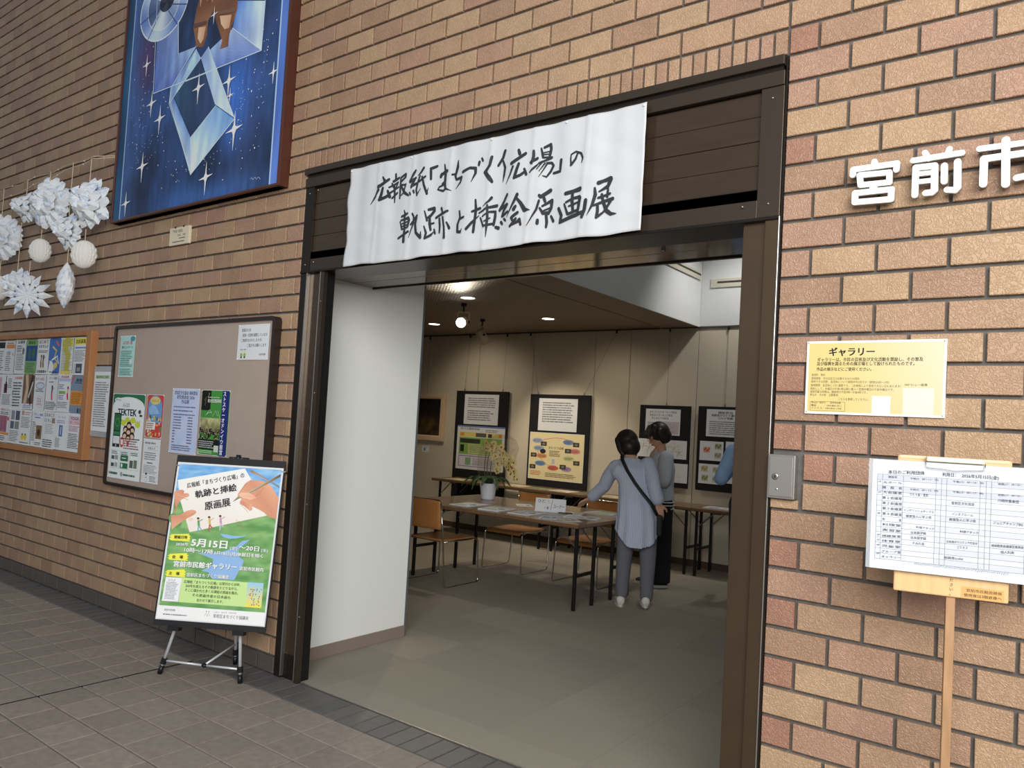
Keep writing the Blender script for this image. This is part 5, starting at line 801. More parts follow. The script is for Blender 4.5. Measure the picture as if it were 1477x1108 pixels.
FLY = {
 (0, 0): ('flyer with a yellow heading bar in the top right corner of the wooden framed board', [('r', .05, .80, .95, .97, (236, 226, 90)), ('t', '会員募集', .5, .83, .11, 'k', .75), ('r', .1, .70, .9, .74, (110, 136, 190)), ('l', .08, .35, .92, .66, 9, gy), ('r', .25, .05, .72, .30, (74, 84, 100)), ('r', .35, .10, .6, .2, (150, 150, 150)), ('l', .1, 0.02, .2, .3, 8, gy)]),
 (0, 1): ('flyer covered by a yellow green map shape, second from right in the top row', [('r', .0, .0, 1, 1, (226, 232, 226)), ('s', [(.5, .98), (.35, .7), (.6, .5), (.5, .2), (.6, .02)], .075, (218, 206, 82)), ('r', .1, .75, .95, .95, (222, 212, 90)), ('l', .08, .1, .95, .95, 24, (120, 124, 96)), ('r', .05, .02, .9, .10, (226, 208, 110))]),
 (0, 2): ('blue flyer with white and yellow curving shapes, third from right in the top row', [('r', 0, .02, 1, 1, (70, 116, 186)), ('e', .15, .18, .3, .2, (232, 234, 236)), ('s', [(.3, .75), (.6, .65), (.45, .45), (.7, .35), (.5, .15)], .018, (222, 200, 110)), ('s', [(.75, .8), (.55, .9)], .022, (214, 110, 120)), ('s', [(.3, .4), (.7, .5), (.85, .3)], .014, (240, 240, 236)), ('e', .6, .25, .16, .08, (222, 200, 110)), ('l', .1, .04, .95, .09, 1, dkc)]),
 (0, 3): ('flyer with two small standing figures, fourth from right in the top row', [('t', 'はじめて', .5, .86, .10, 'k', .8), ('t', 'みませんか', .5, .74, .09, 'k', .8), ('l', .1, .60, .95, .68, 2, dkc)]+person(.4, .22, .34, (190, 120, 90), (150, 90, 70))+person(.58, .22, .34, (60, 50, 60), (120, 110, 60))+[('t', '会員募集中', .5, .04, .08, 'k', .8)]),
 (0, 4): ('green flyer with a dark blue square picture, fifth from right in the top row', [('r', 0, 0, 1, 1, (130, 176, 112)), ('t', '講演会', .5, .86, .09, 'k', .6), ('r', .05, .38, .98, .82, (38, 76, 150)), ('e', .35, .58, .14, .16, (70, 108, 86)), ('e', .68, .6, .12, .17, (72, 110, 88)), ('l', .1, .05, .9, .34, 6, (60, 90, 56))]),
 (0, 5): ('white flyer of dense black print, sixth from right in the top row', [('t', '太極拳', .5, .88, .08, 'k', .7), ('l', .1, .72, .7, .84, 2, dkc), ('e', .75, .66, .12, .1, (120, 122, 126)), ('l', .1, .1, .9, .6, 10, gy), ('l', .1, .62, .55, .72, 2, dkc)]),
 (0, 6): ('white flyer with an orange heading bar, seventh from right in the top row', [('r', .1, .76, .95, .88, (222, 148, 84)), ('l', .15, .88, .9, .95, 1, gy), ('l', .1, .08, .6, .55, 8, gy), ('e', .35, .62, .2, .07, (170, 184, 190)), ('s', [(.75, .62), (.85, .55)], .01, (214, 90, 80))]),
 (0, 7): ('white flyer with a black heading block cut by the left picture edge, top row', [('r', .05, .78, .95, .96, (36, 36, 40)), ('l', .1, .1, .9, .72, 9, gy), ('r', 0, 0, 1, .02, dkc)]),
 (1, 0): ('slate blue flyer with a large orange text box, right end of the middle row', [('r', 0, 0, 1, 1, (128, 146, 172)), ('s', [(.02, .8), (.12, .9), (.2, 1.)], .02, (206, 96, 84)), ('t', '募集', .6, .84, .08, 'k', .5), ('l', .3, .78, .85, .84, 1, dkc), ('r', .02, .22, .96, .60, (222, 150, 60)), ('l', .1, .26, .88, .56, 7, (130, 84, 40)), ('r', .6, .03, .72, .15, dkc), ('r', .78, .03, .9, .15, (96, 106, 120))]),
 (1, 1): ('flyer with a green box and a red dancer, second from right in the middle row', [('r', .05, .82, .95, .9, (180, 192, 226)), ('t', '参加者募集', .5, .91, .06, 'r', .6), ('l', .05, .6, .5, .75, 3, (90, 110, 170)), ('r', .1, .48, .6, .56, (126, 178, 84)), ('l', .08, .32, .5, .46, 3, (110, 100, 190)), ('l', .05, .1, .9, .28, 4, gy)]+person(.78, .36, .34, (220, 170, 150), (196, 50, 70))),
 (1, 2): ('white flyer with one leaping dancer in pink, third from right in the middle row', [('t', 'ダンス 体験会', .55, .88, .07, (120, 130, 150), .7), ('l', .2, .78, .7, .84, 1, gy)]+person(.5, .35, .38, (70, 50, 60), (214, 80, 110))+[('l', .05, .05, .95, .28, 5, dkc)]),
 (1, 3): ('flyer with a pink title and drawn bag, fourth from right in the middle row', [('t', 'おやつの会', .42, .84, .09, (176, 80, 110), .75), ('e', .5, .70, .4, .10, (150, 164, 190)), ('e', .5, .70, .34, .07, (214, 220, 232)), ('l', .1, .52, .9, .6, 2, dkc), ('e', .5, .25, .34, .16, (226, 190, 190)), ('e', .5, .25, .31, .14, (240, 236, 238)), ('l', .28, .15, .76, .36, 5, gy)]),
 (1, 4): ('brown photographic flyer of two pale sculptures, fifth from right in the middle row', [('r', 0, .16, 1, 1, (126, 96, 76)), ('s', [(.3, .95), (.4, .6), (.25, .2)], .05, (206, 184, 158)), ('s', [(.85, .9), (.6, .55), (.75, .2)], .045, (64, 46, 40)), ('s', [(.9, .75), (.55, .35)], .02, (222, 214, 200)), ('l', .1, .03, .9, .13, 2, (140, 130, 190))]),
 (1, 5): ('white flyer filled with large black print, sixth from right in the middle row', [('t', '会員募集', .55, .86, .08, (186, 90, 80), .7), ('l', .1, .06, .9, .8, 9, dkc), ('r', .05, .4, .12, .52, (60, 130, 90))]),
 (1, 6): ('white flyer with a dark wine bottle picture, seventh from right in the middle row', [('r', .2, .45, .5, .72, (110, 60, 70)), ('s', [(.38, .95), (.38, .75)], .012, (90, 40, 50)), ('s', [(.38, .75), (.38, .5)], .03, (70, 26, 40)), ('l', .1, .1, .9, .42, 7, gy), ('l', .55, .6, .95, .9, 5, gy)]),
 (1, 7): ('pale pink flyer cut by the left picture edge, middle row', [('r', .3, .3, .9, .9, (206, 168, 180)), ('l', .1, .05, .9, .28, 4, gy)]),
 (2, 0): ('flyer headed YOGA on a pink band, lower right corner of the wooden board', [('r', .05, .70, .95, .93, (220, 196, 204)), ('t', 'YOGA', .5, .82, .10, (110, 60, 100), .6), ('t', 'サークル', .5, .72, .08, (200, 96, 110), .7), ('l', .1, .52, .92, .68, 4, (170, 90, 120)), ('l', .1, .08, .92, .48, 9, dkc)]),
 (2, 1): ('white flyer with a tall blue photo, second from right in the bottom row', [('t', 'コーラス', .5, .84, .06, (110, 110, 190), .6), ('l', .15, .7, .85, .8, 2, (150, 140, 200)), ('r', .35, .36, .62, .66, (88, 116, 168)), ('s', [(.48, .42), (.5, .6)], .012, (210, 214, 226)), ('l', .1, .06, .5, .32, 8, gy)]),
 (2, 2): ('white flyer with the largest black heading, third from right in the bottom row', [('t', 'ＤＡＮＣＥ', .48, .86, .11, 'k', .85), ('t', 'ＧＩＲＬ', .38, .72, .10, 'k', .6), ('r', .7, .70, .95, .84, (150, 130, 118)), ('l', .2, .4, .9, .68, 6, (170, 174, 180)), ('l', .05, .03, .95, .26, 4, (40, 42, 46))]),
 (2, 3): ('flyer with blue title and brown photo, fourth from right in the bottom row', [('t', 'やさしい書道', .55, .86, .07, (80, 110, 180), .75), ('l', .3, .78, .8, .84, 1, (80, 110, 180)), ('l', .08, .15, .42, .7, 10, gy), ('r', .45, .22, .92, .60, (136, 108, 76)), ('e', .68, .40, .12, .1, (60, 50, 40)), ('l', .4, .04, .9, .14, 2, dkc)]),
 (2, 4): ('white flyer with two small yellow figures, fifth from right in the bottom row', [('r', .12, .84, .32, .97, (176, 156, 140)), ('l', .36, .84, .92, .95, 2, (190, 130, 140)), ('l', .1, .48, .92, .8, 7, gy), ('e', .3, .22, .12, .09, (222, 200, 60)), ('e', .55, .22, .12, .09, (222, 200, 60)), ('e', .3, .3, .05, .03, dkc), ('e', .55, .3, .05, .03, dkc), ('l', .1, .03, .9, .1, 1, gy)]),
 (2, 5): ('flyer with four small dark photos, sixth from right in the bottom row', [('r', .15, .68, .46, .95, (150, 144, 160)), ('r', .54, .68, .92, .95, (92, 92, 112)), ('r', .12, .42, .44, .64, (90, 104, 120)), ('r', .5, .42, .9, .64, (140, 140, 136)), ('l', .1, .05, .9, .38, 7, gy)]),
 (2, 6): ('red and purple flyer with a lattice picture, seventh from right in the bottom row', [('t', '音楽のつどい', .5, .92, .06, (190, 70, 60), .9), ('l', .05, .8, .95, .9, 2, dkc), ('r', .0, .3, .75, .78, (176, 110, 130)), ('s', [(.2, .35), (.25, .7), (.4, .4), (.5, .72), (.62, .36)], .012, (96, 70, 110)), ('e', .86, .7, .09, .06, (206, 60, 90)), ('r', 0, .22, 1, .29, (222, 150, 80)), ('l', .05, .04, .7, .2, 3, dkc)]),
 (2, 7): ('white flyer cut by the left picture edge, bottom row', [('l', .1, .1, .9, .9, 12, gy)]),
}
for (r, c), (lb, ops) in FLY.items():
    x0 = colx[c]-Wp+random.uniform(-.003, .003); z0 = rowz[r]+random.uniform(-.003, .003)
    t = thing('flyer', lb, 'flyer', (x0, -.0225, z0), (0, random.uniform(-.012, .012), 0), 'flyers pinned on the wooden board')
    paper(t, Wp, Hp, lambda a, ops=ops: P_(a, ops), curl=.0035, sd=random.uniform(0, 3))
# notice in a clear sleeve between the boards
t = thing('notice', 'white typed notice in a clear sleeve hung between the two boards', 'notice', (-4.925, 0, 1.205))
mb = MB(); mb.box(0, .255, -.012, -.006, -.02, .49); mb.build('sleeve', mat('clear_sleeve', (235, 240, 245)), t)
mb = MB(); mb.box(.012, .25, -.0135, -.0125, .02, .45); mb.build('paper', PAPER, t)
ar = Art(); ar.rect(.03, .40, .235, .425, (170, 200, 160)); ar.text('施設利用のご案内', .13, .403, .018, 'k', 1, width=.18, align='c'); ar.lines(.03, .05, .235, .38, 20, (110, 112, 116)); ar.build('print', t, (0, -.0136, 0))

# big grey board with dark frame
t = thing('notice_board', 'large grey felt board in a dark rounded frame left of the doorway', 'notice board', (-3.70, 0, .865))
x0, x1, z0, z1 = -4.60+3.70, -2.775+3.70, .0, 1.112
mb = MB(); mb.box(x0+.01, x1-.01, -.034, .004, z0+.01, z1-.01); mb.build('felt', mat('grey_felt', (174, 158, 146), rough=.95, noise=(9, .03), bump=(300, .3, .001, 'n')), t)
FRM = mat('board_frame', (54, 44, 40), rough=.3, metal=.3)
ring = path([(x0+.012, -.028, z0+.012), (x1-.012, -.028, z0+.012), (x1-.012, -.028, z1-.012), (x0+.012, -.028, z1-.012)], .03)
def rr(x0, x1, z0, z1, r, n=6):
    o_ = []
    for cx, cz, a in ((x1-r, z0+r, -pi/2), (x1-r, z1-r, 0), (x0+r, z1-r, pi/2), (x0+r, z0+r, pi)):
        o_ += [(cx+r*cos(a+pi/2*i/n), cz+r*sin(a+pi/2*i/n)) for i in range(n+1)]
    return o_
def rim(name, outer, inner, y0, y1, m, par):
    n = len(outer); v = [(a[0], y, a[1]) for y in (y0, y1) for a in outer]+[(a[0], y, a[1]) for y in (y0, y1) for a in inner]; f = []
    for i in range(n):
        j = (i+1) % n; f += [(i, j, 2*n+j, 2*n+i), (n+i, 3*n+i, 3*n+j, n+j), (i, n+i, n+j, j), (2*n+i, 2*n+j, 3*n+j, 3*n+i)]
    b = MB(); b.add(v, f); return b.build(name, m, par, bevel=.002)
rim('frame', rr(x0, x1, z0, z1, .03), rr(x0+.022, x1-.022, z0+.022, z1-.022, .012), -.05, .005, FRM, t)
def flat(name, label, cat, x0, z0, w, h, art, grp=None, curl=.003, sd=0., m=PAPER, rot=0.):
    t = thing(name, label, cat, (x0, -.0345, z0), (0, rot, 0), grp); paper(t, w, h, art, m, curl, sd); return t
def a_mint(a):
    w, h = .20, .287; a.rect(.004, .004, w-.004, h-.004, (176, 222, 216)); a.ell(.165, .265, .03, .018, (70, 150, 170)); a.text('ふれあい館', .10, .225, .028, (200, 60, 60), 2, width=.13, align='c'); a.text('春のコンサート', .10, .196, .02, (50, 70, 80), 2, width=.15, align='c')
    a.lines(.015, .07, .19, .185, 9, (70, 100, 104)); a.rect(.14, .09, .175, .125, (206, 230, 228)); a.lines(.015, .01, .19, .06, 4, (80, 110, 112))
flat('flyer', 'mint green flyer with red heading in the top left corner of the grey board', 'flyer', -4.523, 1.618, .20, .287, a_mint, 'papers pinned on the grey board')
def a_notice(a):
    w, h = .298, .207
    for tx_, u, v in (('節電のため', .035, .165), ('照明・空調を調整しています', .045, .135), ('ご迷惑をおかけしますが、', .030, .105), ('ご協力をお願いします', .095, .075)): a.text(tx_, u, v, .019, (50, 52, 58), 1, sx=.86)
    for u in (.045, .078): a.ell(u, .030, .011, .012, (150, 176, 90)); a.ell(u, .046, .009, .008, (226, 226, 190)); a.rect(u-.008, .010, u+.008, .020, (70, 76, 60)); a.ell(u-.007, .060, .004, .004, (90, 70, 110)); a.ell(u+.007, .060, .004, .004, (90, 120, 80))
    a.text('宮前市民館', .215, .025, .012, (90, 94, 100), 1, width=.06)
flat('notice', 'white power saving notice in the top right corner of the grey board', 'notice', -3.132, 1.729, .298, .207, a_notice, 'papers pinned on the grey board')
def a_tek(a):
    w, h = .42, .585; G = (44, 116, 78)
    a.rect(.004, .004, w-.004, h-.004, (234, 240, 240)); a.rect(.004, h-.09, w-.004, h-.004, G)
    a.ell(w/2, h-.09, w/2-.004, .068, (234, 240, 240), 30); a.rect(.004, .45, w-.004, h-.09, (234, 240, 240)); a.ell(.075, h-.045, .05, .016, (234, 240, 240)); a.text('川崎 Miyamae', .075, h-.05, .013, G, 1, width=.075, align='c')
    a.text('みんなの', .185, h-.095, .035, (60, 66, 70), 1, width=.09, align='c'); a.text('TEKTEK', .20, h-.155, .058, (40, 48, 56), 3, width=.24, align='c'); a.ell(.36, h-.12, .018, .014, (60, 70, 80)); a.ell(.378, h-.145, .02, .008, (60, 70, 80))
    a.text('歩いてポイントをためよう', .21, h-.195, .016, (70, 76, 80), 1, width=.34, align='c')
    a.rect(.035, .215, .135, .45, (36, 40, 44)); a.rect(.041, .33, .129, .44, (40, 110, 60)); a.ell(.085, .385, .03, .03, (90, 160, 90)); a.ell(.085, .385, .024, .024, (40, 110, 60)); a.rect(.041, .298, .129, .322, (60, 130, 80)); a.rect(.041, .238, .129, .29, (226, 230, 232)); a.ell(.085, .226, .007, .007, (230, 230, 230))
    for u, v in ((.165, .385), (.215, .405), (.285, .405), (.345, .378)): a.ell(u, v, .032, .021, (206, 214, 60))
    for u, v in ((.24, .368), (.20, .34), (.285, .34), (.24, .325), (.195, .298), (.285, .298), (.24, .282)): a.ell(u, v, .032, .028, (48, 34, 34)); a.ell(u, v-.008, .024, .020, (232, 194, 168))
    a.poly([(.225, .262), (.255, .262), (.25, .225), (.23, .225)], (200, 50, 50)); a.ell(.165, .252, .026, .036, (206, 76, 70)); a.rect(.15, .235, .18, .27, (240, 226, 220))
    a.lines(.19, .205, .385, .27, 4, (150, 90, 96)); a.lines(.14, .27, .4, .285, 1, dkc)
    for k in range(3): a.frame(.03+.125*k, .07, .145+.125*k, .195, .001, (120, 160, 150)); a.lines(.04+.125*k, .165, .135+.125*k, .19, 2, (90, 120, 112))
    a.rect(.165, .125, .26, .165, G); a.rect(.165, .075, .26, .112, G); a.rect(.04, .13, .08, .155, (80, 90, 96)); a.rect(.09, .13, .13, .16, (150, 160, 160)); a.rect(.04, .08, .08, .105, (70, 80, 88)); a.rect(.09, .08, .13, .11, (170, 176, 176)); a.rect(.285, .085, .325, .135, (90, 104, 96)); a.rect(.335, .085, .375, .14, (110, 130, 104))
    a.ell(.187, .094, .012, .014, (240, 240, 240)); a.line([(.185, .145), (.235, .145)], .006, (236, 240, 236)); a.lines(.02, .02, .16, .05, 1, (60, 100, 80)); a.lines(.21, .02, .40, .045, 1, (60, 100, 80)); a.ell(.19, .035, .014, .016, (150, 170, 160))
flat('poster', 'tall white poster reading TEKTEK with a green phone, lower left of the grey board', 'poster', -4.555, .918, .42, .585, a_tek, 'papers pinned on the grey board', curl=.006, sd=.6)
def a_red(a):
    w, h = .205, .285; a.rect(.003, .003, w-.003, h-.003, (206, 70, 72)); a.ell(.102, .2, .085, .08, (110, 160, 214)); a.rect(.017, .10, .188, .2, (110, 160, 214)); a.ell(.102, .245, .06, .026, (226, 206, 120)); a.text('おはなし会', .102, .236, .018, (150, 90, 50), 1, width=.09, align='c')
    random.seed(3)
    for i in range(60): a.ell(random.uniform(.012, .193), random.uniform(.008, .14), random.uniform(.005, .012), random.uniform(.006, .014), random.choice([(226, 150, 50), (90, 150, 80), (222, 190, 70), (90, 60, 110), (240, 226, 200), (196, 90, 50)]), 8)
    a.poly([(.03, .19), (.08, .225), (.13, .20), (.17, .16), (.05, .15)], (150, 190, 230)); a.rect(.012, .055, .125, .105, (236, 234, 224)); a.lines(.018, .06, .12, .10, 3, (120, 80, 90))
flat('flyer', 'red bordered picture flyer beside the TEKTEK poster', 'flyer', -4.104, 1.220, .205, .285, a_red, 'papers pinned on the grey board')
def a_wht(a):
    a.lines(.02, .25, .185, .275, 1, gy); a.frame(.03, .215, .175, .245, .001, gy); a.text('お知らせ', .102, .220, .018, (80, 84, 90), 1, width=.09, align='c'); a.lines(.02, .15, .185, .205, 4, gy); a.lines(.06, .125, .13, .14, 1, dkc); a.lines(.02, .06, .185, .12, 6, (150, 154, 160))
    a.ell(.06, .022, .014, .014, (90, 92, 96)); a.ell(.06, .022, .012, .012, (236, 238, 240)); a.ell(.06, .045, .010, .010, (90, 92, 96)); a.ell(.06, .045, .008, .008, (236, 238, 240)); a.rect(.05, .055, .07, .066, (40, 42, 46)); a.lines(.1, .01, .185, .05, 4, gy)
flat('flyer', 'white typed flyer with a tiny snowman, pinned under the red bordered flyer', 'flyer', -4.108, .922, .205, .29, a_wht, 'papers pinned on the grey board', sd=1.)
def a_blue(a):
    w, h = .30, .41; a.grid(.003, .003, w-.003, h-.003, 8, 10, lambda u, v, p, q_: mix((186, 204, 238), (206, 212, 238), .5+vnoise(u*14, v*14)*1.2))
    a.text('宮前区文化協会 美術部会', .15, .370, .024, (50, 60, 90), 2, width=.25, align='c'); a.text('研究発表会 2026', .15, .342, .024, (50, 60, 90), 2, width=.19, align='c'); a.text('作品展', .15, .314, .024, (50, 60, 90), 2, width=.08, align='c')
    for k in range(3): a.lines(.025, .285-.024*k, .27-.03*(k == 1), .300-.024*k, 1, (70, 84, 130), rag=.05)
    for k in range(10): v = .228-.0175*k; a.lines(.03, v-.008, (.13 if k < 5 else .06), v+.006, 1, (60, 74, 120), rag=.1); a.lines(.19, v-.008, .245, v+.006, 1, (60, 74, 120), rag=.1)
    a.lines(.03, .015, .27, .055, 3, (90, 96, 120))
flat('poster', 'pale blue exhibition programme beside the green concert poster', 'poster', -3.793, 1.141, .30, .41, a_blue, 'papers pinned on the grey board', curl=.006, sd=.8)
def a_green(a):
    w, h = .295, .395; a.rect(.003, .003, w-.003, h-.003, (70, 150, 66)); a.rect(.003, .27, .105, h-.003, (22, 24, 22)); a.line([(.045, .30), (.05, .35), (.035, .33)], .003, (150, 140, 80)); a.line([(.075, .35), (.085, .375)], .006, (150, 140, 80))
    a.grid(.003, .13, .225, .225, 12, 8, lambda u, v, p, q_: mix((60, 60, 34), (206, 206, 150), .3+.6*q_+.5*vnoise(u*60, v*30)))
    random.seed(9)
    for i in range(70): u = random.uniform(.008, .22); v = random.uniform(.085, .165); a.stroke([(u, v, .006), (u, v-.016, .009)], random.choice([(24, 22, 22), (44, 38, 34), (60, 56, 44)]), cap=6); a.ell(u, v+.004, .003, .004, (206, 180, 150), 6)
    a.rect(.003, .035, .225, .095, (20, 24, 22)); a.lines(.01, .04, .20, .088, 4, (190, 196, 190)); a.text('第29回定期演奏会', .15, .318, .022, 'w', 1, width=.14, align='c'); a.lines(.08, .345, .22, .355, 1, (206, 226, 200))
    for s_ in ([(.07, .24), (.11, .275), (.13, .25)], [(.14, .235), (.17, .27), (.19, .24)], [(.08, .25), (.13, .262)], [(.19, .27), (.215, .225)]): a.line(s_, .0025, (226, 240, 206))
    a.rect(.225, .003, w-.003, h-.003, (34, 44, 120)); 
    for k, ch in enumerate('ストスケーオドンイウ前宮'): a.text(ch, .231, h-.036-.0318*k, .029, 'w', 2)
    a.rect(.175, .022, .22, .062, (206, 214, 204)); a.lines(.01, .01, .17, .03, 2, (206, 236, 200))
flat('poster', 'green and black concert poster with a dark blue lettered strip down its side', 'poster', -3.464, 1.152, .295, .395, a_green, 'papers pinned on the grey board', curl=.005, sd=.4)

# ---- easel and exhibition poster
EY, EL = .589, .151
ec = Vector((-2.835, -.252, .72)); er = Vector((cos(EY), sin(EY), 0)); ebk = Vector((-sin(EY), cos(EY), 0)); eup = cos(EL)*Vector((0, 0, 1))+sin(EL)*ebk; en = er.cross(eup)
BM_ = Matrix((( er.x, -en.x, eup.x, ec.x), (er.y, -en.y, eup.y, ec.y), (er.z, -en.z, eup.z, ec.z), (0, 0, 0, 1)))   # local x right, y into the board, z up
t = thing('poster_board', 'black panel with an illustrated exhibition poster standing on the easel', 'poster', ec)
t.matrix_world = BM_
mb = MB(); mb.box(-.305, .305, -.004, .004, -.4525, .4525); mb.build('panel', mat('black_panel', (28, 28, 32), rough=.6), t, bevel=.001)
mb = MB(); mb.box(-.2955, .2985, -.0052, -.0042, -.4225, .414); mb.build('paper', PAPER, t)
ar = Art(.00003); E_ = EASEL
def bgc(u, v, a, b_):
    n1 = vnoise(u*8, v*30, 1)+.6*vnoise(u*22, v*70, 4)
    if v > .22+.03*sin(u*9): return mix((96, 156, 214), (150, 196, 232), .5+n1)
    return mix((92, 146, 84), (140, 182, 116), .5+n1)
ar.grid(-.286, -.350, .289, .404, 40, 60, bgc)
ar.poly(E_['lake'], (140, 186, 226)); ar.poly(E_['lake2'], (142, 180, 224))
ar.stroke([(-.28, .11, .05), (-.25, .08, .05)], (100, 150, 94)); 
ar.poly(E_['sheet'], [(238, 236, 228), (246, 244, 240), (246, 244, 238), (240, 236, 230), (236, 228, 220), (232, 222, 212), (238, 232, 224)])
SKIN = (226, 170, 138); SK2 = (204, 140, 112)
ar.poly(E_['brush2'], [(150, 104, 70), (160, 120, 90), (196, 190, 180), (110, 130, 150), (120, 140, 160), (170, 176, 180), (150, 120, 90)])
ar.poly(E_['rh'], [mix(SKIN, SK2, .5+.5*sin(i*.9)) for i in range(len(E_['rh']))]); ar.poly(E_['finger2'], [SK2, SKIN, SK2, SKIN, SK2])
ar.poly(E_['brush'], [(120, 104, 84), (176, 160, 136), (206, 190, 160), (214, 200, 170), (90, 70, 60), (110, 90, 70), (190, 174, 144), (150, 134, 110)])
ar.poly(E_['finger'], [mix(SKIN, (240, 196, 168), .5+.5*sin(i*1.3)) for i in range(len(E_['finger']))])
for a_, b_ in (((.09, .20), (.13, .165)), ((.07, .12), (.10, .085)), ((.085, .115), (.12, .075)), ((.16, .25), (.20, .30))): ar.line([a_, ((a_[0]+b_[0])/2+.004, (a_[1]+b_[1])/2), b_], .0016, (176, 112, 88))
ar.poly(E_['lh1'], [mix(SKIN, SK2, .5+.5*sin(i*.8)) for i in range(len(E_['lh1']))]); ar.poly(E_['lh2'], [mix(SKIN, SK2, .5+.5*sin(i*1.1+1)) for i in range(len(E_['lh2']))])
ar.ell(-.178, .108, .014, .010, (240, 206, 186))
ar.line([(-.27, .225), (-.22, .215), (-.21, .21)], .0018, (176, 112, 88))
for (u, v), c1, c2 in (((-.135, .10), (90, 160, 90), (110, 170, 200)), ((-.075, .11), (206, 180, 90), (190, 80, 90)), ((-.015, .12), (200, 150, 190), (190, 190, 214))):
    ar.line([(u, v), (u+.006, v-.025)], .012, c1); ar.line([(u, v-.003), (u+.022, v+.012)], .004, c1); ar.line([(u+.004, v-.025), (u+.02, v-.04)], .006, c2); ar.line([(u+.004, v-.025), (u+.004, v-.058)], .006, c2); ar.ell(u-.002, v+.012, .007, .007, (214, 160, 130)); ar.ell(u-.004, v+.016, .007, .005, (60, 50, 50))
for p in E_['yb']:
    ar.poly(p, (244, 232, 84))
    for k in range(5): u0 = p[0][0]; u1 = p[1][0]; v = p[3][1]+(p[0][1]-p[3][1])*(k+.5)/5; ar.line([(u0-.006*(k % 2), v), (u1+.008*((k+1) % 2), v)], .006, (244, 232, 84))
ar.poly(E_['green'], (196, 226, 150)); ar.poly(E_['leaf'], (232, 234, 240)); ar.poly(E_['book'], [(150, 200, 226), (150, 200, 226), (236, 220, 80), (236, 220, 80)])
lf = E_['leaf']; ar.lines(lf[3][0]+.012, lf[3][1]+.01, lf[1][0]-.012, lf[1][1]-.025, 12, (140, 146, 160)); ar.text('ひろば', lf[0][0]+.035, lf[0][1]-.022, .014, (110, 116, 130), 0, width=.04, align='c')
bk = E_['book']; random.seed(4)
for i in range(60): ar.ell(random.uniform(bk[3][0]+.012, bk[2][0]-.004), random.uniform(bk[3][1]+.012, bk[0][1]-.03), .003, .004, random.choice([(206, 90, 80), (236, 210, 90), (90, 140, 90), (240, 190, 160), (110, 110, 170)]), 6)
ar.rect(-.2895, -.4175, .295, -.3505, (238, 240, 248))
lg = E_['logo'][0]; 
for k in (0, 1): ar.line([(lg[0]+.004+.014*k, lg[1]+.004), (lg[0]+.010+.014*k, lg[1]+.022), (lg[0]+.016+.014*k, lg[1]+.004)], .0016, (96, 128, 120)); ar.ell(lg[0]+.010+.014*k, lg[1]+.027, .0028, .0028, (96, 128, 120), 10)
ar.lines(-.255, -.400, -.125, -.388, 1, (110, 114, 124), rag=.02)
for s_ in E_['text']:
    if s_[4] == 'w':     # lettering has a dark outline in the print
        d_ = .0008
        ar.span((s_[0], (s_[1][0]+d_, s_[1][1]-d_), (s_[2][0]+d_, s_[2][1]-d_), s_[3], (96, 124, 120), s_[5]))
    ar.up(); ar.span(s_)
ar.build('print', t, (0, -.0054, 0), gain=1.12)
for u, v in ((-.297, .395), (.300, .395)): mb = MB(); mb.box(u-.012, u+.012, -.008, .006, v-.003, v+.003); mb.build('clip', STEEL, t)
# easel: aluminium tripod
t = thing('easel', 'silver aluminium tripod easel with black joints left of the doorway', 'easel', (-2.85, -.25, 0))
ALU = mat('easel_alu', (214, 216, 220), rough=.3, metal=.25); BK = mat('black_plastic', (24, 24, 26), rough=.4)
def bl(u, y, v): return BM_ @ Vector((u, y, v))
o_ = Vector((-2.85, -.25, 0))
fL = Vector((-3.057, -.418, .0)); fR = Vector((-2.645, -.203, .0)); fB = Vector((-2.93, -.04, .0))
apex = bl(.025, .03, .455)
def legp(name, foot, top):
    d = (top-foot).normalized(); mid = foot+d*.55
    lg_ = MB(); lg_.tube([foot+d*.03-o_, mid-o_], .0085, 12); lg_.tube([mid-o_, top-o_], .011, 12); o1 = lg_.build(name, ALU, t, smooth=True)
    b = MB(); b.tube([foot-o_+Vector((0, 0, .002)), foot+d*.045-o_], .013, 12); b.build('rubber_foot', BK, o1, smooth=True)
    b = MB(); b.tube([foot+d*.055-o_, foot+d*.085-o_], .016, 10); b.build('leg_joint', BK, o1)
kL, kR, kB = fL+(apex-fL)*.06, fR+(apex-fR)*.06, fB+(apex-fB)*.10
legp('leg', fL, apex+er*-.02); legp('leg', fR, apex+er*.02); legp('leg', fB, apex+ebk*.03)
hub = (kL+kR)*.5+ebk*.03+Vector((0, 0, -.012))
for k_ in (kL, kR, kB):
    b = MB(); dd = (hub-k_).normalized(); sd = dd.cross(Vector((0, 0, 1))).normalized()
    b.tube([k_-o_, hub-o_], .006, 8); b.build('brace', ALU, t, smooth=True)
b = MB(); b.sphere(hub-o_, (.018, .014, .012), 12, 8); b.build('brace_hub', BK, t, smooth=True)
b = MB(); b.tube([apex-o_-eup*.02, apex-o_+eup*.02], .014, 12); b.build('head', BK, t, smooth=True)
b = MB(); b.tube([apex-o_+er*-.05, apex-o_+er*.06], .008, 8); b.build('clamp', BK, t)
for u, ft in ((-.185, fL), (.165, fR)):
    p = bl(u, -.008, -.462); b = MB(); b.box(-.03, .03, -.012, .03, -.012, .004); b.box(-.03, .03, -.016, -.012, -.012, .012)
    b.v = [tuple(p-o_+er*q_[0]-en*q_[1]+eup*q_[2]) for q_ in b.v]; b.build('poster_rest', BK, t)

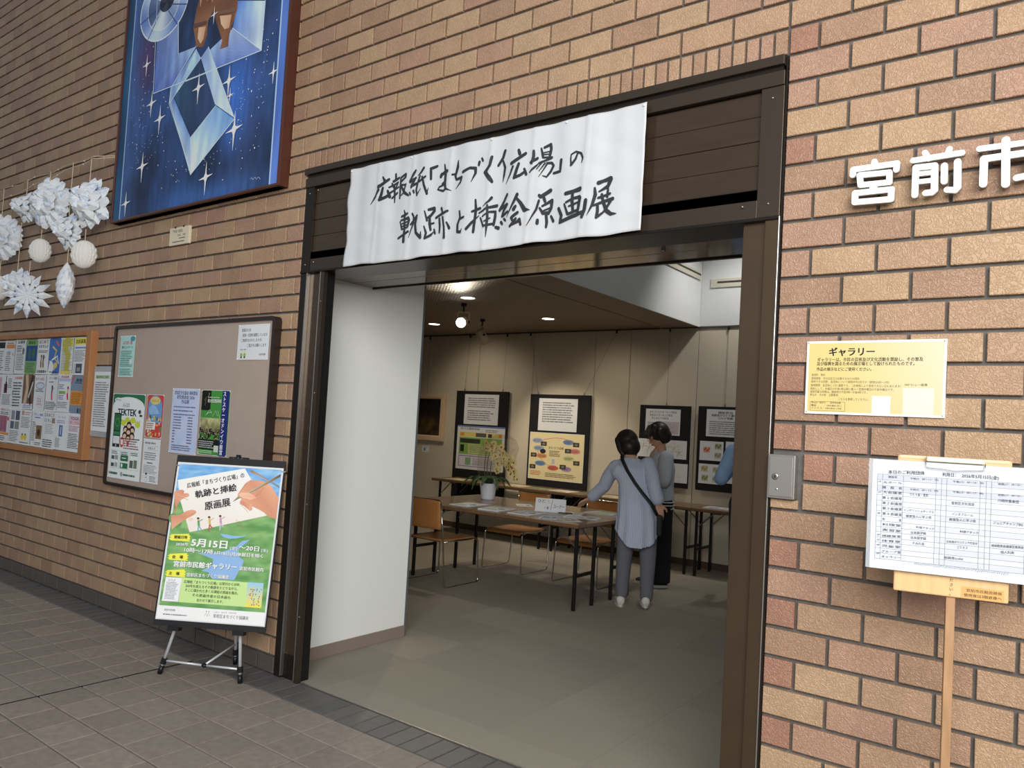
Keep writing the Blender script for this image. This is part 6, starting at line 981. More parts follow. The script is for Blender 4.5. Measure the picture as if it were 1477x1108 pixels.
# ---- paper ornaments on strings
STR = mat('twine', (214, 198, 170), rough=.8)
ORN = bpy.data.materials.new('ornament_paper'); ORN.use_nodes = True
nt = ORN.node_tree; N = nt.nodes; L = nt.links; pb = N['Principled BSDF']; pb.inputs['Roughness'].default_value = .7
tc = N.new('ShaderNodeTexCoord'); nz = N.new('ShaderNodeTexNoise'); nz.inputs['Scale'].default_value = 16; nz.inputs['Detail'].default_value = 3; nz.inputs['Distortion'].default_value = 1.5; L.new(tc.outputs['Object'], nz.inputs['Vector'])
cr = N.new('ShaderNodeValToRGB'); cr.color_ramp.elements[0].position = .26; cr.color_ramp.elements[0].color = rgb((150, 186, 226)); cr.color_ramp.elements[1].position = .46; cr.color_ramp.elements[1].color = rgb((240, 244, 248)); L.new(nz.outputs[0], cr.inputs[0]); L.new(cr.outputs[0], pb.inputs['Base Color'])
DOI = mat('doily_white', (238, 236, 230), rough=.8, bump=(70, .8, .004, 'n'))
def hang(top, bottom, name='string'):
    pass
def string_part(t, z0, z1, dx=0):
    b = MB(); b.tube([(dx, 0, z0), (0, 0, z1)], .003, 6); b.build('string', STR, t)
def petals(t, R_, n, yaw, r0=.06, wide=1.25, y0=0., lift=.03, point=.5, rz=0., jit=0.):
    """ring of leaf shaped folds, each creased along its middle, standing on edge"""
    cyw, syw = cos(yaw), sin(yaw)
    for k in range(n):
        a = 2*pi*k/n+rz+random.uniform(-jit, jit); ca, sa = cos(a), sin(a); L_ = R_*(1+random.uniform(-jit, jit)); W2 = 2*pi*R_/n*wide*.5; b = MB(); pts = []
        for f_, wf in ((r0, .16), (.35, .55), (.65, 1.0), (.86, .86 if point < .6 else .62), (1., .42 if point < .6 else .05)):
            r_ = L_*f_; yy = y0-lift*sin(pi*min(f_, .96))*(.75+.25*(k % 2))
            for s_ in (-1, 0, 1):
                x = r_*ca-s_*W2*wf*sa; z = r_*sa+s_*W2*wf*ca; y = yy+.010*(k % 2)+(-.60*W2*wf if s_ == 0 else (.35*W2*wf if s_ > 0 else .05*W2*wf))
                pts.append((x*cyw-y*syw, y*cyw+x*syw, z))
        b.add(pts, [(i*3+s_, i*3+s_+1, (i+1)*3+s_+1, (i+1)*3+s_) for i in range(4) for s_ in (0, 1)]); b.build('petal', ORN, t, fix=False)
def orn(kind, x, z, R_, zt, label, yaw=0., dx=.02, y=-.15):
    t = thing('paper_ornament', label, 'ornament', (x, y, z), (0, 0, yaw), group='paper ornaments strung before the left wall')
    string_part(t, R_*.7, zt-z, dx=0); yaw = 0
    if kind == 'rosette':
        petals(t, R_, 14, yaw, wide=1.12, y0=.02, lift=.04); petals(t, R_*.58, 9, yaw, wide=1.2, y0=-.03, lift=.04, rz=.2, point=.8)
    elif kind == 'fluffy':
        petals(t, R_, 12, yaw, wide=1.0, y0=.03, point=.9, jit=.10); petals(t, R_*.72, 9, yaw, wide=1.0, y0=-.01, lift=.05, point=.9, rz=.25, jit=.12); petals(t, R_*.5, 6, yaw, wide=1., y0=-.05, lift=.05, point=.9, rz=.1, jit=.15)
    elif kind == 'star':
        for f_, s_ in ((1, 1.), (-1, .93)):
            for k in range(12):
                a = 2*pi*k/12+.05; b = MB(); h_ = .62*R_; w = .185
                b.add([(0, -.02*f_, 0), (h_*cos(a-w*1.3), -.012*f_, h_*sin(a-w*1.3)), (R_*s_*cos(a), 0, R_*s_*sin(a)), (h_*cos(a+w*1.3), -.012*f_, h_*sin(a+w*1.3)), (h_*cos(a), -.035*f_, h_*sin(a))],
                      [(0, 1, 4), (1, 2, 4), (4, 2, 3), (0, 4, 3)]); b.build('star_point', ORN, t, fix=False)
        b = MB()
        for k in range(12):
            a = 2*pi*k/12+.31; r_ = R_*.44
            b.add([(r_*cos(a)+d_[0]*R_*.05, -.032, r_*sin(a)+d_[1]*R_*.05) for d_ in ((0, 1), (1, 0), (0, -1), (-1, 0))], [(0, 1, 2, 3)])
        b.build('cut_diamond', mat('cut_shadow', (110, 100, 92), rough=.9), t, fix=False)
    elif kind == 'ball':
        b = MB(); n, m_ = 40, 20; rings = []
        for i in range(m_+1):
            th = pi*i/m_; rr_ = max(sin(th), .01)
            rings.append([(R_*.78*rr_*cos(2*pi*k/n)*(1+.05*(k % 2)+.05*sin(i*2.+k)), R_*rr_*sin(2*pi*k/n)*.45*(1+.05*(k % 2)), -R_*.95*cos(th)) for k in range(n)])
        b.loft(rings); b.build('crepe_ball', DOI, t, smooth=False)
    elif kind == 'spindle':
        b = MB(); n, m_ = 20, 14; rings = []
        for i in range(m_+1):
            f_ = i/m_; rr_ = max(sin(pi*f_)**.8, .02)*R_*.42*(1+.10*(i % 2))
            rings.append([(rr_*cos(2*pi*k/n)*(1+.08*sin(5*2*pi*k/n+i)), rr_*sin(2*pi*k/n)*.8, -R_+2*R_*f_) for k in range(n)])
        b.loft(rings); b.build('twisted_paper', ORN, t, smooth=False)
SZ = 3.2
orn('rosette', -6.49, 2.785, .20, SZ, 'blue white paper rosette cut by the left picture edge', yaw=.5)
orn('fluffy', -6.02, 2.985, .128, SZ+.01, 'small spiky paper rosette left of the biggest swirl rosette', yaw=.1)
orn('rosette', -5.60, 2.965, .205, SZ+.01, 'big round swirl rosette with looped petals on the string', yaw=.3)
orn('fluffy', -4.93, 2.885, .205, SZ, 'big pointed paper rosette nearest the blue painting', yaw=.2)
orn('fluffy', -5.22, 2.70, .14, SZ+.02, 'crumpled small rosette tucked left below the pointed rosette', yaw=.1)
orn('ball', -5.675, 2.592, .10, 2.76, 'small white crepe ball under the big swirl rosette', yaw=.8)
orn('ball', -4.93, 2.496, .108, 2.68, 'larger white crepe disc under the pointed rosette', yaw=.8)
orn('fluffy', -6.07, 2.35, .15, 2.86, 'spiky paper flower behind the cut out star', yaw=.4)
orn('star', -5.71, 2.235, .185, 2.50, 'twelve pointed cut out paper star at the bottom of its string', yaw=.95, y=-.20)
orn('spindle', -5.185, 2.288, .172, 2.56, 'long twisted paper spindle hanging below the small rosette')
orn('ball', -6.43, 2.345, .11, 2.58, 'white crepe ball half cut by the left picture edge', yaw=.8)
for lab, za, zb_, xa in (('upper twine strung across the wall from the painting', 3.225, 3.20, -4.76), ('lower twine strung across the wall from the painting', 3.215, 3.11, -4.77)):
    t = thing('garland_string', lab, 'string', (xa, -.15, za), group='twine lines holding the paper ornaments')
    b = MB(); pts = [(-(i/24)*3.4, (.10 if i == 0 else 0), (zb_-za)*min(i/13, 1.5)-.02*sin(i*.8)**2) for i in range(25)]; b.tube(pts, .003, 6); b.build('twine', STR, t)
    for i in range(2, 24, 3): b = MB(); b.sphere((pts[i][0], 0, pts[i][2]), .007, 6, 4); b.build('knot', mat('knot_white', (214, 206, 190), rough=.8), t)
# ================================================================== gallery furniture
TOPW = mat('table_wood', (118, 90, 66), rough=.28, noise=(5, .12, (1, 9, 1)), coat=.2)
TEDGE = mat('table_edge', (86, 60, 42), rough=.4)
LEGB = mat('leg_black', (34, 32, 32), rough=.4, metal=.3)
def table(name, label, x0, x1, y0, y1, h=.70, group=None, inset=(.12, .10)):
    t = thing(name, label, 'table', ((x0+x1)/2, (y0+y1)/2, 0), group=group); w = (x1-x0)/2; d = (y1-y0)/2
    mb = MB(); mb.box(-w, w, -d, d, h-.028, h); mb.cur = 0; o = mb.build('table_top', TOPW, t, bevel=.004)
    mb = MB(); mb.box(-w+.002, w-.002, -d+.002, d-.002, h-.032, h-.0285); mb.build('table_edge', TEDGE, t)
    for sx in (-1, 1):
        for sy in (-1, 1):
            x = sx*(w-inset[0]); y = sy*(d-inset[1]); b = MB(); b.box(x-.0125, x+.0125, y-.0125, y+.0125, 0, h-.03); b.build('leg', LEGB, t, bevel=.002)
        b = MB(); x = sx*(w-inset[0]); b.box(x-.010, x+.010, -d+inset[1], d-inset[1], .26, .285); b.build('stretcher', LEGB, t)
        for sy in (-1, 1):
            y = sy*(d-inset[1]); b = MB(); b.tube([(x-sx*.01, y, h-.20), (x-sx*.17, y, h-.05)], .007, 6); b.build('folding_brace', STEEL, t)
            b = MB(); b.box(x-sx*.21-.04, x-sx*.21+.04, y-.015, y+.015, h-.05, h-.032); b.build('bracket', STEEL, t)
    b = MB(); b.box(-w+.15, w-.15, -.012, .012, h-.06, h-.032); b.build('rail', LEGB, t)
    return t
table('folding_table', 'long folding table nearest the doorway with leaflets laid out on it', -4.16, -2.22, 2.44, 3.045, group=None, inset=(.10, .16))
table('folding_table', 'folding table pushed against the far side of the leaflet table, holding the orchid', -4.16, -2.22, 3.05, 3.655, inset=(.10, .15))
table('folding_table', 'narrow folding table at the left end of the row under the black panels', -5.93, -4.135, 4.86, 5.40, inset=(.10, .07))
table('folding_table', 'narrow folding table in the middle of the row along the back wall, behind the women', -4.13, -2.335, 4.86, 5.40, inset=(.07, .07))
table('folding_table', 'narrow folding table at the right end of the back row, under the small drawings', -2.33, -.535, 4.86, 5.40, inset=(.04, .07))

CHW = mat('chair_ply', (178, 122, 70), rough=.35, noise=(6, .10, (1, 8, 1)))
CHR = mat('chair_chrome', (200, 198, 194), rough=.15, metal=1.)
def chair(label, x, y, rz):
    t = thing('chair', label, 'chair', (x, y, 0), (0, 0, rz), 'chrome sled base chairs at the leaflet table')
    w = .225
    for s_ in (-1, 1):
        b = MB(); X = s_*w
        p = path([(s_*(w-.03), -.27, .745), (s_*(w-.005), -.25, .48), (X+s_*.015, -.21, .0065), (X+s_*.015, .25, .0065), (X, .235, .40), (X-s_*.005, -.20, .395)], .035, 4)
        b.tube(p, .0065, 8); b.build('side_frame', CHR, t, smooth=True)
    b = MB(); b.tube(path([(-w+.03, -.27, .745), (-w+.02, -.275, .755), (w-.02, -.275, .755), (w-.03, -.27, .745)], .02), .006, 8); b.build('top_tube', CHR, t, smooth=True)
    b = MB(); b.tube([(-w, -.19, .39), (w, -.19, .39)], .006, 8); b.tube([(-w, .18, .39), (w, .18, .39)], .006, 8); b.build('cross_bar', CHR, t, smooth=True)
    # seat: shaped ply sheet
    n = 10; vs_ = []
    for j in range(n+1):
        v = j/n; yy = -.235+.49*v
        for i in range(n+1):
            u = -1+2*i/n; ww = (.205 if v > .3 else .205-.02*(1-v/.3)**2); rear = .03*(u*u)*(v < .2)*(1-v/.2)
            z = .412-.012*(1-u*u)*sin(pi*v)-.03*max(0, (v-.88)/.12)**2
            vs_.append((u*ww, yy+rear, z))
    fs_ = [(j*(n+1)+i, j*(n+1)+i+1, (j+1)*(n+1)+i+1, (j+1)*(n+1)+i) for j in range(n) for i in range(n)]
    b = MB(); b.add(vs_, fs_); o = b.build('seat', CHW, t, smooth=True, fix=False); md = o.modifiers.new('s', 'SOLIDIFY'); md.thickness = .010
    vs_ = []
    for j in range(n+1):
        v = j/n; z = .505+.245*v
        for i in range(n+1):
            u = -1+2*i/n; yy = -.262-.018*(1-u*u)-.012*v
            vs_.append((u*(w-.022-.004*v), yy, z+(.006*(1-u*u) if j == n else 0)))
    b = MB(); b.add(vs_, fs_); o = b.build('backrest', CHW, t, smooth=True, fix=False); md = o.modifiers.new('s', 'SOLIDIFY'); md.thickness = .009
chair('tan plywood chair with chrome legs at the near left corner of the table', -3.73, 2.60, 0)
chair('tan plywood chair tucked under the far side of the table behind the orchid', -3.665, 3.68, pi)
chair('tan plywood chair tucked under the far side of the table behind the pointing hand', -2.83, 3.69, pi)

# leaflets on the main table
def booklet(label, x, y, rz, w, h, art, n=1, z=.70, m=PAPER, cat='leaflet', grp='leaflets on the main table'):
    t = thing('leaflet', label, cat, (x, y, z+.0003), (0, 0, rz), grp); b = MB()
    for k in range(n): b.box(-w/2+random.uniform(-.002, .002), w/2+random.uniform(-.002, .002), -h/2, h/2, .0012*k, .0012*k+.0010)
    b.build('paper', m, t)
    ar = Art(.00003); art(ar, w, h); zt = .0012*n-.0002+.0001
    ar.v = [(p[0]-w/2, p[2]-h/2, zt-p[1]) for p in ar.v]; ar.build('print', t)
def g1(c1, c2, c3=(90, 120, 160)):
    def f(a, w, h):
        a.rect(.05*w, .72*h, .95*w, .95*h, c1); a.rect(.08*w, .30*h, .52*w, .66*h, c2); a.ell(.75*w, .48*h, .16*w, .14*h, c3); a.lines(.08*w, .05*h, .92*w, .26*h, 5, gy)
    return f
booklet('pale leaflet with a cream picture, front edge of the table at its left end', -3.54, 2.72, .05, .21, .30, g1((214, 206, 180), (226, 220, 190)), 6)
booklet('stack of white leaflets with a grey green cover, second along the front edge', -3.19, 2.68, .12, .21, .297, g1((160, 176, 170), (200, 206, 180)), 8)
booklet('stack of white leaflets with a blue cover picture, third along the front edge', -2.88, 2.70, .02, .21, .297, g1((150, 160, 180), (176, 186, 206), (110, 130, 90)), 6)
booklet('small white leaflet at the front right, under the propped card', -2.61, 2.64, .4, .148, .21, g1((190, 196, 206), (150, 166, 190)), 2)
booklet('white leaflet with a pink and yellow picture at the front right corner', -2.44, 2.66, .9, .148, .21, g1((170, 176, 200), (210, 180, 120), (190, 110, 110)), 2)
booklet('wide pale blue sheet in front of the bending woman', -2.47, 2.93, .3, .297, .21, g1((190, 206, 214), (206, 214, 210)), 2)
booklet('white sheet lying under the pointing hand', -2.70, 3.12, .2, .21, .14, g1((214, 214, 214), (190, 170, 170)), 2)
booklet('green tinted sheet at the right end of the far table', -2.47, 3.40, -.1, .42, .297, g1((150, 166, 128), (190, 196, 160)), 1)
booklet('cream folded paper lying in the middle of the far table', -3.28, 3.22, .7, .148, .21, g1((232, 222, 196), (226, 216, 190)), 2)
booklet('cream sheet lying beside the propped card', -3.05, 3.32, -.5, .148, .21, g1((232, 222, 196), (226, 216, 190)), 1)
t = thing('table_card', 'white folded card with handwriting propped on the table before the pointing hand', 'card', (-2.855, 3.02, .70), (0, 0, .42))
b = MB(); b.add([(-.135, -.03, 0), (.135, -.03, 0), (.135, 0, .115), (-.135, 0, .115), (.135, .03, 0), (-.135, .03, 0)], [(0, 1, 2, 3), (3, 2, 4, 5)]); o = b.build('card', PAPER, t, fix=False); md = o.modifiers.new('s', 'SOLIDIFY'); md.thickness = .001
ar = Art(.00003); ar.text('ひと', .02, .075, .03, 'k', 1); ar.text('こと', .07, .075, .03, (220, 150, 110), 1); ar.text('・8', .07, .02, .03, 'k', 1); ar.line([(.14, .015), (.15, .11)], .003, 'k'); ar.text('コーナー', .16, .035, .032, 'k', 1, width=.10)
ar.v = [(p[0]-.135, -.0315+p[2]*.26+p[1], p[2]*1.0) for p in ar.v]; ar.build('handwriting', t)
t = thing('pen', 'black pen lying just right of the propped card', 'pen', (-2.70, 3.03, .706), (0, 0, .5)); b = MB(); b.tube([(-.06, 0, 0), (.05, 0, 0), (.06, 0, 0)], [.004, .004, .001], 8); b.build('barrel', BK, t); b = MB(); b.tube([(-.07, 0, 0), (-.06, 0, 0)], .0042, 8); b.build('cap', mat('cap_grey', (120, 120, 124)), t)

# sheets on the long back tables
SH_ = [('cream sheet at the far left end of the back tables', -5.62, (232, 220, 176)), ('green mat on the back table under the left black panel', -5.25, (112, 128, 92)), ('long cream sheet on the back table behind the orchid', -4.72, (226, 208, 170)), ('green grey sheet on the back table between the first two panels', -4.35, (140, 146, 116)),
       ('white sheet on the back table under the cream poster', -4.02, (226, 222, 206)), ('green sheet on the back table below the second black panel', -3.68, (120, 134, 96)), ('cream sheet on the back table left of the bending woman', -3.34, (222, 206, 170)), ('tan sheet on the back table behind the bending woman', -2.98, (196, 170, 128)), 
       ('white open sheet on the right back table beside the grey cardigan', -2.12, (228, 226, 222)), ('white booklet on the right back table under the drawings', -1.80, (220, 220, 224)), ('white sheet on the right back table beside the bronze jamb', -1.46, (228, 228, 226)), ('cream sheet at the hidden right end of the back tables', -1.0, (226, 220, 200))]
for i, (lb, x, c) in enumerate(SH_):
    w = .30 if i < 8 else .28
    booklet(lb, x, 5.06+.02*(i % 3), random.uniform(-.08, .08), w, .25, g1(tuple(int(k*.9) for k in c), tuple(int(k*.82) for k in c), tuple(int(k*.75) for k in c)), 1+(i in (8, 9))*6, m=mat('sheet_%d' % i, c, rough=.6), grp='sheets laid along the back tables')

# ---- hanging display panels
BLP = mat('display_black', (22, 21, 24), rough=.85)
def panel(label, x0, x1, z0, z1, wires, y=YB-.05):
    t = thing('display_board', label, 'display panel', (x0, y, z0), group='black display panels hung on the back wall'); w = x1-x0; h = z1-z0
    b = MB(); b.box(0, w, -.008, .012, 0, h); b.build('panel_sheet', BLP, t, bevel=.001)
    for wx, tx_ in wires:
        b = MB(); b.tube([(wx-x0, .002, h-.005), (tx_-x0, .022, 2.655-z0)], .0016, 5); b.build('wire', mat('wire_grey', (120, 116, 108), rough=.4, metal=.6), t)
        b = MB(); b.box(wx-x0-.008, wx-x0+.008, -.004, .006, h-.004, h+.03); b.build('hook', STEEL, t)
        b = MB(); b.box(tx_-x0-.008, tx_-x0+.008, .01, .026, 2.62-z0, 2.66-z0); b.build('rail_hook', BRZD, t)
    return t, w, h
def psheet(name, label, x0, x1, z0, z1, art, col=PAPER, cat='display sheet', grp=None):
    t = thing(name, label, cat, (x0, YB-.0595, z0), group=grp); w = x1-x0; h = z1-z0
    b = MB(); b.box(0, w, -.002, 0, 0, h); b.build('paper', col, t)
    a = Art(.00003); art(a, w, h); a.build('print', t, (0, -.002, 0))
panel('tall black panel with a typed sheet and a green chart, leftmost of the hung panels', -6.06, -5.16, .38, 1.883, ((-5.93, -5.90), (-5.27, -5.26)))
panel('tall black panel with a typed sheet and a cream mind map poster', -4.81, -3.915, .38, 1.862, ((-4.70, -4.88), (-4.02, -3.62)))
panel('black panel behind the woman in grey with line drawings of flowers', -3.245, -2.622, .85, 1.770, ((-2.92, -2.93),))
panel('black panel with small coloured drawings, cut by the right door jamb', -2.532, -1.90, .85, 1.776, ((-2.235, -2.24),))
dkc = (104, 104, 110)
def typed(a, w, h, n=9, q_=False): a.lines(.10*w, .55*h, .92*w, .90*h, 5, dkc, rag=.08); a.lines(.10*w, .12*h, .90*w, .48*h, 5, dkc, rag=.2)
psheet('display_sheet', 'typed white sheet at the top of the leftmost black panel', -5.905, -5.318, 1.43, 1.838, typed)
psheet('display_sheet', 'typed white sheet above the cream mind map poster', -4.67, -4.095, 1.403, 1.812, lambda a, w, h: a.lines(.10*w, .25*h, .92*w, .90*h, 9, dkc, rag=.12))
def chart(a, w, h):
    a.rect(0, .965*h, w, h, (110, 130, 190)); a.text('まちづくり広場30年のあゆみ', .06*w, .90*h, .035, 'k', 2, width=.42*w); a.lines(.6*w, .86*h, .9*w, .93*h, 2, gy)
    a.rect(.05*w, .74*h, .95*w, .85*h, (232, 214, 130)); a.rect(.07*w, .76*h, .15*w, .83*h, (226, 150, 60)); a.rect(.40*w, .75*h, .62*w, .84*h, (90, 92, 90)); a.rect(.66*w, .75*h, .74*w, .83*h, (60, 60, 60)); a.rect(.88*w, .76*h, .94*w, .83*h, (226, 150, 60))
    a.rect(.05*w, .34*h, .95*w, .73*h, (140, 180, 92)); a.rect(.07*w, .60*h, .50*w, .70*h, (60, 60, 56)); a.rect(.25*w, .36*h, .94*w, .58*h, (206, 214, 150)); a.rect(.08*w, .40*h, .16*w, .56*h, (40, 40, 40)); a.lines(.27*w, .38*h, .92*w, .57*h, 6, (110, 130, 80))
    a.rect(.05*w, .06*h, .95*w, .32*h, (168, 150, 186)); a.rect(.07*w, .08*h, .93*w, .29*h, (226, 222, 230)); a.rect(.2*w, .10*h, .32*w, .27*h, (140, 180, 130)); a.lines(.36*w, .1*h, .9*w, .27*h, 6, gy)
psheet('display_poster', 'green and purple illustrated chart behind the orchid', -6.003, -5.187, .815, 1.41, chart, cat='poster')
def mind(a, w, h):
    a.rect(.005, .005, w-.005, h-.005, (238, 224, 176))
    def photo(u, v): a.rect((u-.055)*w, (v-.045)*h, (u+.055)*w, (v+.045)*h, (66, 62, 54)); a.ell(u*w, v*h, .03*w, .025*h, (130, 130, 116))
    for u, v, c in ((.15, .82, (170, 180, 206)), (.18, .66, (160, 176, 210)), (.24, .50, (232, 160, 100)), (.22, .34, (110, 150, 190)), (.72, .82, (110, 150, 190)), (.84, .64, (226, 140, 130)), (.74, .48, (206, 206, 150)), (.70, .26, (170, 150, 190)), (.46, .26, (214, 110, 84))): a.ell(u*w, v*h, .10*w, .055*h, c); a.lines((u-.07)*w, (v-.025)*h, (u+.07)*w, (v+.025)*h, 2, (90, 90, 100))
    a.line([(.25*w+.55*w*i/12, (.84+.06*sin(pi*i/12))*h) for i in range(13)], .006, (214, 110, 110)); a.line([(.16*w, .6*h), (.22*w, .45*h), (.34*w, .32*h), (.6*w, .26*h)], .004, (200, 90, 90))
    for u, v in ((.27, .76), (.86, .78), (.72, .64), (.09, .51), (.88, .40), (.64, .30), (.08, .26)): photo(u, v)
    a.ell(.26*w, .60*h, .055*w, .05*h, (50, 50, 54)); a.text('まちづくり広場', .5*w, .66*h, .03, (90, 60, 50), 1, width=.28*w, align='c'); a.lines(.38*w, .50*h, .60*w, .63*h, 4, (120, 100, 80)); a.rect(.43*w, .34*h, .50*w, .46*h, (226, 228, 230)); a.lines(.44*w, .35*h, .49*w, .45*h, 4, gy)
    a.lines(.04*w, .08*h, .25*w, .18*h, 3, (196, 100, 90)); a.lines(.32*w, .06*h, .92*w, .16*h, 3, (120, 100, 80))
psheet('display_poster', 'cream mind map poster of coloured bubbles and photos', -4.783, -3.973, .785, 1.378, mind, cat='poster')
def s3f(a, w, h):
    a.text('まちづくりウオーキング担当', .5*w, .84*h, .026, 'k', 1, width=.78*w, align='c'); a.text('町並みウオーキング担当', .45*w, .72*h, .026, 'k', 1, width=.66*w, align='c'); a.text('花とみどりの担当', .42*w, .60*h, .026, 'k', 1, width=.5*w, align='c'); a.lines(.06*w, .2*h, .45*w, .50*h, 5, gy)
    a.rect(.47*w, .04*h, .97*w, .52*h, (196, 190, 196)); flower(a, .72*w, .26*h, .07, (150, 100, 90))
def flower(a, u, v, r, c):
    for k in range(5):
        an = k*1.256+.4; a.line([(u, v), (u+r*.7*cos(an)+.01*sin(an), v+r*.7*sin(an)), (u+r*cos(an+.25), v+r*sin(an+.25)*.8)], .003, c)
    a.line([(u, v), (u-.3*r, v-1.1*r)], .003, (110, 130, 80))
psheet('display_sheet', 'headed white sheet with a pencil flower above the woman in grey', -3.168, -2.741, 1.432, 1.727, s3f)
DRW = 'drawings mounted on the black panels'
psheet('drawing', 'yellow lily drawing left of the grey haired pair, beside the woman in grey', -3.25, -2.965, 1.172, 1.380, lambda a, w, h: (flower(a, .5*w, .55*h, .08, (190, 170, 70)), flower(a, .25*w, .7*h, .05, (190, 170, 70))), grp=DRW, cat='drawing')
psheet('drawing', 'yellow and green flower drawing right of the head of the woman in grey', -2.945, -2.648, 1.170, 1.378, lambda a, w, h: (flower(a, .5*w, .6*h, .08, (196, 180, 80)), flower(a, .7*w, .35*h, .05, (90, 110, 70))), grp=DRW, cat='drawing')
psheet('drawing', 'pale pencil drawing behind the grey cardigan, lower left of its panel', -3.24, -2.96, .905, 1.118, lambda a, w, h: flower(a, .5*w, .5*h, .07, (180, 160, 170)), grp=DRW, cat='drawing')
psheet('drawing', 'pale pink pencil line drawing right of the grey cardigan', -2.945, -2.628, .905, 1.120, lambda a, w, h: a.line([(.3*w, .45*h), (.5*w, .6*h), (.75*w, .3*h), (.35*w, .3*h)], .003, (190, 120, 130)), grp=DRW, cat='drawing')
def s4f(a, w, h):
    a.text('福祉担当', .5*w, .84*h, .026, 'k', 2, width=.4*w, align='c'); a.text('高齢者がひとり暮らし', .5*w, .74*h, .026, 'k', 2, width=.75*w, align='c'); a.text('コロナ特集', .5*w, .64*h, .024, 'k', 2, width=.42*w, align='c'); a.lines(.08*w, .06*h, .94*w, .58*h, 7, dkc, rag=.08)
psheet('display_sheet', 'typed white sheet with bold heading beside the right door jamb', -2.433, -2.01, 1.447, 1.745, s4f)
def mini(*its):
    def f(a, w, h):
        for u, v, c in its:
            a.rect((u-.14)*w, (v-.15)*h, (u+.14)*w, (v+.15)*h, mix(c, (226, 222, 210), .6)); 
            for k in range(5): a.ell((u-.1+.05*k)*w, (v+.06*sin(k*2))*h, .035*w, .06*h, c, 8)
    return f
psheet('drawing', 'sheet with a red house sketch and two green sketches', -2.495, -2.228, 1.182, 1.393, mini((.3, .55, (190, 90, 60)), (.78, .75, (110, 130, 70)), (.78, .28, (140, 140, 110))), grp=DRW, cat='drawing')
psheet('drawing', 'sheet of four small olive sketches under the red house sketch', -2.498, -2.232, .928, 1.143, mini((.25, .75, (170, 150, 80)), (.75, .72, (150, 150, 110)), (.28, .28, (120, 130, 60)), (.75, .25, (160, 150, 110))), grp=DRW, cat='drawing')
psheet('drawing', 'white drawing half hidden by the right door jamb', -2.203, -1.93, 1.24, 1.40, mini((.5, .5, (150, 160, 190))), grp=DRW, cat='drawing')
psheet('drawing', 'lower drawing hidden behind the blue sleeve', -2.203, -1.93, .95, 1.15, mini((.5, .5, (150, 160, 190))), grp=DRW, cat='drawing')

# framed painting on the back wall
t = thing('painting', 'small dark landscape in a cream moulded frame on the back wall', 'painting', (-7.05, YB-.013, 1.165))
GF = mat('cream_frame', (222, 192, 158), rough=.45)
def rect4(x0, x1, z0, z1): return [(x0, z0), (x1, z0), (x1, z1), (x0, z1)]
rim('frame', rect4(0, .77, 0, .668), rect4(.06, .71, .06, .608), -.045, -.002, GF, t)
rim('frame_slip', rect4(.06, .71, .06, .608), rect4(.082, .688, .075, .593), -.028, -.004, mat('slip_cream', (236, 214, 184), rough=.5), t)
ar = Art(); ar.grid(.08, .07, .69, .60, 20, 16, lambda u, v, a, b_: mix(mix((44, 36, 32), (120, 96, 48), max(0, 1-abs(b_-.22)*2.4)*(.6+.9*vnoise(u*9, v*9))), (30, 26, 26), max(0, b_-.45)*1.6)); ar.build('canvas', t, (0, -.006, 0))
t = thing('caption_card', 'tiny white caption card under the cream framed landscape', 'label', (-6.69, YB-.0125, .995)); b = MB(); b.box(0, .135, -.004, 0, 0, .088); b.build('card', PAPER, t); ar = Art(); ar.rect(.04, .02, .07, .055, (110, 110, 120)); ar.lines(.03, .06, .11, .075, 1, gy); ar.build('print', t, (0, -.004, 0))
for i, x in enumerate((-6.65,)):
    t = thing('hanging_wire', 'bare hanging wire on the picture rail left of the first black panel', 'wire', (x, YB-.02, 2.60)); b = MB(); b.tube([(0, 0, .055), (.0, -.003, -.75)], .0014, 5); b.build('wire', mat('wire_grey', (120, 116, 108)), t); b = MB(); b.box(-.008, .008, -.012, .004, .01, .055); b.build('rail_hook', BRZD, t)

# ---- orchid
t = thing('potted_orchid', 'yellow orchid wrapped in clear film in a white pot on the table', 'plant', (-3.80, 3.33, .70))
b = MB(); b.lathe([(.001, 0), (.062, 0), (.066, .01), (.085, .15), (.088, .158), (.082, .158), (.078, .145), (.001, .145)], 32); b.build('pot', mat('pot_white', (226, 232, 240), rough=.3), t, smooth=True)
b = MB(); b.lathe([(.001, -.0), (.085, 0), (.088, .003), (.001, .003)], 32); 
LEAF = mat('orchid_leaf', (58, 84, 46), rough=.4, noise=(12, .2)); STEM = mat('orchid_stem', (92, 92, 56), rough=.5); PET = mat('orchid_petal', (232, 216, 150), rough=.55); LIP = mat('orchid_lip', (150, 80, 60), rough=.5)
random.seed(21)
for k in range(11):
    a = k*2.4; L_ = random.uniform(.16, .26); b = MB(); vs_ = []; n = 7
    for i in range(n+1):
        f_ = i/n; r_ = .03+L_*f_; z = .15+.10*sin(f_*2.2)-.10*f_*f_*random.uniform(.8, 1.3); w = .030*sin(pi*min(.97, .15+.8*f_))
        for s_ in (-1, 0, 1): vs_.append((r_*cos(a)-s_*w*sin(a), r_*sin(a)+s_*w*cos(a), z+(.008 if s_ else 0)))
    b.add(vs_, [(i*3+s_, i*3+s_+1, (i+1)*3+s_+1, (i+1)*3+s_) for i in range(n) for s_ in (0, 1)]); o = b.build('leaf', LEAF, t, smooth=True, fix=False); md = o.modifiers.new('s', 'SOLIDIFY'); md.thickness = .003
R2 = Vector((.8, .6, 0))                      # arching direction of the sprays
stems = []
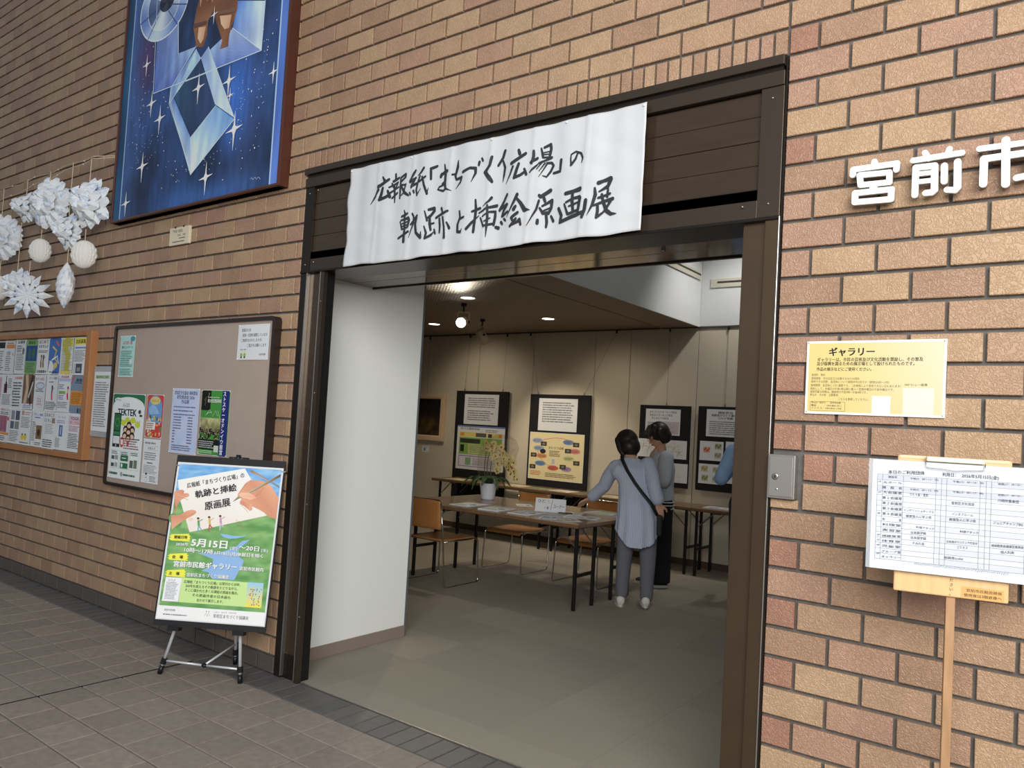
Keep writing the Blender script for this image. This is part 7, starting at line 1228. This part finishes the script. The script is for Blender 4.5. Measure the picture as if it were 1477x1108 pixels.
for k, (dx, top, out) in enumerate(((-.03, .52, .16), (-.01, .50, .24), (.02, .47, .22))):
    p0 = R2*dx+Vector((0, .01*k, .14)); pts = [p0+Vector((0, 0, (top-.14)*f_))*1+R2*(-.02*sin(f_*pi)) for f_ in (0, .25, .5, .75)]
    last = pts[-1]; 
    for i in range(1, 9): f_ = i/8; pts.append(last+R2*(out*f_)+Vector((0, .03*(k-1)*f_, (top-.14)*.25+.04*sin(f_*2.6)-.26*f_*f_)))
    b = MB(); b.tube(pts, [.004]*6+[.003]*(len(pts)-6), 6); b.build('stem', STEM, t, smooth=True); stems.append(pts)
pm = None
def bloom_mesh():
    b = MB()
    for k in range(5):
        a = 2*pi*k/5+pi/2; w = .019 if k in (1, 4) else .013; ca, sa = cos(a), sin(a)
        vs_ = [(0, 0, 0)]; 
        for f_, ww in ((.35, .7), (.7, 1.), (1., .35)):
            r_ = .034*f_; vs_ += [(r_*ca-w*ww*sa, -.006*f_, r_*sa+w*ww*ca), (r_*ca+w*ww*sa, -.006*f_, r_*sa-w*ww*ca)]
        b.add(vs_, [(0, 2, 1), (1, 2, 4, 3), (3, 4, 6, 5)])
    b.cur = 1; b.sphere((0, -.008, -.004), (.008, .008, .010), 8, 5)
    return b.mesh('flower', [PET, LIP])
FMsh = bloom_mesh()
for st_ in stems:
    for i in range(4, len(st_)):
        for q_ in range(3):
            p = st_[i]+Vector((random.uniform(-.035, .035), random.uniform(-.045, .045), random.uniform(-.03, .03)))
            o = link('flower', FMsh, t, p, (random.uniform(-.3, .3), random.uniform(-.5, .5), .64+random.uniform(-.9, .9))); s_ = random.uniform(.85, 1.1); o.scale = (s_, s_, s_)
b = MB(); n = 26; rings = []
for i, (r_, z, sh_) in enumerate(((.09, .20, 0), (.14, .30, .02), (.18, .42, .06), (.18, .52, .09), (.13, .60, .11), (.05, .645, .12))):
    rings.append([tuple(R2*(sh_+r_*(1+.10*sin(5*2*pi*k/n+i)+.05*random.random())*cos(2*pi*k/n))+Vector((-.6, .8, 0))*(r_*.8*sin(2*pi*k/n))+Vector((0, 0, z))) for k in range(n)])
b.loft(rings, cap=False); FILM = bpy.data.materials.new('clear_film'); FILM.use_nodes = True
nt = FILM.node_tree; nt.nodes.clear(); oo = nt.nodes.new('ShaderNodeOutputMaterial'); tr_ = nt.nodes.new('ShaderNodeBsdfTransparent'); gl_ = nt.nodes.new('ShaderNodeBsdfGlossy'); gl_.inputs['Roughness'].default_value = .12; mx = nt.nodes.new('ShaderNodeMixShader'); mx.inputs[0].default_value = .10
tr_.inputs[0].default_value = (.96, .96, .95, 1); nt.links.new(tr_.outputs[0], mx.inputs[1]); nt.links.new(gl_.outputs[0], mx.inputs[2]); nt.links.new(mx.outputs[0], oo.inputs[0])
b.build('film_wrap', FILM, t, smooth=False, fix=False)

# ================================================================== people
def caps(b, p0, p1, r0, r1, n=14):
    """tapered capsule"""
    p0, p1 = Vector(p0), Vector(p1); d = p1-p0; l = d.length; d.normalize(); u = d.orthogonal().normalized(); w = d.cross(u); rings = []
    for a in (-80, -50, -25, 0): rings.append((p0+d*r0*sin(radians(a)), r0*cos(radians(a))))
    for a in (0, 25, 50, 80): rings.append((p1+d*r1*sin(radians(a)), r1*cos(radians(a))))
    b.loft([[c+u*cos(2*pi*k/n)*r+w*sin(2*pi*k/n)*r for k in range(n)] for c, r in rings])
def limb(b, pts, rs):
    for i in range(len(pts)-1): caps(b, pts[i], pts[i+1], rs[i], rs[i+1])
def rings(b, lst, fx, n=32, fold=0., nf=9, cap=True):
    """lst: (centre, half width, half depth, [fold amount]); fx: unit vector across the body"""
    fx = Vector(fx).normalized(); R_ = []
    for it in lst:
        c, a, d = Vector(it[0]), it[1], it[2]; fo = it[3] if len(it) > 3 else 0; ax = Vector(it[4]).normalized() if len(it) > 4 else Vector((0, 0, 1))
        fy = ax.cross(fx).normalized(); ux = fy.cross(ax).normalized()
        R_.append([c+ux*cos(2*pi*k/n)*a*(1+fo*sin(nf*2*pi*k/n))+fy*sin(2*pi*k/n)*d*(1+fo*sin(nf*2*pi*k/n)) for k in range(n)])
    b.loft(R_, cap)
def solid(name, b, m, parent, vox=.009, smooth=4, base=None):
    """fuse the pieces into one continuous skin"""
    me = b.mesh(name, m); bm = bmesh.new(); bm.from_mesh(me); bmesh.ops.recalc_face_normals(bm, faces=bm.faces); bm.to_mesh(me); bm.free()
    o = bpy.data.objects.new('tmp', me); COL.objects.link(o)
    r = o.modifiers.new('r', 'REMESH'); r.mode = 'VOXEL'; r.voxel_size = vox
    s_ = o.modifiers.new('s', 'SMOOTH'); s_.factor = .5; s_.iterations = smooth
    dg = bpy.context.evaluated_depsgraph_get(); nm = bpy.data.meshes.new_from_object(o.evaluated_get(dg)); bpy.data.objects.remove(o)
    nm.name = name; nm.shade_smooth()
    if base is not None: nm.transform(Matrix.Translation(-Vector(base)))
    nm.materials.clear(); nm.materials.append(m)
    return link(name, nm, parent)
def hand(b, wrist, d, palm_n, s=1., curl=.5):
    """palm, four unequal fingers and a thumb; d = direction of the fingers, palm_n = palm normal"""
    d = Vector(d).normalized(); pn = Vector(palm_n).normalized(); side = d.cross(pn).normalized(); w = Vector(wrist)
    for k in (-1.5, -.5, .5, 1.5):
        r0 = w+side*.016*k*s*.7; kn = w+d*.082*s+side*.018*k*s; caps(b, r0, kn, .014*s, .012*s, 10)
    for k, L_ in zip((-1.5, -.5, .5, 1.5), (.060, .078, .084, .072)):
        kn = w+d*.082*s+side*.019*k*s; m_ = kn+(d*(1-curl*.4)+pn*curl*.6).normalized()*L_*s*.5; e = m_+(d*(1-curl)+pn*curl*1.1).normalized()*L_*s*.5
        caps(b, kn, m_, .0100*s, .0092*s, 8); caps(b, m_, e, .0092*s, .0078*s, 8)
    tb = w+d*.025*s+side*.030*s; t1 = tb+(d*.6+side*.75+pn*.25).normalized()*.042*s; t2 = t1+(d*.9+side*.2+pn*.3).normalized()*.032*s
    caps(b, w+d*.02*s, tb, .013*s, .013*s, 8); caps(b, tb, t1, .0125*s, .0105*s, 8); caps(b, t1, t2, .0105*s, .0085*s, 8)
def head(b, c, face, up, r=.098):
    """skull, jaw, nose, ears. c = centre of the skull"""
    f = Vector(face).normalized(); u = Vector(up); u = (u-f*u.dot(f)).normalized(); s_ = f.cross(u)
    M_ = Matrix(((s_.x, f.x, u.x, c[0]), (s_.y, f.y, u.y, c[1]), (s_.z, f.z, u.z, c[2]), (0, 0, 0, 1))); b.T = M_
    b.sphere((0, -.008, .012), (r*.78, r*.96, r*.98), 20, 14); b.sphere((0, .022, -.052), (r*.60, r*.66, r*.66), 16, 12); b.sphere((0, .034, -.088), (r*.36, r*.40, r*.28), 12, 8)
    b.T = None; W_ = lambda p: tuple(M_ @ Vector(p))
    caps(b, W_((0, .090, .002)), W_((0, .106, -.030)), .008, .013, 8)
    for q_ in (-1, 1):
        caps(b, W_((q_*.074, -.005, .008)), W_((q_*.076, 0, -.026)), .014, .010, 8)
        caps(b, W_((q_*.030, .078, .022)), W_((q_*.045, .070, .022)), .008, .008, 8)
    caps(b, W_((-.016, .090, -.058)), W_((.016, .090, -.058)), .009, .009, 8)
    return M_
def face_parts(parent, M_, base, glasses=False):
    B_ = Matrix.Translation(-Vector(base)) @ M_
    for q_ in (-1, 1):
        b = MB(); b.T = B_; b.sphere((q_*.031, .080, .008), (.013, .010, .007), 12, 8); o = b.build('eye', mat('eye_white', (226, 220, 214), rough=.3), parent, smooth=True)
        b = MB(); b.T = B_; b.sphere((q_*.031, .0865, .008), (.0055, .0045, .0055), 10, 6); b.build('iris', mat('iris_dark', (40, 28, 22), rough=.2), o, smooth=True)
        b = MB(); b.T = B_; b.tube([(q_*.016, .093, .024), (q_*.034, .090, .029), (q_*.050, .078, .024)], .0028, 6); b.build('eyebrow', mat('hair_dark', (34, 24, 20)), parent)
    b = MB(); b.T = B_; b.tube([(-.021, .092, -.057), (0, .1005, -.055), (.021, .092, -.057)], [.002, .0048, .002], 8); b.build('lips', mat('lips', (176, 92, 86), rough=.45), parent, smooth=True)
    if glasses:
        b = MB(); b.T = B_
        for q_ in (-1, 1): b.tube([(q_*.033+.024*cos(a*pi/8), .100-.006*abs(cos(a*pi/8)), .004+.017*sin(a*pi/8)) for a in range(16)], .0022, 6, close=True); b.tube([(q_*.056, .094, .006), (q_*.077, .01, .010)], .0018, 6)
        b.tube([(-.010, .103, .006), (.010, .103, .006)], .0018, 6); b.build('glasses', mat('glasses_brown', (110, 48, 36), rough=.3), parent)
def sole_shoe(name, p, ang, L_, m, ms, parent, base, lift=0.):
    """p = heel on the floor, ang = direction of the toe"""
    T_ = Matrix.Translation(Vector(p)-Vector(base)) @ Matrix.Rotation(ang, 4, 'Z') @ Matrix.Rotation(-lift, 4, 'Y')
    b = MB(); n = 18; rg = []
    for x, w, h in ((-.01, .020, .055), (.0, .032, .075), (.05, .036, .082), (.11, .038, .062), (.17, .044, .046), (.22, .036, .036), (L_, .010, .026)):
        rg.append([(x, w*cos(2*pi*k/n), .014+h*.5+h*.5*sin(2*pi*k/n)) for k in range(n)])
    b.T = T_; b.loft(rg); o = b.build(name, m, parent, smooth=True)
    b = MB(); b.T = T_; pl_ = []
    for k in range(24):
        a = 2*pi*k/24; x = (L_-.0)*.5+(L_*.5+.016)*cos(a); w = .038+.006*(x/L_); pl_.append((x, w*sin(a)))
    vs_ = [(x, y, 0) for x, y in pl_]+[(x*.99, y*.97, .022) for x, y in pl_]; b.add(vs_, [tuple(range(23, -1, -1)), tuple(range(24, 48))]+[(k, (k+1) % 24, 24+(k+1) % 24, 24+k) for k in range(24)]); b.build('sole', ms, o)
SKINM = mat('skin', (206, 160, 132), rough=.55); HAIR = mat('hair_black', (34, 26, 24), rough=.45, noise=(40, .25, (1, 1, .15))); WSH = mat('shoe_white', (222, 218, 210), rough=.6); SOLE = mat('sole_white', (214, 212, 208), rough=.5)
def stripe_mat(name, c1, c2, sc, axis='X'):
    m = bpy.data.materials.new(name); m.use_nodes = True; N_ = m.node_tree.nodes; L_ = m.node_tree.links; p = N_['Principled BSDF']; p.inputs['Roughness'].default_value = .8
    tc_ = N_.new('ShaderNodeTexCoord'); w_ = N_.new('ShaderNodeTexWave'); w_.bands_direction = axis; w_.inputs['Scale'].default_value = sc; w_.inputs['Distortion'].default_value = .8; w_.inputs['Detail'].default_value = 1
    mp_ = N_.new('ShaderNodeMapping'); mp_.inputs['Rotation'].default_value = (0, 0, -.64); L_.new(tc_.outputs['Object'], mp_.inputs[0]); L_.new(mp_.outputs[0], w_.inputs[0])
    r_ = N_.new('ShaderNodeValToRGB'); r_.color_ramp.elements[0].position = .35; r_.color_ramp.elements[0].color = rgb(c1); r_.color_ramp.elements[1].position = .65; r_.color_ramp.elements[1].color = rgb(c2); L_.new(w_.outputs[1], r_.inputs[0]); L_.new(r_.outputs[0], p.inputs['Base Color'])
    nn = N_.new('ShaderNodeTexNoise'); nn.inputs['Scale'].default_value = 14; nn.inputs['Detail'].default_value = 3; bp_ = N_.new('ShaderNodeBump'); bp_.inputs['Strength'].default_value = .5; bp_.inputs['Distance'].default_value = .02; L_.new(tc_.outputs['Object'], nn.inputs['Vector']); L_.new(nn.outputs[0], bp_.inputs['Height']); L_.new(bp_.outputs[0], p.inputs['Normal'])
    return m

# ---- woman bending over the table
V = Vector; B1 = (-2.04, 3.12, 0)
P1 = thing('person', 'person in a pale striped tunic bending over the table and pointing at a leaflet', 'person', B1)
right = V((.80, .60, 0)); fwd = V((-.60, .80, 0))
hip = V((-2.055, 3.12, .80)); waist = V((-2.10, 3.13, .97)); chest = V((-2.145, 3.16, 1.10)); shc = V((-2.165, 3.19, 1.18)); neck = V((-2.205, 3.20, 1.245)); hc = V((-2.25, 3.225, 1.335))
sL, sR = V((-2.30, 3.11, 1.145)), V((-2.02, 3.22, 1.185)); eL, wL = V((-2.41, 3.165, .965)), V((-2.575, 3.215, .835)); eR, wR = V((-1.915, 3.10, 1.00)), V((-1.878, 3.13, .865))
b = MB(); M1 = head(b, hc, (-.78, .38, -.50), (-.30, .10, .9), .096)
caps(b, hc+V((.02, -.01, -.06)), shc, .048, .052); rings(b, [(hip, .13, .10), (waist, .11, .085), (chest, .14, .10), (shc, .13, .07)], right)
limb(b, [sL, eL, wL], [.042, .034, .024]); limb(b, [sR, eR, wR], [.042, .034, .024])
hd = (V((-2.70, 3.262, .775))-wL).normalized(); hand(b, wL+hd*.01, hd, (0, 0, -1), .95, .35); hand(b, wR, V((.10, .12, -.9)), V((-.5, .5, 0)), .95, .45)
for hx, ft in ((V((-2.125, 3.075, .74)), V((-2.150, 3.085, .07))), (V((-1.985, 3.16, .74)), V((-1.965, 3.155, .07)))): limb(b, [hx, hx*.5+ft*.5+fwd*.01, ft], [.085, .055, .036])
solid('body', b, SKINM, P1, .008, 3, B1); face_parts(P1, M1, B1)
b = MB(); b.T = M1; b.sphere((0, -.016, .022), (.092, .108, .102), 24, 16); b.T = None
b.T = M1; b.sphere((0, -.040, -.040), (.088, .080, .086), 24, 16); b.T = None
for q_ in (-1, 1): limb(b, [M1 @ V((q_*.074, .0, .04)), M1 @ V((q_*.078, .008, -.04)), M1 @ V((q_*.066, .014, -.098))], [.032, .026, .016])
solid('hair', b, HAIR, P1, .008, 4, B1)
TUN = stripe_mat('tunic_stripe', (158, 173, 203), (208, 213, 225), 34)
hemz = .56
b = MB(); rings(b, [(V((-2.045, 3.105, .50)), .195, .165, .05), (V((-2.045, 3.105, .60)), .185, .155, .05), (V((-2.05, 3.11, .75)), .172, .142, .035), (V((-2.08, 3.12, .90)), .145, .118, .02), (waist+V((0, 0, .03)), .138, .108), (chest, .165, .118), (chest+V((-.01, .015, .05)), .172, .105), (shc, .145, .080), (neck+V((.004, -.004, -.018)), .062, .055)], right, nf=11, n=66)
limb(b, [sL+V((.02, .01, -.01)), (sL+eL)*.5, eL, wL+(eL-wL)*.22], [.066, .060, .056, .052]); limb(b, [sR+V((-.02, 0, -.01)), (sR+eR)*.5, eR, wR+(eR-wR)*.30], [.066, .060, .056, .054])
limb(b, [chest+right*-.10, sL+V((.02, .01, -.02))], [.08, .066]); limb(b, [chest+right*.10, sR+V((-.02, 0, -.02))], [.08, .066])
tun = solid('tunic', b, TUN, P1, .009, 5, B1)
# shirt-tail hem: cut away the sides of the hem in a curve
me = tun.data; bm = bmesh.new(); bm.from_mesh(me); dead = []
for v in bm.verts:
    w_ = v.co+V(B1); q_ = (w_-V((-2.045, 3.105, 0))); s_ = q_.dot(right)
    lim = .505+.13*max(0, (abs(s_)-.07)/.12)**2+.25*max(0, s_)
    if w_.z < lim and (wL-w_).length > .22 and (V((s_*.8, s_*.6, 0)).length < .25): dead.append(v)
bmesh.ops.delete(bm, geom=dead, context='VERTS'); bm.to_mesh(me); bm.free()
b = MB(); TR1 = mat('trouser_grey', (112, 114, 122), rough=.85, bump=(20, .3, .01, 'n'))
for hx, kn, ft in ((V((-2.12, 3.08, .80)), V((-2.145, 3.085, .42)), V((-2.152, 3.085, .105))), (V((-1.99, 3.155, .80)), V((-1.965, 3.155, .42)), V((-1.962, 3.155, .095)))): limb(b, [hx, kn, kn*.4+ft*.6, ft], [.092, .068, .058, .053])
rings(b, [(V((-2.055, 3.115, .66)), .15, .11), (V((-2.055, 3.118, .85)), .14, .105)], right); solid('trousers', b, TR1, P1, .010, 4, B1)
sole_shoe('shoe', (-2.135, 3.045, .0), 2.15, .235, WSH, SOLE, P1, B1); sole_shoe('shoe', (-1.945, 3.115, .015), 2.1, .235, WSH, SOLE, P1, B1, .10)
b = MB(); st = [V((-2.235, 3.13, 1.235)), V((-2.20, 3.07, 1.205)), V((-2.13, 3.035, 1.12)), V((-2.05, 3.02, 1.03)), V((-1.975, 3.02, .95)), V((-1.905, 3.045, .87)), V((-1.87, 3.09, .78))]
pts = []; 
for i in range(len(st)-1):
    for k in range(4): pts.append(st[i].lerp(st[i+1], k/4)-V(B1))
pts.append(st[-1]-V(B1)); b.tube(pts, .016, 8, squash=.45); b.build('bag_strap', mat('strap_black', (22, 22, 24), rough=.5), P1, smooth=True)
b = MB(); b.box(-.05, .05, -.02, .02, -.11, .06); b.T = None; b.v = [tuple(V((-1.868, 3.13, .72))-V(B1)+fwd*p[0]+right*p[1]+V((0, 0, p[2]))) for p in b.v]; b.build('bag', mat('bag_black', (20, 20, 22), rough=.5), P1, bevel=.012)

# ---- woman in grey cardigan
B2 = (-2.36, 4.13, 0)
P2_ = thing('person', 'person in a grey striped hem cardigan and wide black trousers looking down with folded arms', 'person', B2)
f2 = V((-.68, -.62, 0)).normalized(); r2v = V((.45, -.78, 0)).normalized(); r2v = V((-f2.y, f2.x, 0)); r2v = V((f2.y, -f2.x, 0))
hip = V((-2.345, 4.14, .80)); waist = V((-2.345, 4.14, .95)); chest = V((-2.345, 4.135, 1.12)); shc = V((-2.345, 4.13, 1.24)); hc = V((-2.375, 4.10, 1.425))
sA, sB = shc+r2v*.155+V((0, 0, -.02)), shc-r2v*.155+V((0, 0, -.02))
b = MB(); M2 = head(b, hc, (-.62, -.66, -.50), (-.25, -.2, .9), .098)
caps(b, hc+V((.02, .01, -.06)), shc+V((0, 0, .0)), .046, .055); rings(b, [(hip, .14, .11), (waist, .115, .09), (chest, .14, .10), (shc, .13, .07)], r2v)
eA, eB = chest+r2v*.20+f2*.03+V((0, 0, -.12)), chest-r2v*.20+f2*.03+V((0, 0, -.12)); hA = chest-r2v*.07+f2*.155+V((0, 0, -.03)); hB = chest+r2v*.08+f2*.175+V((0, 0, -.09))
limb(b, [sA, eA, hA], [.042, .034, .025]); limb(b, [sB, eB, hB], [.042, .034, .025]); hand(b, hA, (-r2v+V((0, 0, .25))), -f2, .92, .4); hand(b, hB, (r2v+V((0, 0, .1))), -f2, .92, .4)
for q_ in (-1, 1): limb(b, [hip+r2v*.08*q_, hip+r2v*.085*q_+V((0, 0, -.36)), V((hip.x, hip.y, .08))+r2v*.09*q_], [.09, .055, .036])
solid('body', b, SKINM, P2_, .008, 3, B2); face_parts(P2_, M2, B2, True)
b = MB(); b.T = M2; b.sphere((0, -.020, .026), (.098, .106, .104), 24, 16); b.T = None
b.T = M2; b.sphere((0, -.046, -.026), (.092, .078, .080), 24, 16); b.T = None
for q_ in (-1, 1): limb(b, [M2 @ V((q_*.078, .0, .04)), M2 @ V((q_*.082, .006, -.02)), M2 @ V((q_*.074, .008, -.068))], [.034, .028, .018])
for a in range(-3, 5): caps(b, M2 @ V((a*.018, .02, .105)), M2 @ V((a*.024+.004, .076, .062)), .020, .012, 8)
solid('hair', b, HAIR, P2_, .008, 4, B2)
CARD = mat('cardigan_grey', (184, 190, 198), rough=.9, bump=(120, .3, .002, 'n'))
b = MB(); rings(b, [(hip+V((0, 0, -.08)), .170, .135), (hip+V((0, 0, .02)), .165, .13), (waist, .155, .122), (chest, .180, .128), (shc+V((0, 0, -.03)), .172, .102), (shc+V((0, 0, .03)), .085, .07)], r2v)
limb(b, [sA, eA, hA+(eA-hA)*.15], [.070, .064, .050]); limb(b, [sB, eB, hB+(eB-hB)*.15], [.070, .064, .050]); card_o = solid('cardigan', b, CARD, P2_, .009, 5, B2)
for z in (.735, .765, .795): b = MB(); rings(b, [(V((hip.x, hip.y, z))-V(B2), .1725-.02*(z-.72), .1375-.02*(z-.72)), (V((hip.x, hip.y, z+.010))-V(B2), .1725-.02*(z-.72), .1375-.02*(z-.72))], r2v, n=48); b.build('hem_stripe', mat('stripe_light', (206, 208, 210), rough=.9), card_o, smooth=True)
b = MB(); caps(b, shc+f2*.050+V((0, 0, .035))-V(B2), chest+f2*.118+V((0, 0, .04))-V(B2), .034, .008, 8); b.build('neck_opening', SKINM, P2_, smooth=True)
b = MB(); 
for q_ in (-1, 1): rings(b, [(V((hip.x, hip.y, .045))+r2v*.095*q_, .105, .10, .04), (V((hip.x, hip.y, .4))+r2v*.09*q_, .098, .10, .03), (hip+r2v*.075*q_, .095, .105), (hip+r2v*.05*q_+V((0, 0, .10)), .09, .10)], r2v, nf=6)
solid('trousers', b, mat('trouser_black', (20, 20, 23), rough=.85), P2_, .011, 3, B2)
for q_ in (-1, 1): p = V((hip.x, hip.y, 0))+r2v*.09*q_-f2*.07; sole_shoe('shoe', p, math.atan2(f2.y, f2.x), .24, mat('shoe_dark', (40, 40, 44), rough=.6), SOLE, P2_, B2)

# ---- person in blue shirt, mostly hidden behind the right jamb
B3 = (-1.47, 4.13, 0)
P3 = thing('person', 'person in a light blue shirt hidden behind the right door jamb, only an elbow showing', 'person', B3)
f3 = V((-.35, .93, 0)).normalized(); r3 = V((.93, .35, 0)).normalized()
c0 = V((-1.47, 4.13, 0)); hip = c0+V((0, 0, .86)); waist = c0+V((0, 0, 1.02)); chest = c0+f3*.02+V((0, 0, 1.20)); shc = c0+f3*.03+V((0, 0, 1.34)); hc = c0+f3*.06+V((0, 0, 1.52))
sA, sB = shc-r3*.165+V((0, 0, -.02)), shc+r3*.165+V((0, 0, -.02)); eA = V((-1.685, 3.965, 1.075)); wA = eA+f3*.22+r3*.06+V((0, 0, .03)); eB = shc+r3*.24+f3*.02+V((0, 0, -.27)); wB = eB+f3*.22+V((0, 0, -.02))
b = MB(); M3 = head(b, hc, f3+V((0, 0, -.3)), (0, 0, 1), .1); caps(b, hc+V((0, 0, -.06)), shc, .05, .058); rings(b, [(hip, .14, .11), (waist, .13, .10), (chest, .15, .11), (shc, .14, .07)], r3)
limb(b, [sA, eA, wA], [.045, .036, .026]); limb(b, [sB, eB, wB], [.045, .036, .026]); hand(b, wA, f3, (0, 0, -1), .98, .4); hand(b, wB, f3, (0, 0, -1), .98, .4)
for q_ in (-1, 1): limb(b, [hip+r3*.085*q_, hip+r3*.09*q_+V((0, 0, -.40)), V((hip.x, hip.y, .08))+r3*.09*q_], [.09, .06, .04])
solid('body', b, SKINM, P3, .009, 3, B3); face_parts(P3, M3, B3)
b = MB(); b.T = M3; b.sphere((0, -.018, .030), (.090, .104, .098), 20, 14); b.sphere((0, -.05, -.03), (.078, .06, .06), 16, 10); b.T = None; solid('hair', b, HAIR, P3, .009, 3, B3)
b = MB(); rings(b, [(hip+V((0, 0, -.08)), .165, .13), (waist, .155, .12), (chest, .175, .125), (shc+V((0, 0, -.02)), .165, .09), (shc+V((0, 0, .04)), .075, .07)], r3)
limb(b, [sA, (sA+eA)*.5, eA, eA+(wA-eA)*.65], [.070, .066, .062, .048]); limb(b, [sB, eB, eB+(wB-eB)*.7], [.070, .060, .048]); solid('shirt', b, mat('shirt_blue', (150, 184, 226), rough=.8, bump=(12, .6, .02, 'n')), P3, .010, 3, B3)
b = MB(); 
for q_ in (-1, 1): limb(b, [hip+r3*.085*q_, hip+r3*.09*q_+V((0, 0, -.40)), V((hip.x, hip.y, .07))+r3*.09*q_], [.10, .080, .066])
rings(b, [(hip+V((0, 0, -.08)), .15, .115), (hip+V((0, 0, .06)), .145, .11)], r3); solid('trousers', b, mat('trouser_navy', (44, 48, 66), rough=.85), P3, .011, 3, B3)
for q_ in (-1, 1): p = V((hip.x, hip.y, 0))+r3*.09*q_-f3*.07; sole_shoe('shoe', p, math.atan2(f3.y, f3.x), .25, mat('shoe_dark', (40, 40, 44)), SOLE, P3, B3)
